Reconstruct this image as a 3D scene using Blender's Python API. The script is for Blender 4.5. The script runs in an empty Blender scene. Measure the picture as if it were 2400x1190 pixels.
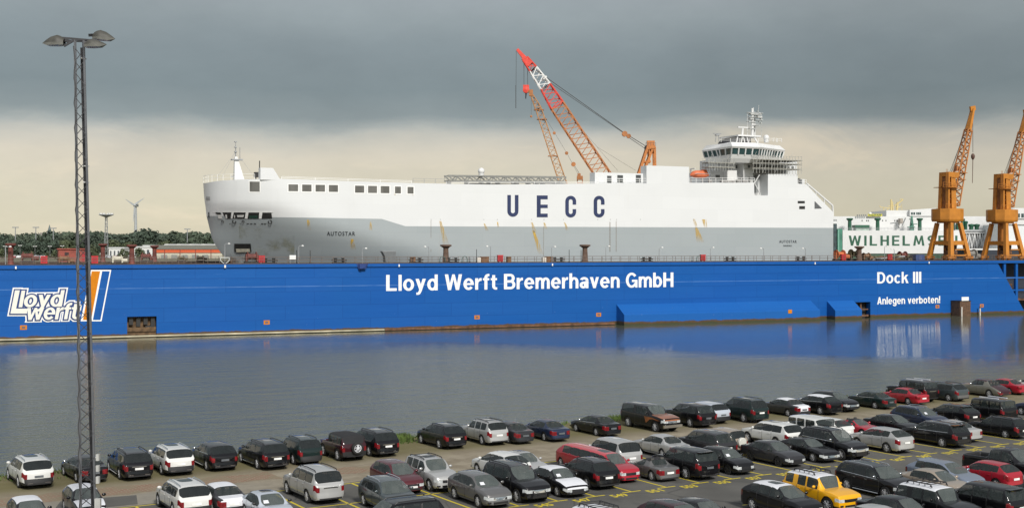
import bpy, bmesh, math, random
from mathutils import Vector, Matrix
R = math.radians
random.seed(7)
scn = bpy.context.scene
# ---------------------------------------------------------------- camera, sky, sun, exposure
EYE = 13.8            # camera height above the quay
F = 2900.0            # focal length in photograph pixels (2400 wide)
HOR = 583.0           # horizon row in the photograph
WATER = -2.0
cam = bpy.data.cameras.new("camera"); cam_o = bpy.data.objects.new("camera", cam)
scn.collection.objects.link(cam_o)
cam_o.location = (0, 0, EYE); cam_o.rotation_euler = (R(90), 0, 0)
cam.sensor_width = 36.0; cam.lens = 36.0 * F / 2400.0
cam.shift_y = -(595.0 - HOR) / 2400.0
cam.clip_start = 0.5; cam.clip_end = 20000
scn.camera = cam_o
scn.view_settings.view_transform = 'Standard'; scn.view_settings.look = 'None'
scn.view_settings.gamma = 1.0; scn.view_settings.exposure = 0.85
SUN_EL, SUN_AZ = R(36), R(157)
world = bpy.data.worlds.new("World"); scn.world = world; world.use_nodes = True
wn, wl = world.node_tree.nodes, world.node_tree.links
wn.clear()
def WN(t, **kw):
    n = wn.new(t)
    for k, v in kw.items(): setattr(n, k, v)
    return n
def ramp_fill(rn, stops):
    el = rn.color_ramp.elements
    while len(el) > 1: el.remove(el[-1])
    el[0].position = stops[0][0]; el[0].color = (*stops[0][1], 1)
    for p, c in stops[1:]:
        e = el.new(p); e.color = (*c, 1)
bg = WN('ShaderNodeBackground'); bg.inputs['Strength'].default_value = 0.1
wo = WN('ShaderNodeOutputWorld'); wl.new(bg.outputs[0], wo.inputs[0])
sky = WN('ShaderNodeTexSky', sky_type='NISHITA', sun_disc=False, sun_elevation=SUN_EL, sun_rotation=SUN_AZ)
tc = WN('ShaderNodeTexCoord')
sep = WN('ShaderNodeSeparateXYZ'); wl.new(tc.outputs['Generated'], sep.inputs[0])
def wmath(op, a, b=None, c=None, clamp=False):
    n = WN('ShaderNodeMath', operation=op); n.use_clamp = clamp
    for i, q in enumerate((a, b, c)):
        if q is None: continue
        if isinstance(q, (int, float)): n.inputs[i].default_value = q
        else: wl.new(q, n.inputs[i])
    return n.outputs[0]
mp = WN('ShaderNodeMapping'); mp.inputs['Scale'].default_value = (3.2, 3.2, 11); wl.new(tc.outputs['Generated'], mp.inputs[0])
n1 = WN('ShaderNodeTexNoise'); n1.inputs['Scale'].default_value = 1.6; n1.inputs['Detail'].default_value = 7; n1.inputs['Roughness'].default_value = .55
wl.new(mp.outputs[0], n1.inputs['Vector'])
mp2 = WN('ShaderNodeMapping'); mp2.inputs['Scale'].default_value = (5, 5, 10); mp2.inputs['Location'].default_value = (3.1, .4, 2); wl.new(tc.outputs['Generated'], mp2.inputs[0])
n2 = WN('ShaderNodeTexNoise'); n2.inputs['Scale'].default_value = 1.5; n2.inputs['Detail'].default_value = 6; n2.inputs['Roughness'].default_value = .6
wl.new(mp2.outputs[0], n2.inputs['Vector'])
off1 = wmath('MULTIPLY', wmath('SUBTRACT', n1.outputs['Fac'], .5), .044)
elev = wmath('ADD', sep.outputs['Z'], off1)
rp = WN('ShaderNodeValToRGB'); wl.new(elev, rp.inputs[0])
ramp_fill(rp, [(0.0, (.68, .63, .47)), (.04, (.69, .64, .50)), (.072, (.67, .61, .50)), (.088, (.54, .52, .46)), (.0955, (.40, .42, .40)),
               (.104, (.255, .294, .300)), (.125, (.212, .255, .267)), (.155, (.238, .280, .293)), (.185, (.30, .342, .352)),
               (.23, (.38, .41, .43)), (.4, (.36, .38, .40)), (1.0, (.40, .42, .46))])
# the cloud deck is thinner and brighter behind the viewer, where the sun is
back = wmath('MULTIPLY', wmath('MAXIMUM', wmath('MULTIPLY', sep.outputs['Y'], -1.0), 0.0), 1.3)
tone = wmath('ADD', wmath('MULTIPLY', wmath('SUBTRACT', n2.outputs['Fac'], .5), .40), wmath('ADD', back, 1.0))
mp3 = WN('ShaderNodeMapping'); mp3.inputs['Scale'].default_value = (4.5, 4.5, 13); mp3.inputs['Location'].default_value = (1.7, 5.2, .6); wl.new(tc.outputs['Generated'], mp3.inputs[0])
n3 = WN('ShaderNodeTexNoise'); n3.inputs['Scale'].default_value = 1.7; n3.inputs['Detail'].default_value = 5; n3.inputs['Roughness'].default_value = .62; n3.inputs['Distortion'].default_value = .5; wl.new(mp3.outputs[0], n3.inputs['Vector'])
br = WN('ShaderNodeMapRange'); br.interpolation_type = 'SMOOTHSTEP'; br.inputs[1].default_value = .50; br.inputs[2].default_value = .72; wl.new(n3.outputs['Fac'], br.inputs[0])
lowm = WN('ShaderNodeMapRange'); lowm.interpolation_type = 'SMOOTHSTEP'; lowm.inputs[1].default_value = .105; lowm.inputs[2].default_value = .075; wl.new(elev, lowm.inputs[0])
wm = WN('ShaderNodeMixRGB'); wl.new(wmath('MULTIPLY', wmath('MULTIPLY', br.outputs[0], lowm.outputs[0]), .6), wm.inputs[0]); wl.new(rp.outputs[0], wm.inputs[1]); wm.inputs[2].default_value = (.86, .74, .56, 1)
dl = WN('ShaderNodeMapRange'); dl.interpolation_type = 'SMOOTHSTEP'; dl.inputs[1].default_value = .0; dl.inputs[2].default_value = .32; dl.inputs[3].default_value = 1.06; dl.inputs[4].default_value = .88; wl.new(sep.outputs['X'], dl.inputs[0]); dull = dl.outputs[0]
vm = WN('ShaderNodeVectorMath', operation='SCALE'); wl.new(wm.outputs[0], vm.inputs[0]); wl.new(wmath('MULTIPLY', wmath('MULTIPLY', tone, dull), 5.2), vm.inputs['Scale'])
mx = WN('ShaderNodeMixRGB'); mx.inputs[0].default_value = .96; wl.new(sky.outputs[0], mx.inputs[1]); wl.new(vm.outputs[0], mx.inputs[2])
wl.new(mx.outputs[0], bg.inputs['Color'])
sun = bpy.data.lights.new("sun", 'SUN'); sun.energy = 2.1; sun.angle = R(11); sun.color = (1, .965, .91)
sun_o = bpy.data.objects.new("sun", sun); scn.collection.objects.link(sun_o)
sd = Vector((math.sin(SUN_AZ) * math.cos(SUN_EL), math.cos(SUN_AZ) * math.cos(SUN_EL), math.sin(SUN_EL)))
sun_o.rotation_euler = sd.to_track_quat('Z', 'Y').to_euler()
# ---------------------------------------------------------------- frames
DC, DS = math.cos(R(23.1)), math.sin(R(23.1))        # dock direction
D0 = 249.0
QA = R(31.4); QC, QS = math.cos(QA), math.sin(QA)    # parking rows direction
def zpx(y, Z): return EYE - (y - HOR) * Z / F
def pq(x, y, q=0.0):
    """point of the dock frame (s, z) seen at photo pixel (x, y) on the upright plane q metres behind the dock's face"""
    k = (x - 1200) / F
    s = (k * D0 + q * (k * DC + DS)) / (DC - k * DS)
    return s, zpx(y, D0 + s * DS + q * DC)
def wp(x, y, Y): return (x - 1200) / F * Y, zpx(y, Y)
class Frame:
    def __init__(self, o, a): self.o, self.a = Vector(o), a
    def w(self, p):
        c, s = math.cos(self.a), math.sin(self.a)
        return Vector((self.o.x + p[0] * c - p[1] * s, self.o.y + p[0] * s + p[1] * c, self.o.z + p[2]))
DOCK = Frame((0, D0, 0), R(23.1))
QUAY = Frame((0, 0, 0), QA)       # u along the rows, v towards the water
WORLD = Frame((0, 0, 0), 0)
# ---------------------------------------------------------------- materials
MATS = {}
def mat(name, col, rough=.5, metal=0., var=.12, scale=2.0, coat=0., spec=.5, bump=0., bscale=30, detail=4):
    if name in MATS: return MATS[name]
    m = bpy.data.materials.new(name); m.use_nodes = True; MATS[name] = m
    nt = m.node_tree; N, L = nt.nodes, nt.links
    b = N['Principled BSDF']
    b.inputs['Roughness'].default_value = rough; b.inputs['Metallic'].default_value = metal
    b.inputs['Coat Weight'].default_value = coat; b.inputs['Coat Roughness'].default_value = .025
    b.inputs['Specular IOR Level'].default_value = spec
    t = N.new('ShaderNodeTexCoord'); n = N.new('ShaderNodeTexNoise'); n.inputs['Scale'].default_value = scale; n.inputs['Detail'].default_value = detail
    L.new(t.outputs['Object'], n.inputs['Vector'])
    r = N.new('ShaderNodeValToRGB'); L.new(n.outputs['Fac'], r.inputs[0])
    r.color_ramp.elements[0].position = .3; r.color_ramp.elements[1].position = .7
    r.color_ramp.elements[0].color = (*[max(0, c * (1 - var)) for c in col], 1)
    r.color_ramp.elements[1].color = (*[min(1, c * (1 + var)) for c in col], 1)
    L.new(r.outputs[0], b.inputs['Base Color'])
    if bump:
        n2 = N.new('ShaderNodeTexNoise'); n2.inputs['Scale'].default_value = bscale; L.new(t.outputs['Object'], n2.inputs['Vector'])
        bp = N.new('ShaderNodeBump'); bp.inputs['Strength'].default_value = bump; L.new(n2.outputs['Fac'], bp.inputs['Height']); L.new(bp.outputs[0], b.inputs['Normal'])
    return m
class NT:
    """small node-building helper"""
    def __init__(s, name):
        s.m = bpy.data.materials.new(name); s.m.use_nodes = True; MATS[name] = s.m
        s.N, s.L = s.m.node_tree.nodes, s.m.node_tree.links; s.b = s.N['Principled BSDF']
        s.tc = s.N.new('ShaderNodeTexCoord'); s.geo = s.N.new('ShaderNodeNewGeometry')
    def new(s, t, **kw):
        n = s.N.new(t)
        for k, v in kw.items(): setattr(n, k, v)
        return n
    def put(s, sock, v):
        if hasattr(v, 'is_linked') or hasattr(v, 'node'): s.L.new(v, sock)
        elif isinstance(v, (tuple, list)) and len(v) == 3 and sock.type == 'RGBA': sock.default_value = (*v, 1)
        else: sock.default_value = v
    def math(s, op, a, b=0.0, clamp=False):
        n = s.new('ShaderNodeMath', operation=op); n.use_clamp = clamp
        s.put(n.inputs[0], a); s.put(n.inputs[1], b); return n.outputs[0]
    def map(s, vec, scale=(1, 1, 1), rot=(0, 0, 0), loc=(0, 0, 0)):
        n = s.new('ShaderNodeMapping'); s.L.new(vec, n.inputs[0])
        n.inputs['Scale'].default_value = scale; n.inputs['Rotation'].default_value = rot; n.inputs['Location'].default_value = loc
        return n.outputs[0]
    def noise(s, vec, scale, detail=4, rough=.5):
        n = s.new('ShaderNodeTexNoise'); s.L.new(vec, n.inputs['Vector'])
        n.inputs['Scale'].default_value = scale; n.inputs['Detail'].default_value = detail; n.inputs['Roughness'].default_value = rough
        return n.outputs['Fac']
    def step(s, v, lo, hi):
        n = s.new('ShaderNodeMapRange'); n.interpolation_type = 'SMOOTHSTEP'; s.put(n.inputs[0], v)
        n.inputs[1].default_value = lo; n.inputs[2].default_value = hi; return n.outputs[0]
    def mix(s, f, a, b):
        n = s.new('ShaderNodeMixRGB'); s.put(n.inputs[0], f); s.put(n.inputs[1], a); s.put(n.inputs[2], b); return n.outputs[0]
    def bump(s, h, strength, dist=.1):
        n = s.new('ShaderNodeBump'); n.inputs['Strength'].default_value = strength; n.inputs['Distance'].default_value = dist
        s.L.new(h, n.inputs['Height']); s.L.new(n.outputs[0], s.b.inputs['Normal'])
    def xyz(s, vec):
        n = s.new('ShaderNodeSeparateXYZ'); s.L.new(vec, n.inputs[0]); return n.outputs
# ---------------------------------------------------------------- mesh builder and things
def _basis(p, q):
    d = (Vector(q) - Vector(p)); l = d.length
    d = d / l if l else Vector((0, 0, 1))
    up = Vector((0, 0, 1)) if abs(d.z) < .95 else Vector((0, 1, 0))
    a = d.cross(up).normalized(); b = a.cross(d).normalized()
    return a, b
class MB:
    def __init__(s): s.v, s.f = [], []
    def add(s, vs, fs):
        o = len(s.v); s.v += [tuple(p) for p in vs]; s.f += [tuple(i + o for i in f) for f in fs]; return s
    def box(s, x0, x1, y0, y1, z0, z1):
        return s.add([(x0, y0, z0), (x1, y0, z0), (x1, y1, z0), (x0, y1, z0), (x0, y0, z1), (x1, y0, z1), (x1, y1, z1), (x0, y1, z1)],
                     [(0, 3, 2, 1), (4, 5, 6, 7), (0, 1, 5, 4), (1, 2, 6, 5), (2, 3, 7, 6), (3, 0, 4, 7)])
    def cbox(s, c, d, rz=0.):
        x, y, z = d[0] / 2, d[1] / 2, d[2] / 2; cs, sn = math.cos(rz), math.sin(rz)
        vs = [(c[0] + a * cs - b * sn, c[1] + a * sn + b * cs, c[2] + e) for e in (-z, z) for a, b in ((-x, -y), (x, -y), (x, y), (-x, y))]
        return s.add(vs, [(0, 3, 2, 1), (4, 5, 6, 7), (0, 1, 5, 4), (1, 2, 6, 5), (2, 3, 7, 6), (3, 0, 4, 7)])
    def beam(s, p, q, w, h=None, w2=None, h2=None):
        h = h or w; w2 = w2 or w; h2 = h2 or h
        a, b = _basis(p, q); vs = []
        for c, ww, hh in ((Vector(p), w, h), (Vector(q), w2, h2)):
            vs += [c + a * ww / 2 * i + b * hh / 2 * j for i, j in ((-1, -1), (1, -1), (1, 1), (-1, 1))]
        return s.add(vs, [(0, 3, 2, 1), (4, 5, 6, 7), (0, 1, 5, 4), (1, 2, 6, 5), (2, 3, 7, 6), (3, 0, 4, 7)])
    def tube(s, p, q, r, r2=None, n=8):
        r2 = r if r2 is None else r2; a, b = _basis(p, q); vs = []
        for c, rr in ((Vector(p), r), (Vector(q), r2)):
            vs += [c + (a * math.cos(t) + b * math.sin(t)) * rr for t in [2 * math.pi * i / n for i in range(n)]]
        fs = [(i, (i + 1) % n, n + (i + 1) % n, n + i) for i in range(n)] + [tuple(range(n - 1, -1, -1)), tuple(range(n, 2 * n))]
        return s.add(vs, fs)
    def path(s, pts, r, n=6):
        for p, q in zip(pts, pts[1:]): s.tube(p, q, r, n=n)
        return s
    def lathe(s, prof, c=(0, 0, 0), n=16, axis='z'):
        vs = []; m = len(prof)
        for i in range(n):
            t = 2 * math.pi * i / n
            for r, z in prof:
                p = (r * math.cos(t), r * math.sin(t), z)
                if axis == 'y': p = (p[0], p[2], p[1])
                if axis == 'x': p = (p[2], p[0], p[1])
                vs.append((c[0] + p[0], c[1] + p[1], c[2] + p[2]))
        fs = [(i * m + j, ((i + 1) % n) * m + j, ((i + 1) % n) * m + j + 1, i * m + j + 1) for i in range(n) for j in range(m - 1)]
        return s.add(vs, fs)
    def ball(s, c, r, n=12, sz=1., z0=-1.):
        m = 8; prof = []
        for j in range(m + 1):
            a = math.asin(max(-1, z0)) + (math.pi / 2 - math.asin(max(-1, z0))) * j / m
            prof.append((max(r * math.cos(a), .001), r * math.sin(a) * sz))
        return s.lathe(prof, c, n)
    def prism(s, poly, q0, q1):
        """polygon given in (s, z), pulled from q0 to q1"""
        n = len(poly)
        area = sum(poly[i][0] * poly[(i + 1) % n][1] - poly[(i + 1) % n][0] * poly[i][1] for i in range(n))
        if area < 0: poly = poly[::-1]
        vs = [(a, q0, b) for a, b in poly] + [(a, q1, b) for a, b in poly]
        fs = [tuple(range(n)), tuple(range(2 * n - 1, n - 1, -1))] + [(i, n + i, n + (i + 1) % n, (i + 1) % n) for i in range(n)]
        return s.add(vs, fs)
    def slab(s, poly, z0, z1, top=None):
        """footprint polygon in (s, q), from z0 up to z1; top = another footprint with the same corner count"""
        n = len(poly); top = top or poly
        area = sum(poly[i][0] * poly[(i + 1) % n][1] - poly[(i + 1) % n][0] * poly[i][1] for i in range(n))
        if area < 0: poly = poly[::-1]; top = top[::-1]
        vs = [(a, b, z0) for a, b in poly] + [(a, b, z1) for a, b in top]
        fs = [tuple(range(n - 1, -1, -1)), tuple(range(n, 2 * n))] + [(i, (i + 1) % n, n + (i + 1) % n, n + i) for i in range(n)]
        return s.add(vs, fs)
    def lattice(s, p, q, w0, w1, n, t, depth=None, sides=(0, 1, 2, 3)):
        """four-chord lattice boom from p to q"""
        p, q = Vector(p), Vector(q); a, b = _basis(p, q)
        depth = depth or 1.0
        def c(i, k):
            f = k / n; w = (w0 + (w1 - w0) * f) / 2
            i %= 4
            return p.lerp(q, f) + a * w * (-1, 1, 1, -1)[i] + b * w * depth * (-1, -1, 1, 1)[i]
        for i in range(4): s.beam(c(i, 0), c(i, n), t * 1.5)
        for k in range(n):
            for i in sides:
                if (k + i) % 2: s.beam(c(i, k), c(i + 1, k + 1), t)
                else: s.beam(c(i + 1, k), c(i, k + 1), t)
        for k in (0, n):
            for i in range(4): s.beam(c(i, k), c(i + 1, k), t)
        return s
    def mesh(s, name, origin=(0, 0, 0), smooth=False):
        me = bpy.data.meshes.new(name)
        me.from_pydata([(a - origin[0], b - origin[1], c - origin[2]) for a, b, c in s.v], [], s.f); me.update()
        if smooth:
            me.polygons.foreach_set('use_smooth', [True] * len(me.polygons)); me.set_sharp_from_angle(angle=R(38))
        return me
LINK = scn.collection.objects.link
ORI = {}
def tag(o, label=None, cat=None, group=None, kind=None):
    for k, v in (('label', label), ('category', cat), ('group', group), ('kind', kind)):
        if v: o[k] = v
    return o
def thing(name, label, cat, origin=(0, 0, 0), frame=WORLD, group=None):
    o = bpy.data.objects.new(name, None); LINK(o); o.empty_display_size = .5
    o.location = frame.w(origin); o.rotation_euler = (0, 0, frame.a)
    ORI[o] = origin; return tag(o, label, cat, group)
def part(name, mb, m, parent, smooth=False, label=None, kind=None, root=None):
    """a child mesh; mb is written in the frame coordinates of its thing"""
    org = ORI[parent]
    o = bpy.data.objects.new(name, mb.mesh(name, org, smooth)); LINK(o); o.parent = parent; ORI[o] = org
    o.data.materials.append(m)
    return tag(o, label, None, None, kind)
def single(name, mb, m, label, cat, origin=(0, 0, 0), frame=WORLD, group=None, smooth=False):
    o = bpy.data.objects.new(name, mb.mesh(name, origin, smooth)); LINK(o)
    o.location = frame.w(origin); o.rotation_euler = (0, 0, frame.a); o.data.materials.append(m)
    ORI[o] = origin; return tag(o, label, cat, group)
def struct(name, mb, m, frame=WORLD):
    o = bpy.data.objects.new(name, mb.mesh(name)); LINK(o); o.location = frame.o; o.rotation_euler = (0, 0, frame.a)
    o.data.materials.append(m); return tag(o, kind='structure')
def kids(o): return [c for c in bpy.data.objects if c.parent is o]
def copy_tree(o, parent=None):
    c = o.copy(); LINK(c); ORI[c] = ORI.get(o, (0, 0, 0))
    if parent is not None: c.parent = parent
    for ch in kids(o): copy_tree(ch, c)
    return c
# lettering: outlines of the built-in font as flat raised shapes
def glyphs(txt, bold=0., shear=0., spacing=1., res=4):
    cu = bpy.data.curves.new('lettering', 'FONT'); cu.body = txt; cu.size = 1; cu.offset = bold; cu.shear = shear; cu.space_character = spacing
    cu.resolution_u = res; cu.fill_mode = 'BOTH'
    o = bpy.data.objects.new('lettering', cu); LINK(o)
    bpy.context.view_layer.update()
    me = bpy.data.meshes.new_from_object(o.evaluated_get(bpy.context.evaluated_depsgraph_get()))
    bpy.data.objects.remove(o); bpy.data.curves.remove(cu)
    vs = [v.co.copy() for v in me.vertices]; fs = [tuple(p.vertices) for p in me.polygons]
    bpy.data.meshes.remove(me); return vs, fs
_v, _ = glyphs('H'); CAPH = max(v.y for v in _v)
def text_at(mb, txt, p0, p1, cap, q, bold=.02, shear=0., spacing=1., res=4):
    """letters between the (s, z) points p0 and p1 on the plane q, cap = capital height in metres"""
    vs, fs = glyphs(txt, bold, shear, spacing, res)
    x0 = min(v.x for v in vs); x1 = max(v.x for v in vs)
    sx = (p1[0] - p0[0]) / (x1 - x0); sz = cap / CAPH
    slope = (p1[1] - p0[1]) / (p1[0] - p0[0])
    mb.add([(p0[0] + (v.x - x0) * sx, q, p0[1] + v.y * sz + slope * (v.x - x0) * sx) for v in vs], fs)
# ---------------------------------------------------------------- bold grotesque letters built from strokes (capital height 1)
XH, ST, TH = .735, .185, .155
def _rc(a, b, c, d): return ('p', [(a, b), (c, b), (c, d), (a, d)])
def _pl(*p): return ('p', list(p))
def _ar(cx, cy, rx, ry, a0=0, a1=360, s=None, t=None): return ('a', cx, cy, rx, ry, a0, a1, s or ST, t or TH)
def _bowl(x): return _ar(x + .31, XH / 2, .31, XH / 2 + .012)
def _arch(x, w): return [_ar(x + w / 2, XH - .27, w / 2, .282, 0, 180), _rc(x + w - ST, 0, x + w, XH - .265)]
GLY = {
 'L': ([_rc(0, 0, .2, 1), _rc(.19, 0, .62, .165)], .64), 'l': ([_rc(0, 0, ST, 1)], ST), 'I': ([_rc(0, 0, .2, 1)], .2), 'i': ([_rc(0, 0, ST, XH), _rc(0, .83, ST, 1)], ST),
 'o': ([_ar(.325, XH / 2, .325, XH / 2 + .012)], .65), 'd': ([_bowl(0), _rc(.445, 0, .63, 1)], .63), 'b': ([_bowl(.01), _rc(0, 0, ST, 1)], .63),
 'y': ([_pl((0, XH), (.20, XH), (.40, .12), (.24, .0)), _pl((.42, XH), (.615, XH), (.36, -.06), (.30, -.18), (.21, -.265), (.05, -.27), (.05, -.125), (.13, -.125), (.185, -.06), (.215, .03))], .615),
 'W': ([_pl((0, 1), (.205, 1), (.375, 0), (.19, 0)), _pl((.205, 0), (.375, 0), (.60, 1), (.455, 1)), _pl((.455, 1), (.60, 1), (.845, 0), (.67, 0)), _pl((.68, 0), (.865, 0), (1.05, 1), (.85, 1))], 1.05),
 'e': ([_ar(.32, XH / 2, .32, XH / 2 + .012, 8, 322), _rc(.12, XH / 2 - .06, .637, XH / 2 + .065)], .64),
 'r': ([_rc(0, 0, ST, XH), _pl((.17, XH - .24), (.22, XH - .05), (.30, XH + .01), (.40, XH + .012), (.40, XH - .165), (.30, XH - .17), (.21, XH - .24), (.184, XH - .36))], .40),
 'f': ([_rc(.09, 0, .09 + ST, .80), _rc(0, XH - .135, .39, XH), _ar(.33, .775, .24, .235, 90, 180), _rc(.325, .86, .40, 1.01)], .40),
 't': ([_rc(.09, .16, .09 + ST, .93), _rc(0, XH - .135, .39, XH), _ar(.33, .20, .24, .21, 180, 270), _rc(.325, -.01, .40, .135)], .40),
 'B': ([_rc(0, 0, .2, 1), _rc(.19, .845, .42, 1), _rc(.19, .435, .44, .59), _rc(.19, 0, .44, .16), _ar(.41, .7175, .27, .2825, -90, 90), _ar(.43, .295, .29, .295, -90, 90)], .72),
 'm': ([_rc(0, 0, ST, XH)] + _arch(.03, .52) + _arch(.40, .52), .92), 'n': ([_rc(0, 0, ST, XH)] + _arch(.03, .57), .60), 'h': ([_rc(0, 0, ST, 1)] + _arch(.03, .57), .60),
 'a': ([_ar(.24, .215, .24, .225), _rc(.40, 0, .585, XH - .24), _ar(.30, XH - .215, .285, .227, 0, 165), _pl((.22, .30), (.41, .36), (.41, .47), (.2, .42))], .60),
 'v': ([_pl((0, XH), (.20, XH), (.40, 0), (.22, 0)), _pl((.41, XH), (.60, XH), (.385, 0), (.215, 0))], .60),
 'G': ([_ar(.40, .5, .40, .512, 38, 330), _rc(.42, .38, .80, .53), _rc(.645, 0, .80, .45)], .80), 'H': ([_rc(0, 0, .2, 1), _rc(.52, 0, .72, 1), _rc(.19, .42, .53, .585)], .72),
 'D': ([_rc(0, 0, .2, 1), _rc(.19, .84, .36, 1), _rc(.19, 0, .36, .16), _ar(.34, .5, .40, .5, -90, 90, .2)], .74), 'c': ([_ar(.315, XH / 2, .315, XH / 2 + .012, 42, 318)], .60),
 'k': ([_rc(0, 0, ST, 1), _pl((.17, .26), (.17, .46), (.39, XH), (.61, XH)), _pl((.27, .44), (.40, .52), (.64, 0), (.42, 0))], .63),
 'A': ([_pl((0, 0), (.20, 0), (.46, 1), (.27, 1)), _pl((.54, 0), (.74, 0), (.47, 1), (.28, 1)), _rc(.17, .21, .57, .355)], .74),
 'g': ([_bowl(0), _rc(.445, -.06, .63, XH), _ar(.325, -.06, .305, .235, 180, 360)], .63), '!': ([_rc(0, 0, .19, .19), _rc(0, .27, .19, 1)], .19),
 'E': ([_rc(0, 0, .19, 1), _rc(.18, .84, .62, 1), _rc(.18, .42, .58, .575), _rc(.18, 0, .62, .16)], .62), 'N': ([_rc(0, 0, .19, 1), _rc(.54, 0, .73, 1), _pl((.15, 1), (.21, 1), (.58, 0), (.52, 0), (.1, .9))], .73),
 'M': ([_pl((0, 0), (.19, 0), (.29, 1), (.14, 1)), _pl((.75, 0), (.94, 0), (.80, 1), (.65, 1)), _pl((.14, 1), (.30, 1), (.54, .12), (.40, .12)), _pl((.64, 1), (.80, 1), (.54, .12), (.40, .12))], .94),
 'w': ([_pl((0, XH), (.19, XH), (.345, 0), (.17, 0)), _pl((.19, 0), (.345, 0), (.54, XH), (.41, XH)), _pl((.41, XH), (.54, XH), (.755, 0), (.60, 0)), _pl((.615, 0), (.78, 0), (.94, XH), (.755, XH))], .94),
 'S': ([_ar(.31, .725, .31, .285, 25, 270), _ar(.33, .285, .31, .295, -155, 90)], .65),
}
def grow(p, d):
    if not d: return p
    c = []; n = len(p); ar = sum(p[i][0] * p[(i + 1) % n][1] - p[(i + 1) % n][0] * p[i][1] for i in range(n)); sg = 1 if ar > 0 else -1
    for i in range(n):
        a, b, e = Vector(p[i - 1]), Vector(p[i]), Vector(p[(i + 1) % n]); d1 = (b - a).normalized(); d2 = (e - b).normalized()
        n1 = Vector((d1.y, -d1.x)) * sg; n2 = Vector((d2.y, -d2.x)) * sg; m_ = (n1 + n2); m_ = m_ / max(.35, m_.dot(n1)); c.append(tuple(b + m_ * d))
    return c
def text_width(txt, gap): return sum((GLY[c][1] if c != ' ' else .26) + gap for c in txt) - gap
def stroke_text(mb, txt, x0, x1, z, cap, q, gap=.085, shear=0., g=0.):
    """letters from x0 to x1 standing on height z, each stroke a thin plate stepped 1.5 mm in depth from the next"""
    k = (x1 - x0) / text_width(txt, gap); pen = 0.; cnt = 0
    def P(x, y): return (x0 + (pen + x) * k + shear * y * cap, z + y * cap)
    for ch in txt:
        if ch == ' ': pen += .26 + gap; continue
        for pc in GLY[ch][0]:
            qq = q - .0015 * (cnt % 40); cnt += 1
            if pc[0] == 'p':
                pts = grow(pc[1], g); mb.prism([P(*p) for p in pts], qq, qq + .02)
            else:
                _, cx, cy, rx, ry, a0, a1, s, t = pc; full = a1 - a0 >= 359; n = max(8, int((a1 - a0) / 15)); o, i_ = [], []
                ex = math.degrees(g / max(rx, .1)) if g and not full else 0
                for j in range(n + (0 if full else 1)):
                    a = R(a0 - ex + (a1 - a0 + 2 * ex) * j / n); c_, s_ = math.cos(a), math.sin(a)
                    o.append(P(cx + (rx + g) * c_, cy + (ry + g) * s_)); i_.append(P(cx + max(.004, rx - s - g) * c_, cy + max(.004, ry - t - g) * s_))
                m_ = len(o); vs = [(a, qq, b) for a, b in o] + [(a, qq, b) for a, b in i_]
                fs = [(j, m_ + j, m_ + (j + 1) % m_, (j + 1) % m_) for j in range(m_ if full else m_ - 1)]
                mb.add(vs, [f[::-1] for f in fs])
        pen += GLY[ch][1] + gap
# ================================================================ water, quay, parking ground
def make_water():
    t = NT('harbour_water'); v = t.tc.outputs['Object']; x = t.xyz(v)
    wob = t.math('MULTIPLY', t.math('SUBTRACT', t.noise(t.map(v, (.03, .05, 1)), 1.0, 3), .5), 26)
    bnd = t.math('ADD', t.math('ADD', x[1], 31), t.math('MULTIPLY', t.math('MAXIMUM', t.math('ADD', x[0], 28), 0), 1.13))
    calm = t.step(t.math('ADD', bnd, wob), -26, 10)
    w1 = t.noise(t.map(v, (.9, 2.2, 1)), 1.0, 3, .6)
    w2 = t.noise(t.map(v, (.16, .5, 1), rot=(0, 0, .12)), 1.0, 4, .55)
    w3 = t.noise(t.map(v, (.012, .035, 1), rot=(0, 0, -.1)), 1.0, 3, .5)
    h = t.math('ADD', t.math('MULTIPLY', w1, .35), t.math('MULTIPLY', w2, 1.1))
    amp = t.math('ADD', t.math('MULTIPLY', t.math('SUBTRACT', 1.0, calm), .36), .038)
    amp = t.math('MULTIPLY', amp, t.math('ADD', t.math('MULTIPLY', w3, 1.6), .2))
    b = t.new('ShaderNodeBump'); b.inputs['Strength'].default_value = 1.0
    t.L.new(t.math('MULTIPLY', h, amp), b.inputs['Height']); b.inputs['Distance'].default_value = 1.0
    t.L.new(b.outputs[0], t.b.inputs['Normal'])
    t.put(t.b.inputs['Base Color'], t.mix(w3, (.082, .094, .064), (.116, .122, .084)))
    t.L.new(t.math('ADD', t.math('MULTIPLY', t.math('SUBTRACT', 1.0, calm), .15), .075), t.b.inputs['Roughness'])
    t.b.inputs['IOR'].default_value = 1.33
    return t.m
mb = MB(); mb.add([(-3000, -2500, WATER), (3000, -2500, WATER), (3000, 3000, WATER), (-3000, 3000, WATER)], [(0, 1, 2, 3)])
struct('harbour_water', mb, make_water(), DOCK)

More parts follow.
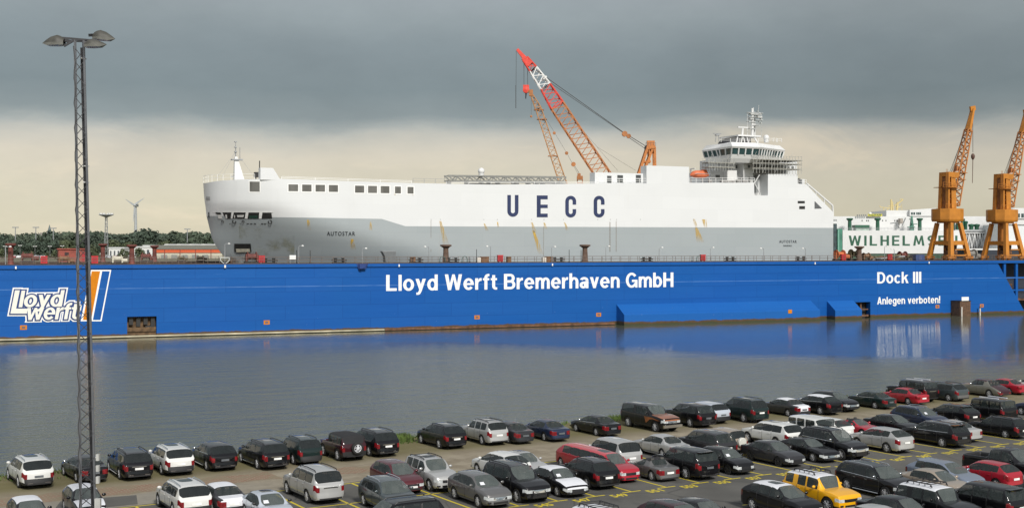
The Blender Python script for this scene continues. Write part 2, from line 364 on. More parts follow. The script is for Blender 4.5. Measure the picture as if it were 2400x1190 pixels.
def edge_v(u): return 81.2 + (u - 40.7) * .0274
def make_dirt():
    t = NT('quay_dirt'); v = t.tc.outputs['Object']; x = t.xyz(v)
    big = t.noise(v, .12, 5, .6); mid = t.noise(v, .7, 6, .65); fine = t.noise(v, 9, 4, .7)
    tracks = t.noise(t.map(v, (.05, .9, 1), rot=(0, 0, .05)), 1.0, 5, .6)
    c = t.mix(t.step(mid, .3, .72), (.200, .168, .120), (.310, .272, .205))
    c = t.mix(t.math('MULTIPLY', t.step(tracks, .5, .7), .55), c, (.19, .16, .115))
    vd = t.math('ADD', x[1], t.math('MULTIPLY', t.math('SUBTRACT', mid, .5), 5))
    g = t.math('MULTIPLY', t.step(vd, 72.2, 76.5), t.step(t.math('ADD', t.math('MULTIPLY', big, .6), t.math('MULTIPLY', fine, .5)), .32, .54))
    right = t.math('MULTIPLY', t.step(x[0], 72, 92), t.step(vd, 69, 71))
    g = t.math('MAXIMUM', g, t.math('MULTIPLY', right, t.step(fine, .35, .65)))
    c = t.mix(t.math('MULTIPLY', g, .85), c, t.mix(fine, (.080, .078, .026), (.165, .140, .058)))
    concrete = t.math('MULTIPLY', t.step(t.math('SUBTRACT', 71.3, vd), 0, 1.5), t.step(t.math('SUBTRACT', 30, x[0]), 0, 10))
    c = t.mix(t.math('MULTIPLY', concrete, .7), c, t.mix(mid, (.20, .19, .165), (.28, .265, .23)))
    c = t.mix(t.math('MULTIPLY', t.step(fine, .55, .8), .35), c, (.12, .10, .075))
    t.put(t.b.inputs['Base Color'], c); t.b.inputs['Roughness'].default_value = .95; t.b.inputs['Specular IOR Level'].default_value = .2
    t.bump(t.math('ADD', mid, t.math('MULTIPLY', fine, .3)), .5, .08)
    return t.m
U0, U1 = -420, 640
mb = MB(); n = 40; us = [U0 + (U1 - U0) * i / n for i in range(n + 1)]
vs = [(u, -700, 0) for u in us] + [(u, edge_v(u), 0) for u in us] + [(u, edge_v(u) + .25, -.12) for u in us] + [(u, edge_v(u) + .3, -6) for u in us]
fs = []
for r in range(3):
    for i in range(n): fs.append((r * (n + 1) + i, r * (n + 1) + i + 1, (r + 1) * (n + 1) + i + 1, (r + 1) * (n + 1) + i))
mb.add(vs, fs); struct('quay_ground', mb, make_dirt(), QUAY)

def make_asphalt():
    t = NT('asphalt'); v = t.tc.outputs['Object']
    big = t.noise(v, .22, 5, .6); fine = t.noise(v, 14, 3, .7); oil = t.noise(t.map(v, (.7, .35, 1)), 1.0, 3)
    c = t.mix(t.step(big, .3, .7), (.080, .078, .071), (.114, .110, .100))
    c = t.mix(t.math('MULTIPLY', t.step(oil, .6, .75), .5), c, (.045, .045, .045))
    c = t.mix(t.math('MULTIPLY', t.step(fine, .5, .8), .4), c, (.14, .138, .13))
    x = t.xyz(v); vo = t.new('ShaderNodeTexVoronoi'); vo.feature = 'DISTANCE_TO_EDGE'; vo.inputs['Scale'].default_value = .16
    wv = t.new('ShaderNodeMixRGB'); wv.inputs[0].default_value = .12; t.L.new(v, wv.inputs[1]); nz = t.new('ShaderNodeTexNoise'); nz.inputs['Scale'].default_value = .9; t.L.new(v, nz.inputs['Vector']); t.L.new(nz.outputs['Color'], wv.inputs[2]); t.L.new(wv.outputs[0], vo.inputs['Vector'])
    c = t.mix(t.math('MULTIPLY', t.step(vo.outputs['Distance'], .012, .003), .5), c, (.035, .035, .034))
    sp = t.new('ShaderNodeTexVoronoi'); sp.inputs['Scale'].default_value = .42; sp.inputs['Randomness'].default_value = 1.0; t.L.new(v, sp.inputs['Vector'])
    c = t.mix(t.math('MULTIPLY', t.math('MULTIPLY', t.step(sp.outputs['Distance'], .24, .05), t.step(fine, .25, .6)), .6), c, (.030, .030, .031))
    pa = t.new('ShaderNodeTexVoronoi'); pa.distance = 'CHEBYCHEV'; pa.inputs['Scale'].default_value = .07; t.L.new(v, pa.inputs['Vector'])
    c = t.mix(t.math('MULTIPLY', t.step(t.xyz(pa.outputs['Color'])[0], .55, .56), .22), c, (.125, .120, .108))
    t.put(t.b.inputs['Base Color'], c); t.b.inputs['Roughness'].default_value = .85; t.b.inputs['Specular IOR Level'].default_value = .3
    t.bump(fine, .25, .02); return t.m
ASPH = make_asphalt()
random.seed(3)
def ragged(u0, u1, v, step=1.2, a=.12): 
    return [(u0 + (u1 - u0) * i / int((u1 - u0) / step), v + random.uniform(-a, a)) for i in range(int((u1 - u0) / step) + 1)]
edge = ragged(19, 118, 67.55) + [(400, 67.5)]
mb = MB(); vs = [(a, b, .004) for a, b in edge] + [(a, -500, .004) for a, b in edge]; k = len(edge)
mb.add(vs, [(i, k + i, k + i + 1, i + 1) for i in range(k - 1)])
mb.add([(-40, 66.4, .004), (-40, -500, .004), (19, -500, .004), (19, 67.5, .004)], [(0, 1, 2, 3)])
struct('parking_asphalt', mb, ASPH, QUAY)
mb = MB(); mb.add([(13.2, 67.9, .006), (17.6, 67.7, .006), (18.2, 70.3, .006), (14.2, 70.7, .006)], [(0, 1, 2, 3)])
struct('asphalt_patch', mb, ASPH, QUAY)

def make_brick():
    t = NT('brick_paving'); v = t.tc.outputs['Object']
    bt = t.new('ShaderNodeTexBrick'); t.L.new(v, bt.inputs['Vector']); bt.inputs['Scale'].default_value = 1.1
    bt.inputs['Color1'].default_value = (.20, .085, .050, 1); bt.inputs['Color2'].default_value = (.23, .14, .09, 1); bt.inputs['Mortar'].default_value = (.24, .20, .14, 1)
    bt.inputs['Mortar Size'].default_value = .05
    mid = t.noise(v, .8, 5, .65)
    t.put(t.b.inputs['Base Color'], t.mix(t.step(mid, .42, .62), bt.outputs['Color'], (.20, .165, .105))); t.b.inputs['Roughness'].default_value = .9
    return t.m
BR = make_brick()
for (a, b, w0, w1) in ((-12, 27, 70.9, 73.3), (29, 35.5, 70.2, 72.2)):
    lo = ragged(a, b, w0, .9, .25); hi = ragged(a, b, w1, .9, .25); k = len(lo)
    mb = MB(); mb.add([(p, q, .004) for p, q in lo] + [(p, q, .004) for p, q in hi], [(i, i + 1, k + i + 1, k + i) for i in range(k - 1)])
    struct('paving_strip', mb, BR, QUAY)

# painted stall lines and stall numbers
def make_yellow():
    t = NT('yellow_road_paint'); v = t.tc.outputs['Object']; f = t.noise(v, 5, 5, .7)
    t.put(t.b.inputs['Base Color'], t.mix(t.step(f, .52, .80), (.58, .46, .025), (.30, .26, .07))); t.b.inputs['Roughness'].default_value = .7
    return t.m
YEL = make_yellow()
PITCH = 2.514; UT = 37.46; VT = 56.55
mb = MB()
def strip(u0, v0, u1, v1, w=.14, z=.008):
    d = Vector((u1 - u0, v1 - v0)).normalized(); nx, ny = -d.y * w / 2, d.x * w / 2
    mb.add([(u0 + nx, v0 + ny, z), (u0 - nx, v0 - ny, z), (u1 - nx, v1 - ny, z), (u1 + nx, v1 + ny, z)], [(0, 1, 2, 3)])
for k in range(-9, 24):
    u = UT + k * PITCH
    strip(u, VT + .06, u, 61.84); strip(u, 61.96, u, 67.14)
    strip(u - .65, VT, u + .65, VT)
    strip(u + .1, 61.9, u + PITCH - .1, 61.9, z=.0085)
    if k < 12: strip(u + .02, 67.2, u + PITCH - .02, 67.2)
for k in range(-4, 18):
    u = UT + k * PITCH + 1.0
    strip(u, 50.4, u, 40.2); strip(u - .65, 50.46, u + .65, 50.46)
struct('road_marking', mb, YEL, QUAY)
mb = MB()
for k in range(-5, 17):
    vs, fs = glyphs(str(545 + 2 * k), .035, res=2)
    x0 = min(p.x for p in vs); x1 = max(p.x for p in vs); uc = UT + (k - .5) * PITCH
    mb.add([(uc - .5 + (p.x - x0) / (x1 - x0) * 1.05, 55.75 + p.y / CAPH * .62, .008) for p in vs], fs)
struct('road_marking', mb, YEL, QUAY)

# grass on the quay edge (nobody could count it)
gm = mat('edge_grass', (.085, .13, .025), .8, var=.5, scale=1.5)
mb = MB(); random.seed(11)
def tuft(u, v, h):
    a = random.uniform(0, 6.28); w = random.uniform(.03, .07); lx, ly = random.uniform(-.2, .2), random.uniform(-.2, .2)
    c, s = math.cos(a) * w, math.sin(a) * w
    mb.add([(u - c, v - s, 0), (u + c, v + s, 0), (u + lx, v + ly, h)], [(0, 1, 2)])
for (ua, ub, back, cnt, h) in ((38.4, 40.4, 1.5, 1800, .5), (56.5, 60.5, 1.4, 700, .4), (61.5, 64.5, 1.2, 600, .45), (0, 5, 3.5, 900, .35), (-10, 110, 1.0, 2600, .28), (8, 36, 2.5, 900, .2)):
    for _ in range(cnt):
        u = random.uniform(ua, ub); tuft(u, edge_v(u) - abs(random.gauss(0, back * .5)), h * random.uniform(.3, 1.1))
g = single('edge_grass', mb, gm, None, None, frame=QUAY); tag(g, 'green grass tufts growing along the quay edge', 'grass', kind='stuff')

# ================================================================ far shore
def make_shore():
    t = NT('far_shore'); v = t.tc.outputs['Object']; f = t.noise(v, .02, 5, .6)
    t.put(t.b.inputs['Base Color'], t.mix(f, (.09, .10, .05), (.17, .16, .11))); t.b.inputs['Roughness'].default_value = .95; return t.m
mb = MB(); ys = [(469, -4), (470, 1.8), (570, 2.4), (630, 8), (900, 8.5), (9500, 9)]
mb.add([(sx * (5000 if y_ < 2000 else 9000), y_, z_) for y_, z_ in ys for sx in (-1, 1)], [(2 * i, 2 * i + 1, 2 * i + 3, 2 * i + 2) for i in range(5)])
struct('far_shore_ground', mb, make_shore())
LEAF = [mat('leaf_dark', (.050, .072, .050), .85, var=.45, scale=.25), mat('leaf_mid', (.062, .084, .054), .85, var=.45, scale=.25), mat('leaf_olive', (.068, .084, .040), .85, var=.4, scale=.25)]  # distant haze mixed into the leaf colours, lifted and slightly blued
BARK = mat('bark', (.07, .055, .04), .9)
def crown_mb(rnd, w, h, base, n, leaf, blobs):
    mb = MB(); cs = []
    for _ in range(blobs):
        a, rr = rnd.uniform(0, 6.28), rnd.uniform(0, .34) * w
        cs.append((math.cos(a) * rr, math.sin(a) * rr, base + h * rnd.uniform(.2, .82), w * rnd.uniform(.16, .30)))
    cs.append((0, 0, base + h * .55, w * .3)); cs.append((0, 0, base + h * .85, w * .17))
    for _ in range(n):
        cx, cy, cz, cr = rnd.choice(cs)
        d = Vector((rnd.gauss(0, 1), rnd.gauss(0, 1), rnd.gauss(0, 1))).normalized() * cr * rnd.uniform(.75, 1.08)
        p = Vector((cx + d.x, cy + d.y, cz + d.z * .85)); s = leaf * rnd.uniform(.6, 1.3)
        nrm = (d.normalized() + Vector((rnd.gauss(0, .28), rnd.gauss(0, .28), rnd.gauss(0, .28)))).normalized()
        a = nrm.orthogonal().normalized() * s; b = nrm.cross(a)
        mb.add([p - a - b * .6, p + a - b * .6, p + a * .6 + b, p - a * .6 + b], [(0, 1, 2, 3)])
    return mb
def trunk_mb(h, r, rnd):
    mb = MB(); mb.tube((0, 0, 0), (0, 0, h), r, r * .55, 7)
    for _ in range(5):
        a = rnd.uniform(0, 6.28); mb.tube((0, 0, h * rnd.uniform(.5, .9)), (math.cos(a) * h * .35, math.sin(a) * h * .35, h * rnd.uniform(1.1, 1.5)), r * .4, r * .15, 5)
    return mb
rnd = random.Random(5); kinds = []
for (w, h, lab, n, blobs) in ((13, 15, 'broad dark green deciduous tree', 1150, 13), (9, 18, 'tall narrow green deciduous tree', 900, 10), (16, 13, 'wide low dark green tree', 1250, 16), (6, 6, 'small bushy green tree', 260, 6)):
    kinds.append((crown_mb(rnd, w, h * .86, h * .14, n, .72 if h > 8 else .4, blobs).mesh('crown', smooth=False), trunk_mb(h * .35, .3 if h > 8 else .15, rnd).mesh('trunk', smooth=True), lab))
    for m_ in (kinds[-1][0],): m_.materials.append(LEAF[0])
    kinds[-1][1].materials.append(BARK)
def tree(name, x, Y, ztop, k, where, group, leaf=0, zg=8.4):
    cm, tm, lab = kinds[k]; h = (15, 18, 13, 6)[k]; sc = (ztop - zg) / h
    t = bpy.data.objects.new(name, None); LINK(t); t.location = (x, Y, zg); t.scale = (sc * rnd.uniform(.9, 1.15), sc, sc); t.rotation_euler = (0, 0, rnd.uniform(0, 6.28))
    tag(t, f'{lab} {where}', 'tree', group)
    for nm, me in (('crown', cm), ('trunk', tm)):
        o = bpy.data.objects.new(nm, me); LINK(o); o.parent = t
        if nm == 'crown':
            o.material_slots[0].link = 'OBJECT'; o.material_slots[0].material = LEAF[leaf]
    return t
i = 0
x = -140
# the tree line as it stands along the horizon left of the ship: (photo column, row of the top, kind)
skyline = [(-120, 549, 0), (-80, 546, 2), (-45, 552, 0), (-10, 550, 2), (22, 549, 0), (48, 551, 2), (62, 542, 1), (82, 546, 0), (104, 540, 1), (120, 541, 0), (142, 547, 2), (152, 545, 0), (172, 547, 2),
           (196, 549, 0), (222, 552, 2), (238, 549, 0), (262, 552, 2), (284, 549, 0), (300, 551, 2), (322, 543, 0), (340, 540, 2), (358, 541, 0), (374, 543, 1), (392, 551, 2), (408, 542, 0), (424, 541, 1), (440, 544, 0), (455, 546, 2), (470, 546, 0), (486, 541, 1), (502, 545, 0), (540, 548, 2), (590, 546, 0)]
for (px, py, k) in skyline:
    Y = rnd.uniform(960, 1150); X, zt = wp(px, py + 1, Y)
    tree('tree', X, Y, zt, k, 'in the far tree line beyond the dock', 'trees of the far tree line', leaf=rnd.randrange(2))
for (px, py, k) in ((-60, 566, 2), (10, 563, 0), (45, 566, 2), (78, 561, 0), (98, 570, 2), (128, 563, 0), (160, 566, 2), (225, 566, 0), (262, 565, 2), (300, 569, 2), (345, 566, 0), (385, 567, 2), (430, 565, 0), (470, 566, 2)):
    Y = rnd.uniform(820, 900); X, zt = wp(px, py, Y)
    tree('tree', X, Y, zt, k, 'in front of the far tree line', 'trees in front of the far tree line', leaf=rnd.randrange(3))
for (px, py) in ((4, 583), (58, 590), (72, 588), (112, 592), (128, 586), (212, 574), (222, 582), (287, 583), (296, 588), (327, 581), (335, 586)):
    Y = rnd.uniform(650, 690); X, zt = wp(px, py, Y)
    tree('small_tree', X, Y, zt, 3, 'on the far shore by the car park', 'small trees on the far shore', leaf=2, zg=8.0)
# the woods behind, one mass
mb = MB(); r2 = random.Random(9)
for _ in range(9000):
    Y = r2.uniform(1150, 1300); px = r2.uniform(-200, 700)
    X = (px - 1200) / F * Y; top = zpx(553 + 4 * math.sin(px * .05) + 3 * math.sin(px * .017), Y)
    z = 8 + (top - 8) * r2.random() ** .6; s = r2.uniform(1.2, 2.6)
    a = Vector((r2.gauss(0, 1), r2.gauss(0, 1) * .5, r2.gauss(0, .6))).normalized() * s; b = Vector((r2.gauss(0, .4), r2.gauss(0, .4), 1)).normalized() * s
    mb.add([(X - a.x - b.x, Y - a.y - b.y, z - a.z - b.z), (X + a.x - b.x, Y + a.y - b.y, z + a.z - b.z), (X + a.x * .6 + b.x, Y + a.y + b.y, z + a.z + b.z), (X - a.x + b.x, Y - a.y + b.y, z - a.z + b.z)], [(0, 1, 2, 3)])
g = single('far_woods', mb, LEAF[0], None, None); tag(g, 'dense far wood behind the tree line', 'woods', kind='stuff')
# ================================================================ buildings and masts on the far shore
GREYM = mat('grey_steel', (.30, .31, .32), .5, .4); WHITEW = mat('white_wall', (.62, .62, .60), .7, var=.06)
def bld(name, label, cat, x0, x1, ytop, Y, depth, group=None, zb=8.0):
    X0, zt = wp(x0, ytop, Y); X1, _ = wp(x1, ytop, Y)
    return thing(name, label, cat, ((X0 + X1) / 2, Y + depth / 2, zb), group=group), X0, X1, zt
# long hall with grey roof and orange red fascia
t, X0, X1, zt = bld('warehouse', 'long hall with grey roof, white roof lights and an orange red fascia', 'warehouse', 365, 520, 574, 720, 30)
z1 = zpx(584, 720); z2 = zpx(592, 720)
part('wall', MB().box(X0 + .3, X1, 720.4, 750, 8, z2), mat('cream_wall', (.48, .45, .36), .8), t)
part('fascia', MB().box(X0, X1 + .3, 720, 750.3, z2, z1), mat('orange_fascia', (.55, .10, .035), .6, var=.08), t)
m_ = MB(); m_.prism([(X0 - .4, z1), (X1 + .4, z1), (X1, zt), (X0 + .8, zt)], 719.6, 750.6); part('roof', m_, mat('grey_roof', (.16, .16, .14), .8), t)
for k in range(5):
    xx = X0 + 4 + k * 7.2; m_ = MB(); m_.prism([(xx, zt), (xx + 3, zt), (xx + 2.2, zt + .6), (xx + .8, zt + .6)], 722, 748); part('roof_light', m_, WHITEW, t)
for k in range(4):
    xx = X0 + 5 + k * 9; part('pier', MB().box(xx, xx + .35, 719.85, 719.98, 8, z1), mat('dark_red_steel', (.20, .05, .035), .6), t)
m_ = MB()
for k in range(5): m_.box(X0 + 3 + k * 6, X0 + 6.5 + k * 6, 720.3, 720.39, 8, z2 - 1.2)
part('door', m_, mat('grey_door', (.25, .26, .24), .6), t)
for (a, b, y, Y, lab) in ((255, 291, 579, 740, 'low white shed beside the bushy trees'), (312, 368, 577, 780, 'long white shed left of the red hall'), (335, 362, 574, 830, 'pale shed roof behind the long white shed')):
    t, X0, X1, zt = bld('shed', lab, 'shed', a, b, y, Y, 14)
    part('wall', MB().box(X0, X1, Y, Y + 14, 8, zt - .9), WHITEW, t); m_ = MB(); m_.prism([(X0 - .3, zt - .9), (X1 + .3, zt - .9), (X1, zt), (X0, zt)], Y - .3, Y + 14.3)
    part('roof', m_, mat('pale_roof', (.50, .51, .50), .6), t)
    m_ = MB()
    for k in range(4): w = (X1 - X0) / 4; m_.box(X0 + w * k + w * .3, X0 + w * k + w * .7, Y - .05, Y - .005, 9, zt - 2.2)
    part('window', m_, mat('shed_glass', (.08, .09, .10), .2), t)
# houses showing among the trees
for (a, b, y, lab) in ((4, 18, 556, 'pale gabled house among the trees at the far left'), (228, 243, 548, 'pale house on the horizon beside the floodlight tower'), (385, 400, 551, 'grey gabled house between the broad trees'), (452, 463, 551, 'small pale house close to the bow'), (88, 108, 545, 'red roofed house left of the church')):
    Y = 1158; t, X0, X1, zt = bld('house', lab, 'house', a, b, y, Y, 9, zb=8.4)
    part('wall', MB().box(X0, X1, Y, Y + 9, 8.4, zt - 1.8), mat('house_wall', (.42, .40, .36), .8), t)
    m_ = MB(); m_.prism([(X0 - .4, zt - 1.8), (X1 + .4, zt - 1.8), ((X0 + X1) / 2, zt)], Y - .3, Y + 9.3); part('roof', m_, mat('tile_roof', (.26, .13, .09) if 'red' in lab else (.24, .22, .20), .8), t)
# church
Y = 1200; X, zt = wp(116, 526, Y); t = thing('church', 'grey church spire above the trees', 'church', (X, Y, 4))
part('tower', MB().cbox((X, Y, 4 + (zt - 20) / 2), (7, 7, zt - 20)), mat('church_stone', (.13, .15, .15), .8), t)
part('spire', MB().lathe([(5.2, zt - 18.2), (2.4, zt - 8), (.05, zt)], (X, Y, 0), 8), mat('spire_slate', (.10, .13, .13), .7), t)
part('nave', MB().cbox((X - 9, Y, 10), (14, 8, 12)), MATS['church_stone'], t)
# wind turbine
Y = 1500; X, zh = wp(318, 483, Y); TUR = mat('turbine_white', (.34, .36, .37), .5, var=.04)
t = thing('wind_turbine', 'grey wind turbine with three blades on the horizon', 'wind turbine', (X, Y, 5))
part('tower', MB().tube((X, Y, 5), (X, Y, zh), 2.3, 1.3, 14), TUR, t, True)
m_ = MB(); m_.box(X - 1.8, X + 1.8, Y - 3.4, Y + 6, zh - .6, zh + 2.6); part('nacelle', m_, TUR, t)
hub = part('hub', MB().ball((X, Y - 4.2, zh + 1), 1.7), TUR, t, True)
for (px, py) in ((297, 467), (340.5, 464.5), (314.5, 520)):
    Xb, zb = wp(px, py, Y); d = Vector((Xb - X, 0, zb - zh - 1)); n_ = Vector((-d.z, 0, d.x)).normalized()
    o = Vector((X, Y - 4.2, zh + 1)); m_ = MB(); rows = []
    for f_, w_, th in ((.04, .9, .8), (.2, 1.7, .6), (.6, 1.1, .35), (1., .35, .12)):
        c = o + d * f_; rows += [c - n_ * w_ * .4 - Vector((0, th / 2, 0)), c + n_ * w_ * .9 - Vector((0, th / 4, 0)), c + n_ * w_ * .9 + Vector((0, th / 4, 0)), c - n_ * w_ * .4 + Vector((0, th / 2, 0))]
    fs = [(4 * i + j, 4 * i + (j + 1) % 4, 4 * i + 4 + (j + 1) % 4, 4 * i + 4 + j) for i in range(3) for j in range(4)] + [(3, 2, 1, 0), (12, 13, 14, 15)]
    m_.add(rows, fs); part('blade', m_, TUR, hub, root=t)
# flood light tower
Y = 800; X, zt = wp(249, 506, Y); t = thing('floodlight_tower', 'slender lattice floodlight tower with a wide lamp crown', 'floodlight tower', (X, Y, 3))
part('mast', MB().lattice((X, Y, 3), (X, Y, zt), 2.4, 1.0, 16, .14), GREYM, t)
m_ = MB(); m_.lathe([(1., zt - .8), (4.6, zt + .6), (4.6, zt + .9), (1., zt + .5)], (X, Y, 0), 16); part('platform', m_, GREYM, t)
for k in range(8):
    a = k * .785; part('lamp', MB().cbox((X + 3.9 * math.cos(a), Y + 3.9 * math.sin(a), zt + 1.4), (1.2, 1.2, .9), a), WHITEW, t)
# slim masts on the skyline
for (px, py, lab) in ((36, 533, 'slim lamp mast with a cross bar, left of the three on the skyline'), (84, 533, 'slim lamp mast with a cross bar, middle of the three on the skyline'), (125, 535, 'slim lamp mast right of the church spire'), (439, 537, 'slim mast above the trees near the bow')):
    Y = 900; X, zt = wp(px, py, Y); t = thing('lamp_mast', lab, 'lamp mast', (X, Y, 4), group='slim lamp masts on the skyline')
    part('pole', MB().tube((X, Y, 4), (X, Y, zt), .45, .3, 6), GREYM, t); part('crossbar', MB().box(X - 2.2, X + 2.2, Y - .4, Y + .4, zt - .3, zt + .4), GREYM, t)
# twin-headed street lamps of the far car park
LAMPW = mat('lamp_white', (.75, .75, .72), .4)
for (px, py, lab) in ((12, 577, 'left of the rusty mooring pillar'), (82, 577, 'above the far car park'), (117, 577, 'left of the single lamp'), (146, 576, 'over the red deckhouse'), (47, 575, 'behind the small bushes')):
    Y = 690; X, zt = wp(px, py, Y); t = thing('street_lamp', f'white twin headed street lamp {lab}', 'street lamp', (X, Y, 8.2), group='twin headed street lamps on the far shore')
    part('pole', MB().tube((X, Y, 8.2), (X, Y, zt), .1, .07, 6), GREYM, t)
    for sx in (-1, 1): part('lamp_head', MB().cbox((X + sx * .65, Y, zt), (.9, .4, .28)), LAMPW, t)
    part('arm', MB().box(X - .5, X + .5, Y - .04, Y + .04, zt - .2, zt - .12), GREYM, t)
# cars far off, a few pixels each
cc = [(.7, .7, .7), (.12, .13, .15), (.45, .46, .48), (.55, .55, .52), (.30, .05, .05)]
CM = [mat(f'far_car_{n_}', c, .3, var=.03, coat=.5) for n_, c in zip(('white', 'dark', 'silver', 'beige', 'red'), cc)]; GL = mat('far_glass', (.03, .035, .04), .15)
meshes = []
b_ = MB(); b_.prism([(-2.2, .25), (2.2, .25), (2.25, .75), (1.3, .9), (.7, 1.42), (-1.2, 1.45), (-2.1, .95), (-2.25, .7)], -.85, .85); body_me = b_.mesh('body'); body_me.materials.append(CM[0])
b_ = MB(); b_.prism([(1.15, .95), (.68, 1.36), (-1.15, 1.38), (-1.8, .97)], -.87, .87); glass_me = b_.mesh('window'); glass_me.materials.append(GL)
r3 = random.Random(21); n_ = 0
for row in range(3):
    for k in range(16):
        px = 28 + k * 8.0 + r3.uniform(-1.5, 1.5) if k < 12 else 256 + (k - 12) * 13 + r3.uniform(-3, 3)
        Y = 705 + row * 26; X = (px - 1200) / F * Y
        o = bpy.data.objects.new('distant_car', None); LINK(o); o.location = (X, Y, 8.35); o.rotation_euler = (0, 0, R(90 + r3.uniform(-8, 8)))
        c = r3.choice([0, 0, 1, 2, 2, 3, 4]); tag(o, ('white', 'dark', 'silver', 'beige', 'red')[c] + ' car in the far car park beyond the dock', 'car', 'cars in the far car park')
        for nm, me in (('body', body_me), ('window', glass_me)):
            p = bpy.data.objects.new(nm, me); LINK(p); p.parent = o
            if nm == 'body': p.material_slots[0].link = 'OBJECT'; p.material_slots[0].material = CM[c]
# ================================================================ floating dock
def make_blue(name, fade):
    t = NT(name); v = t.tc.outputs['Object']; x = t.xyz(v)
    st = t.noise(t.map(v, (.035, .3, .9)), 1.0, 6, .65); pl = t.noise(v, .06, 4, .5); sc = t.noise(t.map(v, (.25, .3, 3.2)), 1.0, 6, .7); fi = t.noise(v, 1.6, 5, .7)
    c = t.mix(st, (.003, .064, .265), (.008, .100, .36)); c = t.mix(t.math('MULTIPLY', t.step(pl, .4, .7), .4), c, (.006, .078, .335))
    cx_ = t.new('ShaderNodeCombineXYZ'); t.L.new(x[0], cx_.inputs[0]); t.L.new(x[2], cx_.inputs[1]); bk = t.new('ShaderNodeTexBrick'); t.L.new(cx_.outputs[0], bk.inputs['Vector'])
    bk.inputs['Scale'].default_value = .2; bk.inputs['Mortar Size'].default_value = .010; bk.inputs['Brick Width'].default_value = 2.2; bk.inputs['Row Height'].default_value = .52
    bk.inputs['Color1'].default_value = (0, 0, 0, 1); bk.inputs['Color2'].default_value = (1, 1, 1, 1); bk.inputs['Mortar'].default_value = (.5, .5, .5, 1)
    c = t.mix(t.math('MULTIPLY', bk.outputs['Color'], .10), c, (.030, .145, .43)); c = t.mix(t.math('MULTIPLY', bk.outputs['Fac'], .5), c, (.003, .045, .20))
    c = t.mix(fade, c, (.022, .135, .41))  # blends the whole surface evenly towards a paler blue
    up = t.step(x[2], 7.0, 10.5)
    c = t.mix(t.math('MULTIPLY', t.math('MULTIPLY', t.step(sc, .58, .78), up), .38), c, (.10, .22, .52))
    rub = t.math('MULTIPLY', t.step(t.math('ABSOLUTE', t.math('SUBTRACT', x[2], 8.78)), .12, .03), t.step(sc, .3, .6))
    c = t.mix(t.math('MULTIPLY', rub, .45), c, (.16, .29, .55))
    spk = t.math('MULTIPLY', t.step(t.noise(v, 3.5, 2, .5), .74, .78), t.step(x[2], 6, 2))
    c = t.mix(t.math('MULTIPLY', spk, .7), c, (.35, .42, .55))
    wl_ = t.math('SUBTRACT', x[2], t.math('MULTIPLY', t.math('SUBTRACT', t.noise(v, .35, 5, .7), .5), .9))
    c = t.mix(t.step(wl_, .82, .60), c, t.mix(fi, (.045, .030, .018), (.125, .080, .045)))
    c = t.mix(t.step(wl_, .34, .2), c, (.05, .055, .03))
    drip = t.math('MULTIPLY', t.step(t.noise(t.map(v, (1.1, 1, .06)), 1.0, 4, .6), .66, .8), .30)
    c = t.mix(drip, c, (.035, .065, .22))
    t.put(t.b.inputs['Base Color'], c); t.b.inputs['Roughness'].default_value = .5; t.b.inputs['Specular IOR Level'].default_value = .18
    t.bump(t.math('ADD', t.noise(t.map(v, (.35, .3, .5)), 1.0, 2), t.math('MULTIPLY', fi, .1)), .22, .15)
    return t.m
BLUE = make_blue('dock_blue_paint', 0.0); BLUEP = make_blue('pale_blue_paint', .35)  # second blue is mixed paler all over, for the bulges
RUST = mat('rusty_steel', (.13, .065, .035), .85, var=.45, scale=1.2)
DECKM = mat('dock_deck', (.075, .055, .045), .9, var=.35, scale=.6)
RUSTRED = mat('rust_red_paint', (.15, .043, .033), .7, var=.35, scale=.8)
BLACKS = mat('black_steel', (.018, .018, .018), .6)
WHITEP = mat('white_lettering', (.80, .80, .78), .5, var=.03)
ORANGEP = mat('orange_paint', (.56, .185, .006), .6, var=.08, spec=.15)
RAILM = mat('rail_steel', (.13, .10, .085), .6, var=.3)
TOP = 11.1
dock = thing('floating_dock', 'long blue floating dock wall lying in the harbour with white shipyard lettering', 'floating dock', (20, 0, WATER), DOCK)
sA, zA = pq(298, 742); sB, _ = pq(367, 742); sC, zC = pq(2000, 708); sD, _ = pq(2040, 708)
sG, _ = pq(2335, 620); sE, _ = pq(2425, 735); SEND = 158
mb = MB(); mb.prism([(-150, -6), (sA, -6), (sA, zA), (sB, zA), (sB, -6), (sC, -6), (sC, zC), (sD, zC), (sD, -6), (sE, -6), (sG, TOP - .12), (-150, TOP - .12)], 0, 1.4)
mb.prism([(-150, -6), (sE, -6), (sG, TOP - .12), (-150, TOP - .12)], 2.6, 9)
part('wing_wall', mb, BLUE, dock)
mb = MB(); mb.box(-150, SEND, -.28, 9.1, TOP - .75, TOP - .13); part('top_strake', mb, BLUE, dock)
mb = MB(); mb.box(-150, SEND, -.3, 9.15, TOP - .12, TOP); part('deck', mb, DECKM, dock)
# recess of the left opening: timber fendering and rusty back
z0 = pq(330, 788)[1]
mb = MB(); mb.box(sA - .2, sB + .2, .9, 2.5, -6, z0); mb.box(sA, sB, 1.45, 2.5, z0, zA)
for k in range(5): mb.box(sA + .05, sB - .05, .55, .9, z0 - 3 + k * .95, z0 - 2.2 + k * .95)
part('fender_recess', mb, mat('old_timber', (.115, .07, .035), .9, var=.5, scale=1.5), dock)
mb = MB()
for k in range(4):
    s = sA + .4 + k * 1.25; mb.box(s, s + .7, .7, 1.4, zA - 1.5 - .3 * (k % 2), zA - .15)
mb.box(sA + 3.2, sA + 4.7, .6, 1.4, zA - 2.8, zA - 1.7); part('fender_block', mb, BLACKS, dock)
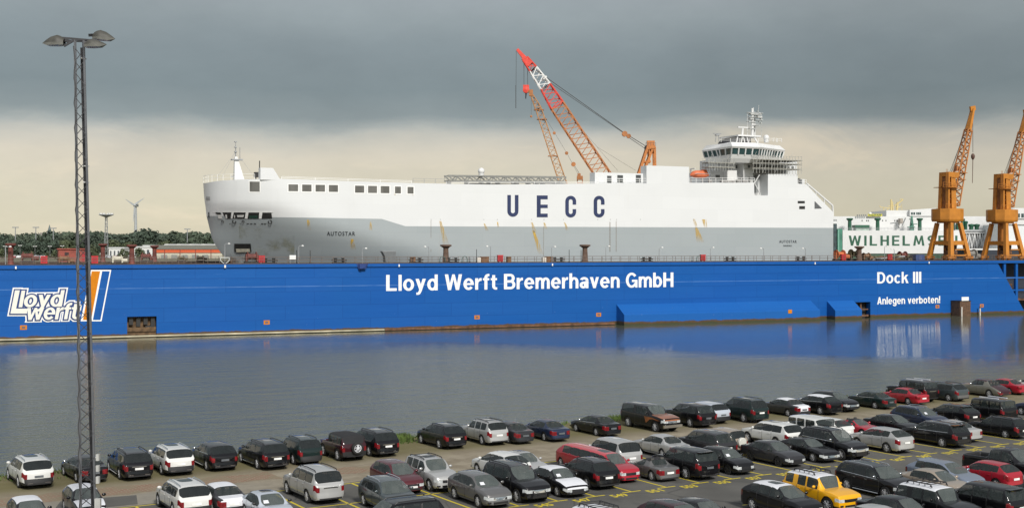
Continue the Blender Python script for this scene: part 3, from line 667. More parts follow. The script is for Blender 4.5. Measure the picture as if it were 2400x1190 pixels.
# recess of the right opening
z0c = pq(2020, 740)[1]
mb = MB(); mb.box(sC - .2, sD + .2, 1.8, 2.55, -6, zC); part('fender_recess', mb, BLACKS, dock)
mb = MB(); mb.box(sC + .5, sD - .3, .3, .6, -1.7, -1.25); mb.box(sC + 1.5, sC + 1.8, .8, 1.4, -1.2, zC - .3); mb.box(sC + 2.6, sC + 3.0, .8, 1.4, -1.2, zC - .3); mb.box(sC + .1, sD - .1, .7, .9, -.2, .05)
part('fender_block', mb, RUST, dock)
# the two bulges at the waterline
def bulge(xa, xb, ya, ym, out):
    s0, zt = pq(xa, ya); s1 = pq(xb, ya)[0]; zm = zt - 2.05
    pr = [(0, zt), (-out, zm), (-out, -6), (0, -6)]
    vs = [(s0, a, b) for a, b in pr] + [(s1, a, b) for a, b in pr]
    return MB().add(vs, [(0, 1, 2, 3), (7, 6, 5, 4), (0, 4, 5, 1), (1, 5, 6, 2)])
part('side_bulge', bulge(1445, 1900, 713, 735, 3.4), BLUEP, dock); part('side_bulge', bulge(1938, 2000, 705, 727, 3.0), BLUEP, dock)
# cream rubbing strake at the waterline and timber beyond
s1 = pq(900, 775)[0]
part('rubbing_strake', MB().box(-150, s1, -.35, 0, -1.86, -1.6), mat('cream_strake', (.42, .38, .27), .7, var=.4, scale=.3), dock)
part('rubbing_strake', MB().box(s1 + .1, pq(1440, 758)[0], -.3, 0, -1.9, -1.5), RUST, dock)
# lettering
mb = MB(); p0 = pq(905, 681.5); p1 = pq(1578, 673); stroke_text(mb, 'Lloyd Werft Bremerhaven GmbH', p0[0], p1[0], p0[1], pq(905, 644)[1] - p0[1], -.01)
part('lettering', mb, WHITEP, dock)
mb = MB(); p0 = pq(2056, 664); p1 = pq(2159, 664); stroke_text(mb, 'Dock III', p0[0], p1[0], p0[1], pq(2056, 637.5)[1] - p0[1], -.01)
part('lettering', mb, WHITEP, dock)
mb = MB(); p0 = pq(2056, 713); p1 = pq(2203, 711.5); stroke_text(mb, 'Anlegen verboten!', p0[0], p1[0], p0[1], pq(2056, 696)[1] - p0[1], -.01)
part('lettering', mb, WHITEP, dock)
# shipyard emblem: slanted outlined words with the orange flag
def lz(x, y): return pq(x / 4.615, 600 + y / 4.615)       # from the enlarged view
LOGO_NAVY = mat('navy_outline', (.008, .035, .16), .5)
def poly_part(name, polys, m, q):
    mb = MB()
    for p in polys: mb.prism([lz(*c) for c in p], q, q + .02)
    return part(name, mb, m, dock)
def word(txt, xa, xb, base, asc, g, q, mb):
    a = lz(xa, base); b = lz(xb, base); stroke_text(mb, txt, a[0], b[0], a[1], lz(xa, asc)[1] - a[1], q, .03, .17, g)
flag_out = [(985, 148), (1203, 148), (1098, 703), (872, 703)]
poly_part('emblem_outline', [flag_out], WHITEP, -.03)
poly_part('emblem_field', [[(1105, 163), (1187, 163), (1086, 689), (1004, 689)]], BLUE, -.05)
poly_part('emblem_flag', [[(992, 163), (1083, 163), (985, 689), (897, 689)]], ORANGEP, -.05)
L_big = [(162, 368), (214, 368), (174, 566), (300, 566), (290, 620), (112, 620)]
for nm, m_, d, bold, q in (('emblem_outline', WHITEP, 28, .150, -.06), ('emblem_navy_outline', LOGO_NAVY, 14, .078, -.14), ('emblem_letters', mat('cream_lettering', (.72, .71, .64), .5, var=.03), 0, .0, -.22)):  # navy layer is an outline drawn around the letters
    mb = MB(); mb.prism([lz(*c) for c in grow(L_big, d)], q, q + .02)
    word('loyd', 200, 668, 552, 372, bold, q - .004, mb); word('werft', 272, 832, 690, 512, bold, q - .012, mb)
    part(nm, mb, m_, dock)
# orange draught plates
for (px, py) in ((55, 767), (625, 755), (1118, 743), (1403, 737), (2197, 718), (2301, 716)):
    s, z = pq(px, py); mb = MB(); mb.box(s - .55, s + .55, -.03, 0, z - .38, z + .38); o = part('draught_plate', mb, ORANGEP, dock)
    mb = MB(); mb.box(s - .3, s + .3, -.045, -.031, z - .2, z + .2); f_ = part('plate_mark', mb, mat('dull_blue', (.15, .10, .12), .6), dock); f_.parent = o
s, z = pq(1830, 728); part('draught_plate', MB().box(s - .5, s + .5, -3.45, -3.4, z - .4, z + .4), ORANGEP, dock)
# right end: open gallery under the deck
mb = MB()
for px in (2356, 2384, 2416, 2448):
    s = pq(px, 620)[0]; mb.box(s - .35, s + .35, .1, .7, -6, TOP - .76)
za = pq(2370, 651)[1]; zb_ = pq(2370, 680)[1]
mb.box(sG + 1, SEND, .15, .55, za - .15, za + .2); mb.box(sG + 3, SEND, .15, .55, zb_ - .15, zb_ + .2)
part('gallery_frame', mb, BLUE, dock)
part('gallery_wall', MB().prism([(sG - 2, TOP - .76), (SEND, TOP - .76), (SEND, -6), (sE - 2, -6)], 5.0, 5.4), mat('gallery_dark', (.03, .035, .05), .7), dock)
mb = MB(); sa = pq(2362, 680)[0]
for k in range(7): mb.box(sa + k * .9, sa + 1 + k * .9, 1.4, 3.4, 3.2 - k * .35, 3.45 - k * .35)
mb.box(sa - 1, SEND, 1.2, 4.8, 1.2, 1.5); mb.box(sa, sa + 5, 3.6, 4.6, 3.0, 5.2); part('gallery_stair', mb, RUST, dock)
# far wing wall and pontoon
part('wing_wall', MB().box(-150, SEND, 42, 48.5, -6, TOP - .3), RUSTRED, dock, label='rust brown far wing wall behind the ship')
part('deck', MB().box(-150, SEND, 41.8, 48.7, TOP - .29, TOP), DECKM, dock)
part('pontoon', MB().box(-149, SEND - 1, 9, 42, -6, .3), RUST, dock)
mb = MB()
for k in range(60):
    s = -60 + k * 2.3
    mb.box(s, s + 1.6, 22.2, 24.6, .3, 2.4)
part('keel_block', mb, mat('keel_timber', (.16, .12, .08), .9), dock)
# railings
def railing(q, s0, s1, step=2.2):
    mb = MB(); s = s0
    while s <= s1: mb.beam((s, q, TOP), (s, q, TOP + 1.15), .06); s += step
    for h in (.6, 1.12): mb.beam((s0, q, TOP + h), (s1, q, TOP + h), .05)
    return mb
part('railing', railing(.1, -149, 156), RAILM, dock); part('railing', railing(8.8, -149, 156), RAILM, dock); part('railing', railing(48.3, -149, 156), RAILM, dock)
mb = MB()
for (px) in (37, 527, 934, 1293, 1908, 2175): s = pq(px, 625)[0]; mb.box(s - .12, s + .12, -.42, -.28, TOP - .75, TOP - .3)
part('marker_lamp', mb, WHITEP, dock)
s = pq(848, 622)[0]; m_ = MB(); m_.add([(s - 1.2, -.29, TOP - .1), (s + 1.2, -.29, TOP - .1), (s + .9, -.9, TOP - .5), (s - .3, -.9, TOP - 1.2), (s - .6, -.3, TOP - 1.5)], [(0, 1, 2, 3, 4)]); m_.box(s - .7, s + .7, -.8, -.28, TOP - 1.1, TOP - .2)
part('chute', m_, LOGO_NAVY, dock)

# ================================================================ things standing on the dock
def dock_lamp(px, py, i, lab, q=1.2, arm=1):
    s = pq(px, 600, q)[0]; zt = pq(px, py, q)[1]
    t = thing('dock_lamp', lab, 'lamp post', (s, q, TOP), DOCK, 'lamp posts along the dock deck')
    part('pole', MB().tube((s, q, TOP), (s, q, zt - .2), .09, .06, 6), GREYM, t)
    part('arm', MB().path([(s, q, zt - .2), (s + .12 * arm, q, zt), (s + .6 * arm, q, zt + .02)], .045), GREYM, t)
    part('lamp_head', MB().lathe([(.05, .16), (.26, .05), (.24, -.08), (.01, -.1)], (s + .75 * arm, q, zt), 8), LAMPW, t)
for i, (px, py, arm, lab) in enumerate(((700, 576, 1, 'small lamp post beside the white notice board'), (849, 582, 1, 'small lamp post near the grey funnel under the ship name'), (1005, 578, -1, 'small lamp post with a crosspiece left of the first brown pillar'),
        (1150, 577, -1, 'small lamp post between brown crates and red box'), (1293, 578, 1, 'small white headed lamp post right of the second brown crate'), (1420, 577, 1, 'small lamp post right of the second brown pillar'), (1545, 580, 1, 'small lamp post below the white deckhouse block'),
        (1665, 580, 1, 'small lamp post beside the red box near the lifeboat'), (1790, 582, -1, 'dark lamp post left of the stern name'), (1888, 582, -1, 'dark lamp post right of the stern name'), (2073, 577, 1, 'dark lamp post under the green H of the lettered ship'), (2096, 584, -1, 'short lamp post below the green E of the lettered ship'), (13, 578, 1, 'lamp post left of the rusty pillar at the photo edge'), (527, 571, 1, 'lamp post in front of the bow anchor pocket'))):
    dock_lamp(px, py, i, lab, arm=arm)
PILR = mat('pillar_brown', (.12, .075, .055), .85, var=.4, scale=1.5)
for (px, py, q, red, lab) in ((1045, 573, 2, 0, 'brown riveted mooring pillar left of the ship letter U'), (1371, 573, 2, 0, 'brown riveted mooring pillar below the ship letters C C'), (25, 570, 3, 1, 'rusty red mooring pillar at the far left of the deck'), (309, 573, 3, 1, 'rusty red mooring pillar beside the turbine'), (241, 571, 44, 1, 'rusty red mooring pillar on the far wall right of the deckhouse'), (362, 575, 44, 1, 'dark red pillar at the corner of the red hall'), (2014, 577, 2, 0, 'dark mooring pillar below the green W of the lettered ship')):
    s = pq(px, 600, q)[0]; zt = pq(px, py, q)[1]; c = (s, q, 0); sc_ = .8 if red else 1.0
    t = thing('mooring_pillar', lab, 'mooring pillar', (s, q, TOP), DOCK, 'mooring pillars on the dock'); M_ = RUSTRED if red else PILR
    part('shaft', MB().lathe([(.75 * sc_, TOP), (.62 * sc_, TOP + .3), (.5 * sc_, zt - .8), (.55 * sc_, zt - .7)], c, 14), M_, t, True)
    part('capital', MB().lathe([(.55 * sc_, zt - .7), (1.0 * sc_, zt - .35), (1.15 * sc_, zt - .3), (1.15 * sc_, zt - .05), (.9 * sc_, zt), (.01, zt + .02)], c, 14), M_, t, True)
    m_ = MB()
    for k in range(8): a = k * .785; m_.beam((s + .5 * sc_ * math.cos(a), q + .5 * sc_ * math.sin(a), TOP + .3), (s + .46 * sc_ * math.cos(a), q + .46 * sc_ * math.sin(a), zt - .8), .09)
    part('rib', m_, M_, t)
# double bollards
for px in (795, 1060, 1308, 1516, 1711, 1877, 632, 975):
    q = 1.6; s = pq(px, 608, q)[0]
    t = thing('double_bollard', 'black double mooring bollard on the dock deck edge', 'bollard', (s, q, TOP), DOCK, 'black bollards along the dock edge')
    part('base', MB().box(s - 1.3, s + 1.3, q - .35, q + .35, TOP, TOP + .18), BLACKS, t)
    for d in (-.75, .75):
        part('post', MB().lathe([(.26, TOP + .18), (.24, TOP + .75), (.36, TOP + .8), (.36, TOP + .95), (.01, TOP + .98)], (s + d, q, 0), 10), BLACKS, t, True)
    part('crossbar', MB().tube((s - 1.5, q, TOP + .55), (s + 1.5, q, TOP + .55), .13), BLACKS, t)
# red hose cabinets
REDP = mat('signal_red', (.50, .022, .03), .5, var=.1)
for (px, q, lab) in ((103, 3, 'bright red cabinet left of the red deckhouse'), (222, 2.2, 'bright red cabinet right of the lattice mast'), (613, 1.5, 'bright red cabinet under the ship bow'), (1172, 1.5, 'bright red cabinet between the two brown pillars'), (1647, 1.5, 'dark red cabinet below the lifeboat'), (1976, 3, 'pink red cabinet beside the ship stern'), (2085, 3, 'red cabinet among the deck machinery under the lettered ship')):
    s = pq(px, 608, q)[0]; t = thing('hose_cabinet', lab, 'cabinet', (s, q, TOP), DOCK, 'red cabinets on the dock deck')
    part('case', MB().box(s - .55, s + .55, q - .3, q + .3, TOP + .15, TOP + 1.35), REDP, t)
    m_ = MB(); m_.box(s - .6, s + .6, q - .36, q + .36, TOP + 1.35, TOP + 1.45); part('lid', m_, REDP, t)
    m_ = MB(); m_.box(s - .45, s - .3, q - .2, q + .2, TOP, TOP + .15); m_.box(s + .3, s + .45, q - .2, q + .2, TOP, TOP + .15); part('foot', m_, BLACKS, t)
    part('door', MB().box(s - .42, s + .42, q - .325, q - .3, TOP + .3, TOP + 1.2), mat('dark_red', (.32, .015, .02), .5), t)
# crates
CRT = mat('crate_brown', (.20, .11, .06), .85, var=.4, scale=1.5); CRW = mat('crate_white', (.60, .56, .50), .7)
for (px, w, lab) in ((1128, 1.0, 'white and brown crate pair left of the red cabinet'), (1281, .8, 'brown crate beside a lamp post, right of the red cabinet'), (964, .5, 'small brown crate right of the grey funnel'), (1190, .4, 'small brown crate right of the red cabinet')):
    q = 1.8; s = pq(px, 608, q)[0]; t = thing('deck_crate', lab, 'crate', (s, q, TOP), DOCK, 'crates on the dock deck')
    part('box', MB().box(s - .2, s + 1.5 * w, q - .4, q + .4, TOP, TOP + 1.1), CRT, t)
    m_ = MB()
    for k in range(3): m_.box(s - .25, s + 1.5 * w + .05, q - .45, q - .4, TOP + .12 + k * .38, TOP + .24 + k * .38)
    part('batten', m_, RUST, t)
    if w > .7: part('end_panel', MB().box(s - 1.0, s - .25, q - .42, q + .38, TOP, TOP + .95), CRW, t)
# thin poles
for (px, py, lab) in ((727, 586, 'thin dark pole right of the white notice board'), (1117, 584, 'thin dark pole left of the white crate'), (1334, 585, 'thin dark pole right of the double bollard'), (1362, 586, 'thin dark pole just left of the brown pillar'), (1101, 601, 'short dark pole left of the crates'), (695, 586, 'thin dark pole beside the white lamp post'), (1622, 600, 'short white pole left of the green hoop')):
    q = 1.3; s = pq(px, 600, q)[0]; zt = pq(px, py, q)[1]; t = thing('deck_pole', lab, 'pole', (s, q, TOP), DOCK, 'thin poles on the dock deck')
    part('shaft', MB().tube((s, q, TOP), (s, q, zt), .075, .06, 6), BLACKS, t); part('foot', MB().lathe([(.2, TOP), (.2, TOP + .12), (.07, TOP + .15)], (s, q, 0), 8), BLACKS, t)
# grey ventilation funnel at the ship's foot
q = 8; s0, z1 = pq(897, 590, q); s1, _ = pq(928, 590, q)
t = thing('grey_funnel', 'dark grey sheet steel hopper leaning at the dock edge before the hull', 'hopper', ((s0 + s1) / 2, q, TOP), DOCK)
part('hopper', MB().prism([(s0, z1), (s1, z1), (s1, TOP + .05), (s0 + .6, TOP + .05), (s0 + .5, z1 - .9)], q, q + 1.6), mat('hopper_grey', (.13, .14, .145), .6), t); part('rim', MB().box(s0 - .06, s1 + .06, q - .06, q + 1.66, z1, z1 + .14), GREYM, t)
# notice board, hanging platform
q = .9; s = pq(686, 605, q)[0]; t = thing('notice_board', 'white notice board on two legs on the dock rail', 'notice board', (s, q, TOP), DOCK)
part('panel', MB().box(s - .6, s + .6, q - .04, q + .04, TOP + .75, TOP + 1.5), WHITEP, t); m_ = MB(); m_.box(s - .5, s - .42, q - .03, q + .03, TOP, TOP + .75); m_.box(s + .42, s + .5, q - .03, q + .03, TOP, TOP + .75); part('leg', m_, GREYM, t)
q = -.2; s = pq(527, 610, q)[0]; t = thing('davit_frame', 'pale grey bracket frame hanging over the dock edge near the bow', 'davit', (s, q, TOP), DOCK)
m_ = MB(); m_.beam((s - .8, q, TOP + 1.1), (s + .8, q, TOP + 1.1), .14); m_.beam((s - .8, q, TOP + 1.1), (s - .75, q, TOP + .5), .12); m_.beam((s + .8, q, TOP + 1.1), (s + .75, q, TOP + .5), .12); m_.beam((s - .75, q, TOP + .5), (s - .15, q, TOP + .05), .12); m_.beam((s + .75, q, TOP + .5), (s + .15, q, TOP + .05), .12)
part('frame', m_, mat('pale_steel', (.5, .52, .5), .5), t); part('lamp', MB().cbox((s, q - .15, TOP - .5), (.3, .3, .5)), LAMPW, t)
# cable hoops
for (px, lab) in ((1037, 'dark green cable hoop beside the first brown pillar'), (1638, 'green cable hoop beside the red cabinet'), (1089, 'low dark cable hoop right of the first double bollard')):
    q = 1.4; s = pq(px, 606, q)[0]; t = thing('cable_hoop', lab, 'cable hoop', (s, q, TOP), DOCK, 'cable hoops on the dock deck')
    pts = [(s + .55 * math.cos(a), q, TOP + .6 + .6 * math.sin(a)) for a in [math.pi * k / 8 for k in range(9)]]
    part('hoop', MB().path([(s + .55, q, TOP)] + pts + [(s - .55, q, TOP)], .08), mat('hoop_green', (.05, .10, .09), .6), t); part('base', MB().box(s - .75, s + .75, q - .2, q + .2, TOP, TOP + .1), BLACKS, t)
# red deckhouse and machinery on the far wall, left
q = 43; s0, zt = pq(137, 582, q); s1, _ = pq(208, 582, q)
t = thing('red_deckhouse', 'rust red steel deckhouse on the far dock wall behind the lattice mast', 'deckhouse', ((s0 + s1) / 2, q, TOP), DOCK)
DHR = mat('deckhouse_red', (.27, .062, .042), .7, var=.3, scale=.7); part('wall', MB().box(s0, s1, q, q + 4.5, TOP, zt - .25), DHR, t); part('roof', MB().box(s0 - .25, s1 + .25, q - .25, q + 4.75, zt - .25, zt), DHR, t)
for k in range(3): part('window', MB().box(s0 + 1.2 + k * 2.2, s0 + 2.0 + k * 2.2, q - .03, q, TOP + 1.3, TOP + 2.0), mat('deckhouse_glass', (.05, .03, .03), .3), t)
part('door', MB().box(s1 - 1.3, s1 - .5, q - .04, q, TOP + .05, TOP + 1.9), mat('dark_red', (.3, .02, .02), .5), t)
OLIVE = mat('olive_machine', (.12, .10, .05), .7, var=.3); RB = mat('orange_machine', (.45, .12, .04), .6, var=.25)
def winch(px, q, sc, m, lab):
    s = pq(px, 606, q)[0]; t = thing('deck_winch', lab, 'winch', (s, q, TOP), DOCK, 'winches on the dock walls')
    part('bed', MB().box(s - 1.1 * sc, s + 1.1 * sc, q - .6, q + .6, TOP, TOP + .25 * sc), BLACKS, t)
    for d in (-.8, .8): m_ = MB(); m_.prism([(s + d * sc - .12, TOP + .25 * sc), (s + d * sc + .12, TOP + .25 * sc), (s + d * sc + .12, TOP + 1.3 * sc), (s + d * sc - .12, TOP + 1.3 * sc)], q - .5, q + .5); part('cheek', m_, m, t)
    part('drum', MB().lathe([(.7 * sc, -.7 * sc), (.7 * sc, -.6 * sc), (.4 * sc, -.58 * sc), (.4 * sc, .58 * sc), (.7 * sc, .6 * sc), (.7 * sc, .7 * sc)], (s, q, TOP + .95 * sc), 12, 'x'), m, t, True)
    part('motor', MB().tube((s + .95 * sc, q, TOP + .6 * sc), (s + 1.7 * sc, q, TOP + .6 * sc), .35 * sc, n=10), m, t)
for (px, q, sc, m, lab) in ((150, 2.5, 1.0, CRT, 'small tan winch in front of the red deckhouse'), (275, 2.5, 1., mat('cream_machine', (.55, .52, .42), .6), 'cream coloured winch between the red cabinet and the rusty pillar'), (342, 44, 1.2, RUSTRED, 'rusty winch beside the long red hall'), (64, 44, 1.3, RUSTRED, 'rusty winch on the far wall at the left'), (470, 44, .8, OLIVE, 'pale winch just left of the bow'), (425, 44, .75, OLIVE, 'dark olive winch in front of the red hall'), (590, 8, 1.3, RUSTRED, 'rusty winch under the anchor pocket'),
                             (1968, 4, 1.5, RB, 'orange winch beside the ship stern'), (2003, 4, 1.6, OLIVE, 'large olive winch left of the dark pillar'), (2030, 3, 1.1, CRT, 'small brown winch right of the dark pillar'), (2115, 4, 1.3, RUSTRED, 'rusty winch in the middle of the machinery row'), (2275, 5, 1.6, mat('grey_machine', (.2, .19, .17), .7), 'grey boxlike winch between the yellow cranes')):
    winch(px, q, sc, m, lab)
for (px, lab) in ((2062, 'heap of dark pipes left of the red cabinet among the machinery'), (2135, 'heap of dark pipes near the foot of the yellow crane'), (2100, 'low heap of rusty pipes between the winches')):
    q = 3.4; s = pq(px, 606, q)[0]; t = thing('pipe_heap', lab, 'pipe heap', (s, q, TOP), DOCK, 'pipe heaps on the dock deck'); r4 = random.Random(px)
    for k in range(9):
        a = r4.uniform(-.4, .4); cx = s + r4.uniform(-1, 1); h = TOP + .15 + (k % 3) * .35
        part('pipe', MB().tube((cx - 1.4, q - a, h), (cx + 1.4, q + a, h + r4.uniform(-.15, .5)), r4.uniform(.1, .18)), r4.choice([RUST, BLACKS, GREYM, OLIVE]), t)
s = pq(2150, 606, 3)[0]; t = thing('blue_container', 'small blue box container left of the yellow crane', 'container', (s, 3, TOP), DOCK)
part('case', MB().box(s - 1.3, s + 1.3, 2, 4, TOP, TOP + 1.35), mat('container_blue', (.03, .06, .16), .5), t); part('door', MB().box(s - .5, s + .5, 1.95, 2, TOP + .1, TOP + 1.2), mat('door_blue', (.05, .08, .2), .5), t)
s = pq(2283, 606, 5)[0]; t = thing('grey_locker', 'tall grey steel locker right of the first yellow crane', 'locker', (s, 5, TOP), DOCK)
part('case', MB().box(s - .8, s + .8, 4.6, 5.8, TOP, TOP + 2.2), mat('locker_grey', (.24, .22, .19), .6), t); part('door', MB().box(s - .6, s + .6, 4.55, 4.6, TOP + .2, TOP + 2.0), GREYM, t)
# fender pile standing in the water before the dock
q = -3; s0, zt = pq(2250, 706, q); s1 = pq(2275, 706, q)[0]
t = thing('fender_pile', 'rusty brown box fender with a white sign standing in front of the dock', 'fender', ((s0 + s1) / 2, q, WATER), DOCK)
part('box', MB().box(s0, s1, q, q + 2.9, -6, zt), mat('brown_plate', (.10, .055, .03), .8, var=.4), t); part('rim', MB().box(s0 - .1, s1 + .1, q - .1, q + 2.9, zt, zt + .12), BLACKS, t)
part('sign', MB().box(s0 + .9, s1 - .2, q + .4, q + .5, zt + .12, zt + 1.0), WHITEP, t); part('guide_post', MB().tube((s0 + .3, q - .25, -3), (s0 + .3, q - .25, zt - 1.3), .16), CRW, t)
s, zt = pq(2297, 720, -.8); t = thing('mooring_post', 'thin white post at the waterline right of the brown fender', 'post', (s, -.8, WATER), DOCK); part('shaft', MB().tube((s, -.8, -5), (s, -.8, zt), .17), CRW, t); part('cap', MB().ball((s, -.8, zt), .24), RUST, t)
# ================================================================ the white and grey car carrier in the dock
SQ, CQ, HB = 12.0, 23.35, 11.35
def lerp_tab(tab, x):
    if x <= tab[0][0]: return tab[0][1]
    for (a, b), (c, d) in zip(tab, tab[1:]):
        if x <= c: return b + (d - b) * (x - a) / (c - a)
    return tab[-1][1]
STEM = [(-2, -49), (4, -49.5), (9, -50.3), (11, -51.5), (12.6, -53.6), (15.5, -55.5), (20.5, -56.7), (24, -57.0), (27, -57.2), (30, -57.2)]
ENTRY = [(-2, 62), (4, 60), (9, 54), (11, 50), (14, 42), (17, 31), (19, 24), (20.5, 20.5), (22.5, 16), (27, 13), (30, 13)]
def half_breadth(s, z):
    u = (s - lerp_tab(STEM, z)) / lerp_tab(ENTRY, z)
    if u <= 0: return 0.0
    if u >= 1: return HB
    k = min(1, max(0, (z - 10) / 13))
    return HB * (1 - (1 - u) ** (1.9 + .3 * k)) ** (.95 - .45 * k)
def hull_px(x, y, lift=.04):
    q = SQ
    for _ in range(40):
        s, z = pq(x, y, q); q += .5 * (CQ - half_breadth(s, z) - q)
    return (s, q - lift, z)
def sp(x, y): return pq(x, y, SQ)
outline = [(478, 428), (492, 424.5), (520, 421), (560, 419.5), (658, 419), (800, 424), (960, 429), (1150, 432.5), (1300, 431), (1400, 430), (1515, 430), (1615, 428.5), (1767.5, 428), (1768, 458), (1799.5, 458), (1800, 408), (1869.5, 408), (1870, 430.5), (1890, 432), (1953, 499)]
TOPL = [(sp(*p)[0], sp(*p)[1]) for p in outline]; TOPL[0] = (-57.2, 27.0)
PAINT = [(-58, 20.4), (sp(640, 508.5)[0], sp(640, 508.5)[1]), (sp(895, 513)[0], sp(895, 513)[1]), (sp(950, 530)[0], sp(950, 530)[1]), (sp(1953, 534)[0], sp(1953, 534)[1])]
SSTERN = sp(1953, 534)[0]
def make_plating(name, c1, c2, rustamt):
    t = NT(name); v = t.tc.outputs['Object']; sw = t.new('ShaderNodeCombineXYZ'); x = t.xyz(v); t.L.new(x[0], sw.inputs[0]); t.L.new(x[2], sw.inputs[1])
    bt = t.new('ShaderNodeTexBrick'); t.L.new(sw.outputs[0], bt.inputs['Vector']); bt.inputs['Scale'].default_value = .25; bt.inputs['Mortar Size'].default_value = .006
    bt.inputs['Color1'].default_value = (*c1, 1); bt.inputs['Color2'].default_value = (*c2, 1); bt.inputs['Mortar'].default_value = (*[c * .93 for c in c1], 1); bt.inputs['Brick Width'].default_value = 2.4; bt.inputs['Row Height'].default_value = .7
    n = t.noise(v, .12, 5, .6); st = t.noise(t.map(v, (.9, 1, .05)), 1.0, 4, .6)
    c = t.mix(t.math('MULTIPLY', t.step(n, .45, .75), .25), bt.outputs['Color'], tuple(a * .88 for a in c2))
    c = t.mix(t.math('MULTIPLY', t.step(st, .66, .82), rustamt), c, (.42, .34, .22))
    t.put(t.b.inputs['Base Color'], c); t.b.inputs['Roughness'].default_value = .38
    t.bump(t.noise(t.map(v, (.22, .2, .45)), 1.0, 2), .12, .12); return t.m
SWH = make_plating('ship_white', (.665, .675, .675), (.645, .655, .655), .12); SGR = make_plating('ship_grey', (.310, .345, .356), (.328, .360, .370), .12)
ship = thing('car_carrier_ship', 'huge white and grey car carrier ship standing in the floating dock', 'ship', (8, CQ, .3), DOCK)
ss = set([-57.2, -57.12, -56.9, -56.5, -56.0, -55.3, -54.4])
s = -53.6
while s < SSTERN: ss.add(round(s, 2)); s += 1.5 if s < 0 else 4.0
for a, _ in TOPL + PAINT:
    if a > -53.4: ss.add(a)
ss = sorted(p for p in ss if p <= SSTERN + .001)
def hull_rows(rows_of, name, m, cap):
    mb = MB(); rows = [rows_of(s) for s in ss]; nr = len(rows[0])
    for side in (-1, 1):
        vs = []
        for s, zs in zip(ss, rows):
            for z in zs: st = lerp_tab(STEM, z); vs.append((max(s, st), CQ + side * half_breadth(s, z), z))
        fs = []
        for i in range(len(ss) - 1):
            for j in range(nr - 1):
                f = (i * nr + j, (i + 1) * nr + j, (i + 1) * nr + j + 1, i * nr + j + 1)
                fs.append(f if side < 0 else f[::-1])
        mb.add(vs, fs)
    if cap:     # weather deck between the two top edges
        k = len(ss) * nr; mb.add([], [])
        o = len(mb.v) - 2 * k
        for i in range(len(ss) - 1):
            a, b = o + i * nr + nr - 1, o + (i + 1) * nr + nr - 1; mb.f.append((a, b, b + k, a + k))
    i = (len(ss) - 1) * nr; zs = rows[-1]
    for j in range(nr - 1): mb.add([(SSTERN, CQ - HB, zs[j]), (SSTERN, CQ + HB, zs[j]), (SSTERN, CQ + HB, zs[j + 1]), (SSTERN, CQ - HB, zs[j + 1])], [(0, 1, 2, 3)])
    return part(name, mb, m, ship, True)
def low_rows(s):
    b = lerp_tab(PAINT, s); return [2.4, 5, 8, 10, 11, 12, 13, 14, 15, 16, 17] + [17 + (b - 17) * f for f in (.33, .66, 1)]
def up_rows(s):
    b = lerp_tab(PAINT, s); t_ = max(lerp_tab(TOPL, s), b + .05); return [b + (t_ - b) * f for f in (0, .1, .2, .32, .45, .6, .75, .88, 1)]
hull_rows(low_rows, 'lower_hull', SGR, False); hull_rows(up_rows, 'topsides', SWH, True)
LOUV = None
def make_louvre():
    t = NT('louvre_window'); v = t.tc.outputs['Object']; w = t.new('ShaderNodeTexWave'); w.wave_type = 'BANDS'; w.bands_direction = 'Z'; w.inputs['Scale'].default_value = 2.2; t.L.new(v, w.inputs['Vector'])
    n = t.noise(t.map(v, (.5, .5, .1)), 1.0, 2)
    t.put(t.b.inputs['Base Color'], t.mix(t.step(n, .4, .6), t.mix(w.outputs['Fac'], (.10, .10, .09), (.16, .155, .14)), t.mix(w.outputs['Fac'], (.06, .06, .055), (.12, .115, .10)))); t.b.inputs['Roughness'].default_value = .6; return t.m
LOUV = make_louvre(); NAVY = mat('navy_letter', (.016, .028, .088), .5, var=.1, scale=.4); FRAMEW = mat('window_frame_white', (.80, .80, .78), .5, var=.03)
def patch(mb, px, nx=4, nz=3, lift=.05):
    """quad patch on the hull through four photo corners (tl, tr, br, bl)"""
    tl, tr, br, bl = [Vector((*p, 0)) for p in px]; vs = []
    for j in range(nz + 1):
        for i in range(nx + 1):
            a = tl.lerp(tr, i / nx).lerp(bl.lerp(br, i / nx), j / nz); vs.append(hull_px(a.x, a.y, lift))
    mb.add(vs, [(j * (nx + 1) + i, (j + 1) * (nx + 1) + i, (j + 1) * (nx + 1) + i + 1, j * (nx + 1) + i + 1) for j in range(nz) for i in range(nx)]); return mb
def rect(x0, x1, y0, y1, k=0): return [(x0, y0), (x1, y0 + k), (x1, y1 + k), (x0, y1)]
for (x0, x1, y0, y1) in ((585, 608.5, 425.5, 449), (676, 698.5, 432, 448), (708, 730, 432.5, 448.5), (739.5, 761.5, 433, 449), (770.5, 792, 433.5, 449.5), (832, 853.5, 435, 451.5), (862.5, 883.5, 435.5, 452), (892, 912.5, 436, 452.5), (925.5, 939.5, 437, 453), (955, 969, 438, 453.5)):
    w = part('louvre_window', patch(MB(), rect(x0, x1, y0, y1, .3), 2, 2, .06), LOUV, ship)
    f_ = part('frame', patch(MB(), rect(x0 - 2.4, x1 + 2.4, y0 - 2, y1 + 3, .3), 2, 2, .03), FRAMEW, ship); f_.parent = w
    ORI[f_] = ORI[ship]
DARKO = mat('dark_opening', (.014, .015, .014), .7, var=.4)
white_low = mat('mooring_gear_white', (.62, .62, .60), .6)
ops = [[(503, 497.5), (516, 498), (519, 503), (508, 502.5)], [(521, 498), (542, 498), (540, 512.5), (530, 512.5)], [(548, 498), (575.5, 498), (573, 512.5), (545, 512)], [(582.5, 498), (607, 498.2), (606, 512.5), (580, 512.5)], [(615, 498.2), (636, 498.8), (637.5, 512), (613, 512.5)], [(487.6, 497.5), (490.2, 497.5), (490, 510), (488.2, 510)]]
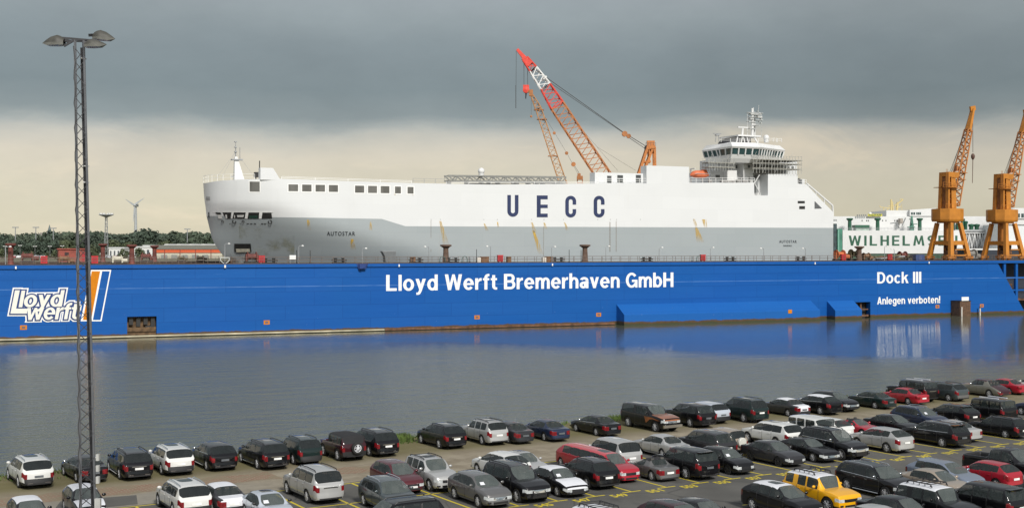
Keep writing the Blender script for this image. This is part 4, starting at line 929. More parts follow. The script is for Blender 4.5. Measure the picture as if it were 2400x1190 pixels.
for k, p in enumerate(ops):
    o = part('mooring_opening', patch(MB(), p, 4, 3, .10), DARKO, ship)
gear = [[(510, 503.5), (518.5, 503.5), (521, 512.5), (511, 512.5)], [(527.5, 503), (531.5, 503), (532.5, 512), (529, 512)], [(555, 504), (572, 503.5), (570, 509), (556, 509)], [(548.5, 504), (550.5, 504), (550.5, 511), (548.5, 511)]]
mb = MB()
for p in gear: patch(mb, p, 3, 2, .14)
part('mooring_gear', mb, white_low, ship)
part('mooring_gear', patch(MB(), [(584, 505), (604, 505), (603, 511.5), (583, 511.5)], 3, 2, .14), mat('gear_green', (.02, .055, .04), .5), ship)
fr = MB()
for p in ([(498, 495.6), (640, 496.3), (640, 497.6), (498, 497)], [(575.8, 498), (582, 498), (579.6, 512.5), (573.4, 512.5)], [(607.4, 498), (614.4, 498), (612.6, 512.5), (606.4, 512.5)], [(542.6, 498), (547.4, 498), (544.6, 512), (540.6, 512)]): patch(fr, p, 6, 2, .12)
part('opening_frame', fr, FRAMEW, ship)
# fairlead rings and small slots below the openings
for (x, y) in ((548.5, 519.5), (632.5, 520), (521.5, 518.8), (569.5, 519)):
    c = Vector(hull_px(x, y, .12)); nrm = Vector((-.45, -.85, -.2)).normalized(); m_ = MB(); a_, b_ = nrm.orthogonal().normalized(), None; b_ = nrm.cross(a_)
    r0 = .45 if x in (548.5, 632.5) else .28; ring = [(c + (a_ * math.cos(t) + b_ * math.sin(t)) * r0 * f_) for f_ in (1, .55) for t in [k * .5236 for k in range(12)]]
    m_.add(ring, [(i, (i + 1) % 12, 12 + (i + 1) % 12, 12 + i) for i in range(12)]); part('fairlead', m_, BLACKS, ship)
mb = MB()
for x in (577.5, 586, 594.5, 611.5, 618.5): patch(mb, rect(x, x + 5.4, 523.6, 525.4), 1, 1, .1)
for x in (538, 562): patch(mb, rect(x, x + 1.6, 523, 525), 1, 1, .1)
part('scupper', mb, DARKO, ship)
# anchor pocket with rust around it
part('anchor_pocket', patch(MB(), [(548.5, 571), (587, 571), (589, 590), (549, 590)], 4, 3, .2), DARKO, ship)
part('anchor', patch(MB(), [(552, 583), (584.5, 582.5), (586, 590.5), (553, 591)], 4, 3, .32), mat('anchor_cream', (.36, .34, .27), .8, var=.3), ship)
# lettering
def letter(mb, polys, q=SQ - .05):
    for p in polys: mb.prism([sp(*c) for c in p], q, q + .03)
def ring_pts(cx, cy, rx, ry, a0, a1, n=10): return [(cx + rx * math.cos(R(a0 + (a1 - a0) * i / n)), cy + ry * math.sin(R(a0 + (a1 - a0) * i / n))) for i in range(n + 1)]
def arc_band(cx, cy, ro, ri, a0, a1): return ring_pts(cx, cy, ro, ro, a0, a1) + ring_pts(cx, cy, ri, ri, a1, a0)
mb = MB(); letter(mb, [[(1189, 457), (1197.3, 457), (1197.3, 495), (1189, 495)], [(1206.6, 457), (1215, 457), (1215, 495), (1206.6, 495)], arc_band(1202, 495, 13, 4.7, 0, 180)]); part('lettering', mb, NAVY, ship)
mb = MB(); letter(mb, [[(1258, 458), (1267, 458), (1267, 509), (1258, 509)], [(1267, 458), (1283.5, 458), (1283.5, 467), (1267, 467)], [(1267, 479.5), (1283.5, 479.5), (1283.5, 487.5), (1267, 487.5)], [(1267, 500.5), (1283.5, 500.5), (1283.5, 509), (1267, 509)]]); part('lettering', mb, NAVY, ship)
for cx in (1337.5, 1404):
    mb = MB(); letter(mb, [[(cx - 12.7, 471.5), (cx - 4.5, 471.5), (cx - 4.5, 497), (cx - 12.7, 497)], arc_band(cx, 471.5, 12.7, 4.5, 180, 360), arc_band(cx, 497, 12.7, 4.5, 0, 180), [(cx + 4.5, 471.5), (cx + 12.7, 471.5), (cx + 12.7, 479.5), (cx + 4.5, 479.5)], [(cx + 4.5, 490), (cx + 12.7, 490), (cx + 12.7, 497), (cx + 4.5, 497)]]); part('lettering', mb, NAVY, ship)
BLET = mat('black_letter', (.02, .025, .03), .5)
def hull_text(txt, x0, x1, base, cap, bold, spacing):
    vs, fs = glyphs(txt, bold, 0, spacing); a = min(v.x for v in vs); b = max(v.x for v in vs); mb = MB()
    mb.add([hull_px(x0 + (v.x - a) / (b - a) * (x1 - x0), base - v.y / CAPH * cap, .06) for v in vs], fs); part('lettering', mb, BLET, ship)
hull_text('AUTOSTAR', 766, 832, 552, 9, .012, 1.25); hull_text('AUTOSTAR', 1826, 1867, 569, 6, .012, 1.25); hull_text('NASSAU', 1836, 1855, 577.5, 3.6, .02, 1.2)
mb = MB()
for k in range(4): patch(mb, rect(483 + k * 2.6, 484 + k * 2.6, 460.5, 470), 1, 2, .06); 
for k in range(3): patch(mb, rect(484 + k * 2.6, 486.6 + k * 2.6, 465, 466), 1, 1, .07)
part('bow_mark', mb, mat('faint_grey', (.25, .25, .24), .6), ship)
# rust runs under the scuppers
def make_streak():
    t = NT('rust_run'); v = t.tc.outputs['Object']; n = t.noise(t.map(v, (4.5, 1, .22)), 1.0, 5, .7); n2 = t.noise(v, .8, 4)
    g = t.xyz(t.tc.outputs['Generated'])[2]
    t.put(t.b.inputs['Base Color'], t.mix(n2, (.62, .37, .03), (.50, .34, .07))); t.b.inputs['Roughness'].default_value = .8
    t.L.new(t.math('MULTIPLY', t.step(n, .34, .66), t.math('ADD', t.math('MULTIPLY', g, 1.1), .10)), t.b.inputs['Alpha']); return t.m
STK = make_streak(); DSTK = mat('thin_rust_line', (.16, .12, .08), .8, var=.4)
for (x0, y0, x1, y1, w0, w1) in ((1032, 518, 1045, 572, 4, 15), (1135, 524, 1142, 541, 3, 8), (1246, 521, 1254, 545, 4, 9), (1250, 540, 1268, 596, 5, 12), (1275, 522, 1280, 537, 4, 7), (1323, 521, 1330, 540, 3, 8), (1166, 520, 1168, 533, 2, 4), (1626, 513, 1633, 535, 4, 8), (1631, 533, 1642, 568, 6, 18), (1650, 514, 1654, 534, 10, 7), (722, 515, 725, 540, 5, 7), (868, 519, 869, 540, 2, 8), (825, 560, 828, 585, 6, 14), (925, 453, 926, 458, 2, 3), (967, 453.5, 968, 459, 1, 3)):
    mb = MB(); p = [(x0 - w0 / 2, y0), (x0 + w0 / 2, y0), (x1 + w1 / 2, y1), (x1 - w1 / 2, y1)]; patch(mb, p, 2, 4, .03); part('rust_streak', mb, STK, ship)
for (x, y0, y1, w) in ((1010, 516, 590, .7), (1429.5, 520, 590, 1.3), (1444, 518, 590, .9), (1274, 530, 600, .6)):
    part('rust_streak', patch(MB(), rect(x - w / 2, x + w / 2, y0, y1), 1, 1, .03), DSTK, ship)
mb = MB()
for x in (1009.5, 1031, 1133, 1164.5, 1245, 1274, 1320, 1400, 1429.5, 1444, 1500, 1624): patch(mb, rect(x, x + 1.6, 513.5, 515.2), 1, 1, .04)
part('scupper', mb, mat('scupper_grey', (.3, .3, .28), .6), ship)
RUSTY = NT('rust_stain'); _v = RUSTY.tc.outputs['Object']; RUSTY.put(RUSTY.b.inputs['Base Color'], RUSTY.mix(RUSTY.noise(_v, .8, 5, .7), (.20, .075, .03), (.13, .10, .045)))
RUSTY.L.new(RUSTY.math('MULTIPLY', RUSTY.step(RUSTY.noise(_v, .35, 6, .75), .44, .66), .8), RUSTY.b.inputs['Alpha']); RUSTY.b.inputs['Roughness'].default_value = .9
part('rust_stain', patch(MB(), rect(540, 604, 588, 616), 6, 3, .1), RUSTY.m, ship)
YST = NT('yellow_stain'); _v = YST.tc.outputs['Object']; YST.put(YST.b.inputs['Base Color'], (.27, .26, .13)); YST.b.inputs['Roughness'].default_value = .8
YST.L.new(YST.math('MULTIPLY', YST.step(YST.noise(_v, .16, 5, .7), .47, .75), .55), YST.b.inputs['Alpha'])
part('algae_stain', patch(MB(), rect(560, 690, 528, 606), 8, 6, .06), YST.m, ship)
# ---------------- upper works
SW2 = mat('upper_works_white', (.64, .64, .63), .5, var=.03, scale=.3); GRWALL = mat('upper_works_grey', (.56, .57, .57), .6, var=.05)
GLASSD = mat('bridge_glass', (.030, .065, .068), .12, var=.2); ORANGE_B = mat('lifeboat_orange', (.60, .15, .06), .55, var=.12, scale=.8)
s0, zt = sp(610.5, 393); s1 = sp(640, 393)[0]; s2 = sp(658, 419)[0]; zb = sp(640, 419.4)[1]
part('breakwater_house', MB().prism([(s0, zb - .2), (s2, zb - .2), (s1, zt), (s0, zt)], 12.02, 13.9), SWH, ship)
x0, x1 = sp(1401, 403), sp(1515, 403); part('deckhouse', MB().box(x0[0], x1[0], 13.4, 15.9, sp(1450, 430)[1] - .3, x0[1]), SWH, ship)
b0, b1 = sp(1515.4, 388), sp(1615, 388); part('casing', MB().box(b0[0], b1[0], 12.03, 14.7, sp(1560, 429.5)[1] - .4, b0[1]), SWH, ship)
for (a, b, c, d) in ((1423, 1433, 412, 428.5), (1447, 1460, 410.5, 428), (1490.5, 1502, 410, 428)):
    p0 = pq(a, c, 13.35); p1 = pq(b, d, 13.35); w = part('window', MB().box(p0[0], p1[0], 13.33, 13.39, p1[1], p0[1]), mat('dark_window', (.06, .065, .065), .3, var=.3), ship)
    f_ = part('frame', MB().box(p0[0] - .08, p1[0] + .08, 13.28, 13.329, (p0[1] + p1[1]) / 2 - .06, (p0[1] + p1[1]) / 2 + .06), GRWALL, ship); f_.parent = w
def ship_rail(xa, xb, ya, yb, q, h=1.1, step=1.6, m=None):
    a = pq(xa, ya, q); b = pq(xb, yb, q); n = max(2, int(abs(b[0] - a[0]) / step)); mb = MB()
    for k in range(n + 1): f = k / n; s, z = a[0] + (b[0] - a[0]) * f, a[1] + (b[1] - a[1]) * f; mb.beam((s, q, z), (s, q, z + h), .07)
    for e in (.55, 1.1): mb.beam((a[0], q, a[1] + h * e / 1.1), (b[0], q, b[1] + h * e / 1.1), .06)
    return part('railing', mb, m or FRAMEW, ship)
ship_rail(660, 965, 419.5, 429.5, 12.3, .5, 6); ship_rail(1402, 1515, 430, 430, 12.2); ship_rail(1616, 1768, 428.5, 428, 12.2); ship_rail(968, 1046, 429.5, 431, 12.6, 1.0, 2.2, GREYM); ship_rail(1046, 1400, 431, 430.5, 12.3, .4, 5)
mb = MB(); pv = None
for k in range(9):
    z = 27.1; u = [0, .012, .03, .07, .13, .2, .3, .45, .62][k]; s = -57.2 + 13 * u; q = CQ - half_breadth(s, z) + .15; mb.beam((s, q, z - .1), (s, q, z + 1.3), .06)
    if pv: mb.beam((pv[0], pv[1], z + .65), (s, q, z + .65), .05); mb.beam((pv[0], pv[1], z + 1.3), (s, q, z + 1.3), .05)
    pv = (s, q)
part('railing', mb, FRAMEW, ship)
# bow mast
sm, zm = pq(561, 419, 22); zt = pq(555, 350, 22)[1]; q = 22
mb = MB(); mb.slab([(sm - 1.1, q - .7), (sm + 1.0, q - .7), (sm + 1.0, q + .7), (sm - 1.1, q + .7)], zm - .5, zt - 1.5, [(sm - 1.0, q - .35), (sm - .45, q - .35), (sm - .45, q + .35), (sm - 1.0, q + .35)])
mast = part('bow_mast', mb, SW2, ship)
mb = MB(); mb.tube((sm - .75, q, zt - 2.1), (sm - .75, q, zpx(334, 249)), .14, .05); mb.box(sm - 1.6, sm + .6, q - .8, q + .8, zt - 2.2, zt - 2.0)
for h in (.6, 1.5, 2.6): mb.box(sm - 1.0, sm - .5, q - .3, q + .3, zt - 1.2 + h, zt - 1.0 + h)
f_ = part('aerial', MB().tube((sm + .1, q, zt - 2), (sm + .1, q, zt + .4), .06), GREYM, ship); f_.parent = mast; mb.box(sm - 1.7, sm - .9, q - .1, q + .1, zt - 5.6, zt - 5.4)
f_ = part('mast_head', mb, GREYM, ship); f_.parent = mast
mb = MB()
for d in (-4.6, -3.6, 3.4): mb.beam((sm - .75, q, zt - .5), (sm + d, q, zm), .035)
f_ = part('stay', mb, GREYM, ship); f_.parent = mast
s, z = pq(602, 419, 18); part('foremast_lamp', MB().box(s - .5, s + .7, 17.5, 18.5, z + .3, z + 1.3).tube((s + .5, 18, z + .2), (s + .55, 18, z + 3.6), .1).box(s - .3, s - .1, 17.9, 18.1, z - .3, z + .3), BLACKS, ship)
# lattice gangway lying on the deck
ga, gb = pq(1046, 412, 17), pq(1322, 417, 17); zt_, zl_ = ga[1], pq(1046, 424, 17)[1]; GANG = mat('gangway_grey', (.20, .20, .185), .5, var=.15)
mb = MB(); n = 20
for q in (16, 18.2):
    mb.beam((ga[0], q, zt_), (gb[0], q, zt_ + .3), .28); mb.beam((ga[0], q, zl_), (gb[0], q, zl_ + .3), .28)
    for k in range(n):
        s0 = ga[0] + (gb[0] - ga[0]) * k / n; s1 = ga[0] + (gb[0] - ga[0]) * (k + 1) / n
        mb.beam((s0, q, zl_ if k % 2 else zt_), (s1, q, zt_ + .1 if k % 2 else zl_ + .1), .22)
        mb.beam((s0, q, zl_), (s0, q, zt_), .06)
mb.box(ga[0], gb[0], 16.2, 18, zl_ - .05, zl_ + .05)
part('lattice_gangway', mb, GANG, ship)
mb = MB(); zd = pq(1150, 433, 17)[1] - .6
for px in (1052, 1094, 1128, 1146, 1167, 1205, 1238, 1257, 1272, 1306): s = pq(px, 425, 17)[0]; mb.box(s - .2, s + .2, 16.1, 18.1, zd, zl_)
mb.box(pq(1090, 425, 17)[0], pq(1205, 425, 17)[0], 16.4, 16.8, zd + .6, zd + .85); mb.box(pq(1205, 425, 17)[0], pq(1212, 425, 17)[0], 15.9, 17, zd, zd + 1.2)
part('gangway_support', mb, mat('dark_support', (.06, .06, .055), .6), ship)
def radome(px, py, r, q):
    s, z = pq(px, py, q); m_ = MB(); m_.ball((s, q, z), r, 14); m_.tube((s, q, z - r * 1.6), (s, q, z - r * .7), r * .75, r * .85, 12); return part('radome', m_, SW2, ship, True)
radome(1128, 401, .72, 17.5)
part('pedestal', MB().box(pq(1121, 410, 17.5)[0], pq(1136, 410, 17.5)[0], 16.9, 18.1, zt_, zt_ + .25), GANG, ship)
# accommodation and bridge
def U(x, y, q): return pq(x, y, q)
def bx(name, xa, xb, ya, yb, qa, qb, m): p0 = U(xa, ya, qa); p1 = U(xb, yb, qa); return part(name, MB().box(p0[0], p1[0], qa, qb, p1[1], p0[1]), m, ship)
bx('deckhouse', 1665, 1704, 400.5, 429.5, 16, 31, GRWALL); bx('deckhouse', 1704.2, 1727, 399, 429.5, 14.5, 31, SW2)
bx('accommodation', 1720, 1742, 368, 429.6, 17, 32, GRWALL); bx('accommodation', 1742.3, 1765, 365, 429.5, 14.8, 30, SW2); bx('accommodation', 1765.2, 1868, 375, 430, 17.5, 33, GRWALL)
DKW = MATS['dark_window']
for (a, b, c, d, q) in ((1677, 1687, 410, 417.5, 16), (1724.5, 1728, 387, 395, 17), (1730.5, 1734, 387, 395, 17), (1752.5, 1758, 386.5, 394.5, 14.8), (1752.5, 1757.5, 415, 420, 14.8), (1731, 1734.5, 415, 420, 17), (1806, 1812, 391, 397, 17.5), (1846, 1851, 390, 396, 17.5), (1855, 1860, 390, 396, 17.5)):
    p0 = U(a, c, q); p1 = U(b, d, q); part('window', MB().box(p0[0], p1[0], q - .05, q - .005, p1[1], p0[1]), DKW, ship)
# wheelhouse: an eight-sided room with leaning glazing
def ring8(d, lift=0):
    s = [U(1690, 360, 17)[0], U(1713, 360, 12)[0], U(1776, 360, 12)[0], U(1811, 360, 15.2)[0], U(1831, 360, 16.6)[0]]
    f = [(s[0] - d, 16.9 - d * .3), (s[1] - d * .4, 11.9 - d), (s[2], 11.9 - d), (s[3] + d * .3, 15.2 - d), (s[4] + d, 16.6 - d * .3)]
    return f + [(a, 2 * 17.4 - b) for a, b in f[::-1]]
zf, zs_, zw, zr0, zr1 = [U(1740, y, 12)[1] for y in (371.5, 362.5, 348.5, 344.5, 333.5)]
part('bridge_wing', MB().slab(ring8(-.9), zf - .9, zf, ring8(-.25)), SW2, ship); part('wheelhouse', MB().slab(ring8(-.25), zf, zs_, ring8(.15)), SW2, ship)
part('bridge_window', MB().slab(ring8(.12), zs_, zw, ring8(.55)), GLASSD, ship)
mb = MB(); lo, hi = ring8(.15), ring8(.6)
for e, n_ in ((0, 2), (1, 4), (2, 6), (3, 3), (8, 3), (7, 4), (5, 3)):
    a0, a1 = Vector(lo[e]), Vector(lo[(e + 1) % 10]); b0, b1 = Vector(hi[e]), Vector(hi[(e + 1) % 10])
    for k in range(n_ + 1):
        f = k / n_; p, r_ = a0.lerp(a1, f), b0.lerp(b1, f); mb.beam((p.x, p.y, zs_ - .05), (r_.x, r_.y, zw + .05), .3)
part('mullion', mb, SW2, ship)
part('bridge_roof', MB().slab(ring8(.75), zw, zr0, ring8(1.0)).slab(ring8(1.0), zr0, zr1, ring8(-.3)), SW2, ship)
# gear on the bridge roof
p0 = U(1735, 320, 20); zq = zr1
mb = MB(); s_a, s_b = U(1721, 330, 20)[0], U(1757, 330, 20)[0]; zt2 = U(1735, 319.5, 20)[1]
mb.prism([(s_a - 1.6, zq), (s_b, zq), (s_b, zt2 - .3), (s_a + .8, zt2 - .3), (s_a - .1, zt2 - 1.2), (s_a, zq + .5)], 19.5, 27); part('funnel', mb, mat('funnel_dark', (.035, .035, .04), .6), ship)
mb = MB()
for a in (0, 1.3, 2.6, 3.6): mb.beam((s_a + a, 19.3, zq), (s_a + a + (.5 if a < 2 else -.6), 19.3, zt2), .22)
mb.box(s_a + .3, s_b + 2.4, 18.8, 27, zt2 - .1, zt2 + .25); mb.beam((s_b + 2.2, 19.2, zq), (s_b + .6, 19.2, zt2), .3); part('funnel_platform', mb, SW2, ship)
sm1, zm1 = U(1763.5, 258, 22); sm2, zm2 = U(1772, 262, 22); q = 22
mb = MB(); mb.tube((sm1, q, zt2), (sm1, q, zm1 + .4), .34, .26, 8); mb.tube((sm2, q + .6, zt2), (sm2, q + .6, zm2), .22, .15, 8)
tw = part('radar_mast', mb, SW2, ship)
def z22(y): return U(1765, y, 22)[1]
mb = MB(); sx = U(1751.5, 300, 22)[0]; mb.tube((sx, q, zt2), (sx, q, z22(264)), .07); sy = U(1785, 300, 22)[0]; mb.tube((sy, q, zt2), (sy, q, z22(266)), .05)
for (xa, xb, y, h) in ((1751, 1786, 265, .12), (1753, 1784, 275, .1), (1752, 1768, 286, .18), (1757, 1781, 268, .3), (1768, 1786, 281, .12), (1756, 1764, 279, .4), (1774, 1784, 274, .5), (1754, 1772, 302, .12), (1762, 1778, 294, .1)):
    a, b = U(xa, y, 22)[0], U(xb, y, 22)[0]; mb.box(a, b, q - .5, q + .5, z22(y) - h / 2, z22(y) + h / 2)
mb.tube((U(1777, 280, 22)[0], q, z22(262)), (U(1778.5, 250, 22)[0], q, z22(246)), .06); mb.tube((U(1766, 280, 22)[0], q, z22(262)), (U(1766, 255, 22)[0], q, z22(252)), .09)
for k in range(9): a = U(1774 + (k % 3) * 4, 270, 22)[0]; mb.box(a, a + .28, q - .3, q + .3, z22(262 + 3.4 * k), z22(262 + 3.4 * k) + .22)
f_ = part('aerial', mb, mat('aerial_grey', (.45, .46, .45), .5, var=.3), ship); f_.parent = tw
sr, zr = U(1741, 320, 20); mb = MB(); mb.tube((sr - .2, 20, zt2), (sr, 20, U(1741, 301, 20)[1]), .3, .22, 8); mb.box(sr - 1.4, sr + 1.4, 19.8, 20.2, U(1741, 300, 20)[1], U(1741, 297.5, 20)[1]); part('radar_scanner', mb, SW2, ship)
sr, zr = U(1681, 333, 20); mb = MB(); mb.beam((sr - .5, 20, zr), (sr - .3, 20, zr + 1.6), .1); mb.beam((sr + .5, 20, zr), (sr + .3, 20, zr + 1.6), .1); mb.box(sr - .5, sr + .5, 19.7, 20.3, zr + 1.5, zr + 1.75); mb.box(sr - 1.1, sr + 1.1, 19.9, 20.1, zr + 1.9, zr + 2.05); mb.tube((sr, 20, zr + 1.7), (sr, 20, zr + 2), .15); part('radar_scanner', mb, GREYM, ship)
radome(1796, 323, .72, 17)
ship_rail(1690, 1820, 333.5, 333.5, 14.5, .9, 2.2); ship_rail(1812, 1832, 333, 334, 20, .9, 2)
# notch with stairs, stern details
p0, p1 = sp(1768, 428), sp(1800, 458); part('recess_wall', MB().box(p0[0] + .05, p1[0] - .05, 15.2, 15.4, p1[1], p0[1] + 1.2), GRWALL, ship)
mb = MB(); mb.beam((p0[0] + .2, 12.4, p0[1]), (p0[0] + 1.9, 12.4, p1[1] + .3), .3, .15); mb.beam((p0[0] + .3, 12.6, p0[1] - .3), (p0[0] + 1.8, 12.6, sp(1780, 409)[1]), .25, .15)
for k in range(5): mb.tube((p0[0] + 1 + k * .4, 13.6, p1[1]), (p0[0] + 1 + k * .4, 13.6, p1[1] + .6), .15)
part('stair', mb, SW2, ship)
part('recess_gear', MB().box(p0[0] + 1.6, p0[0] + 2.2, 13.8, 15.1, p1[1] + .3, p0[1] + .6), mat('gear_grey', (.2, .21, .21), .6), ship)
for p in (rect(1869.5, 1886, 471, 476.5), rect(1873, 1886.5, 483, 490)): part('side_port', patch(MB(), p, 2, 1, .05), DARKO, ship)
part('side_port', patch(MB(), [(1909, 472), (1910, 472), (1926.5, 488.5), (1909, 489)], 2, 2, .05), mat('port_grey', (.10, .105, .11), .6), ship)
mb = MB()
for q in (12.2, 13.6):
    a, b, c = pq(1891, 434, q), pq(1951, 485, q), pq(1953, 500, q)
    mb.beam((a[0], q, a[1] + .4), (b[0], q, b[1] + .4), .3); mb.beam((b[0], q, b[1] + .4), (c[0], q, c[1] - 1), .3)
    for f in (.05, .35, .68): s, z = a[0] + (b[0] - a[0]) * f, a[1] + (b[1] - a[1]) * f; mb.beam((s, q, z + .3), (s, q, z - 1.4), .18)
    mb.beam((a[0] + 3.2, q, a[1] - 2.8), (b[0], q, b[1] - 1.2), .15)
part('stern_gantry', mb, SW2, ship)
ship_rail(1872, 1890, 431, 432, 14, 1.1, 1.2); bx('vent', 1872, 1876, 418, 431, 15, 16, BLACKS); bx('vent', 1880, 1886, 420, 432, 16, 17.5, GRWALL)
# deck clutter before the accommodation
mb = MB()
for (a, b, c, d) in ((1690, 1722, 422, 428), (1727, 1735, 421, 428), (1740, 1752, 422, 428), (1663, 1668, 421, 428), (1756, 1758, 421, 428)): p0, p1 = U(a, c, 13.6), U(b, d, 13.6); mb.box(p0[0], p1[0], 13.4, 14.2, p1[1], p0[1])
part('deck_gear', mb, mat('deck_gear_grey', (.30, .29, .28), .6, var=.4, scale=1.5), ship)
# lifeboat, hung on the ship's side
q = 14; a, zt = U(1617, 397, q); b, zb = U(1662, 419, q); sc_ = (a + b) / 2; L2 = (b - a) / 2
boat = thing('lifeboat', 'orange enclosed lifeboat hanging on the white ship', 'lifeboat', (sc_, q, zb), DOCK)
mb = MB(); N1, N2 = 17, 14; vs = []
for i in range(N1):
    u = -1 + 2 * i / (N1 - 1); w = 1.25 * max(.02, 1 - abs(u) ** 3.2); hh = (zt - zb) * (.8 - .10 * u * u); zc = zb + .42 * (zt - zb) - (.12 if abs(u) > .8 else 0)
    for j in range(N2):
        t = 2 * math.pi * j / N2; c_, s_ = math.cos(t), math.sin(t)
        vs.append((sc_ + u * L2, q + w * math.copysign(abs(c_) ** .7, c_), zc + (hh * .62 * max(.12, 1 - abs(u) ** 4) if s_ > 0 else hh * .5 * max(.05, 1 - abs(u) ** 2.6)) * s_))
fs = [(i * N2 + j, i * N2 + (j + 1) % N2, (i + 1) * N2 + (j + 1) % N2, (i + 1) * N2 + j) for i in range(N1 - 1) for j in range(N2)] + [tuple(range(N2)), tuple(range((N1 - 1) * N2 + N2 - 1, (N1 - 1) * N2 - 1, -1))]
mb.add(vs, fs); part('hull', mb, ORANGE_B, boat, True)
part('cockpit', MB().slab([(sc_ + .5, q - .6), (sc_ + 1.8, q - .6), (sc_ + 1.8, q + .6), (sc_ + .5, q + .6)], zt - .5, zt - .02, [(sc_ + .7, q - .45), (sc_ + 1.6, q - .45), (sc_ + 1.6, q + .45), (sc_ + .7, q + .45)]), ORANGE_B, boat)
part('rubbing_band', MB().box(sc_ - L2 * .8, sc_ + L2 * .8, q - 1.3, q - 1.24, zb + .95, zb + 1.05), mat('boat_grey', (.3, .3, .3), .6), boat)
mb = MB(); 
for d in (-.6, .6): mb.box(sc_ + d * L2 - .12, sc_ + d * L2 + .12, q + 1.2, q + 1.5, zb - 1, zt + .3); mb.box(sc_ + d * L2 - .1, sc_ + d * L2 + .1, q - .5, q + 1.5, zt + .1, zt + .3)
part('davit', mb, SW2, ship)
# scaffolding around the bridge
SCAF = mat('scaffold_tube', (.40, .40, .37), .5, .2, var=.2); PLK = mat('scaffold_plank', (.33, .32, .28), .8, var=.3)
def scaffold(xa, xb, levels, q0, q1, lab, ny):
    a, b = U(xa, 380, q0)[0], U(xb, 380, q0)[0]; zl = [U((xa + xb) / 2, y, q0)[1] for y in levels]
    t = thing('scaffolding', lab, 'scaffolding', ((a + b) / 2, q0, zl[-1]), DOCK)
    mb = MB()
    for k in range(ny + 1):
        s = a + (b - a) * k / ny
        for q in (q0, q1): mb.tube((s, q, zl[-1]), (s, q, zl[0] + 1.0), .05, n=5)
        if k < ny: mb.tube((s, q0, zl[k % len(zl)]), (s + (b - a) / ny, q0, zl[k % len(zl)] + 1.8), .035, n=5)
    for z in zl:
        for q in (q0, q1): mb.tube((a - .3, q, z + .9), (b + .3, q, z + .9), .04, n=5)
    part('tube_frame', mb, SCAF, t)
    for z in zl[:-1] if len(zl) > 1 else zl: part('plank_deck', MB().box(a - .25, b + .3, q0 - .05, q1 + .05, z - .06, z + .05), PLK, t)
scaffold(1662, 1720, (381, 392, 400), 11.3, 14, 'pale grey scaffolding below the bridge wing, bow side', 9)
scaffold(1766, 1878, (375, 383, 395, 407), 11.4, 16.8, 'long pale grey scaffolding below the bridge on the stern side', 16)
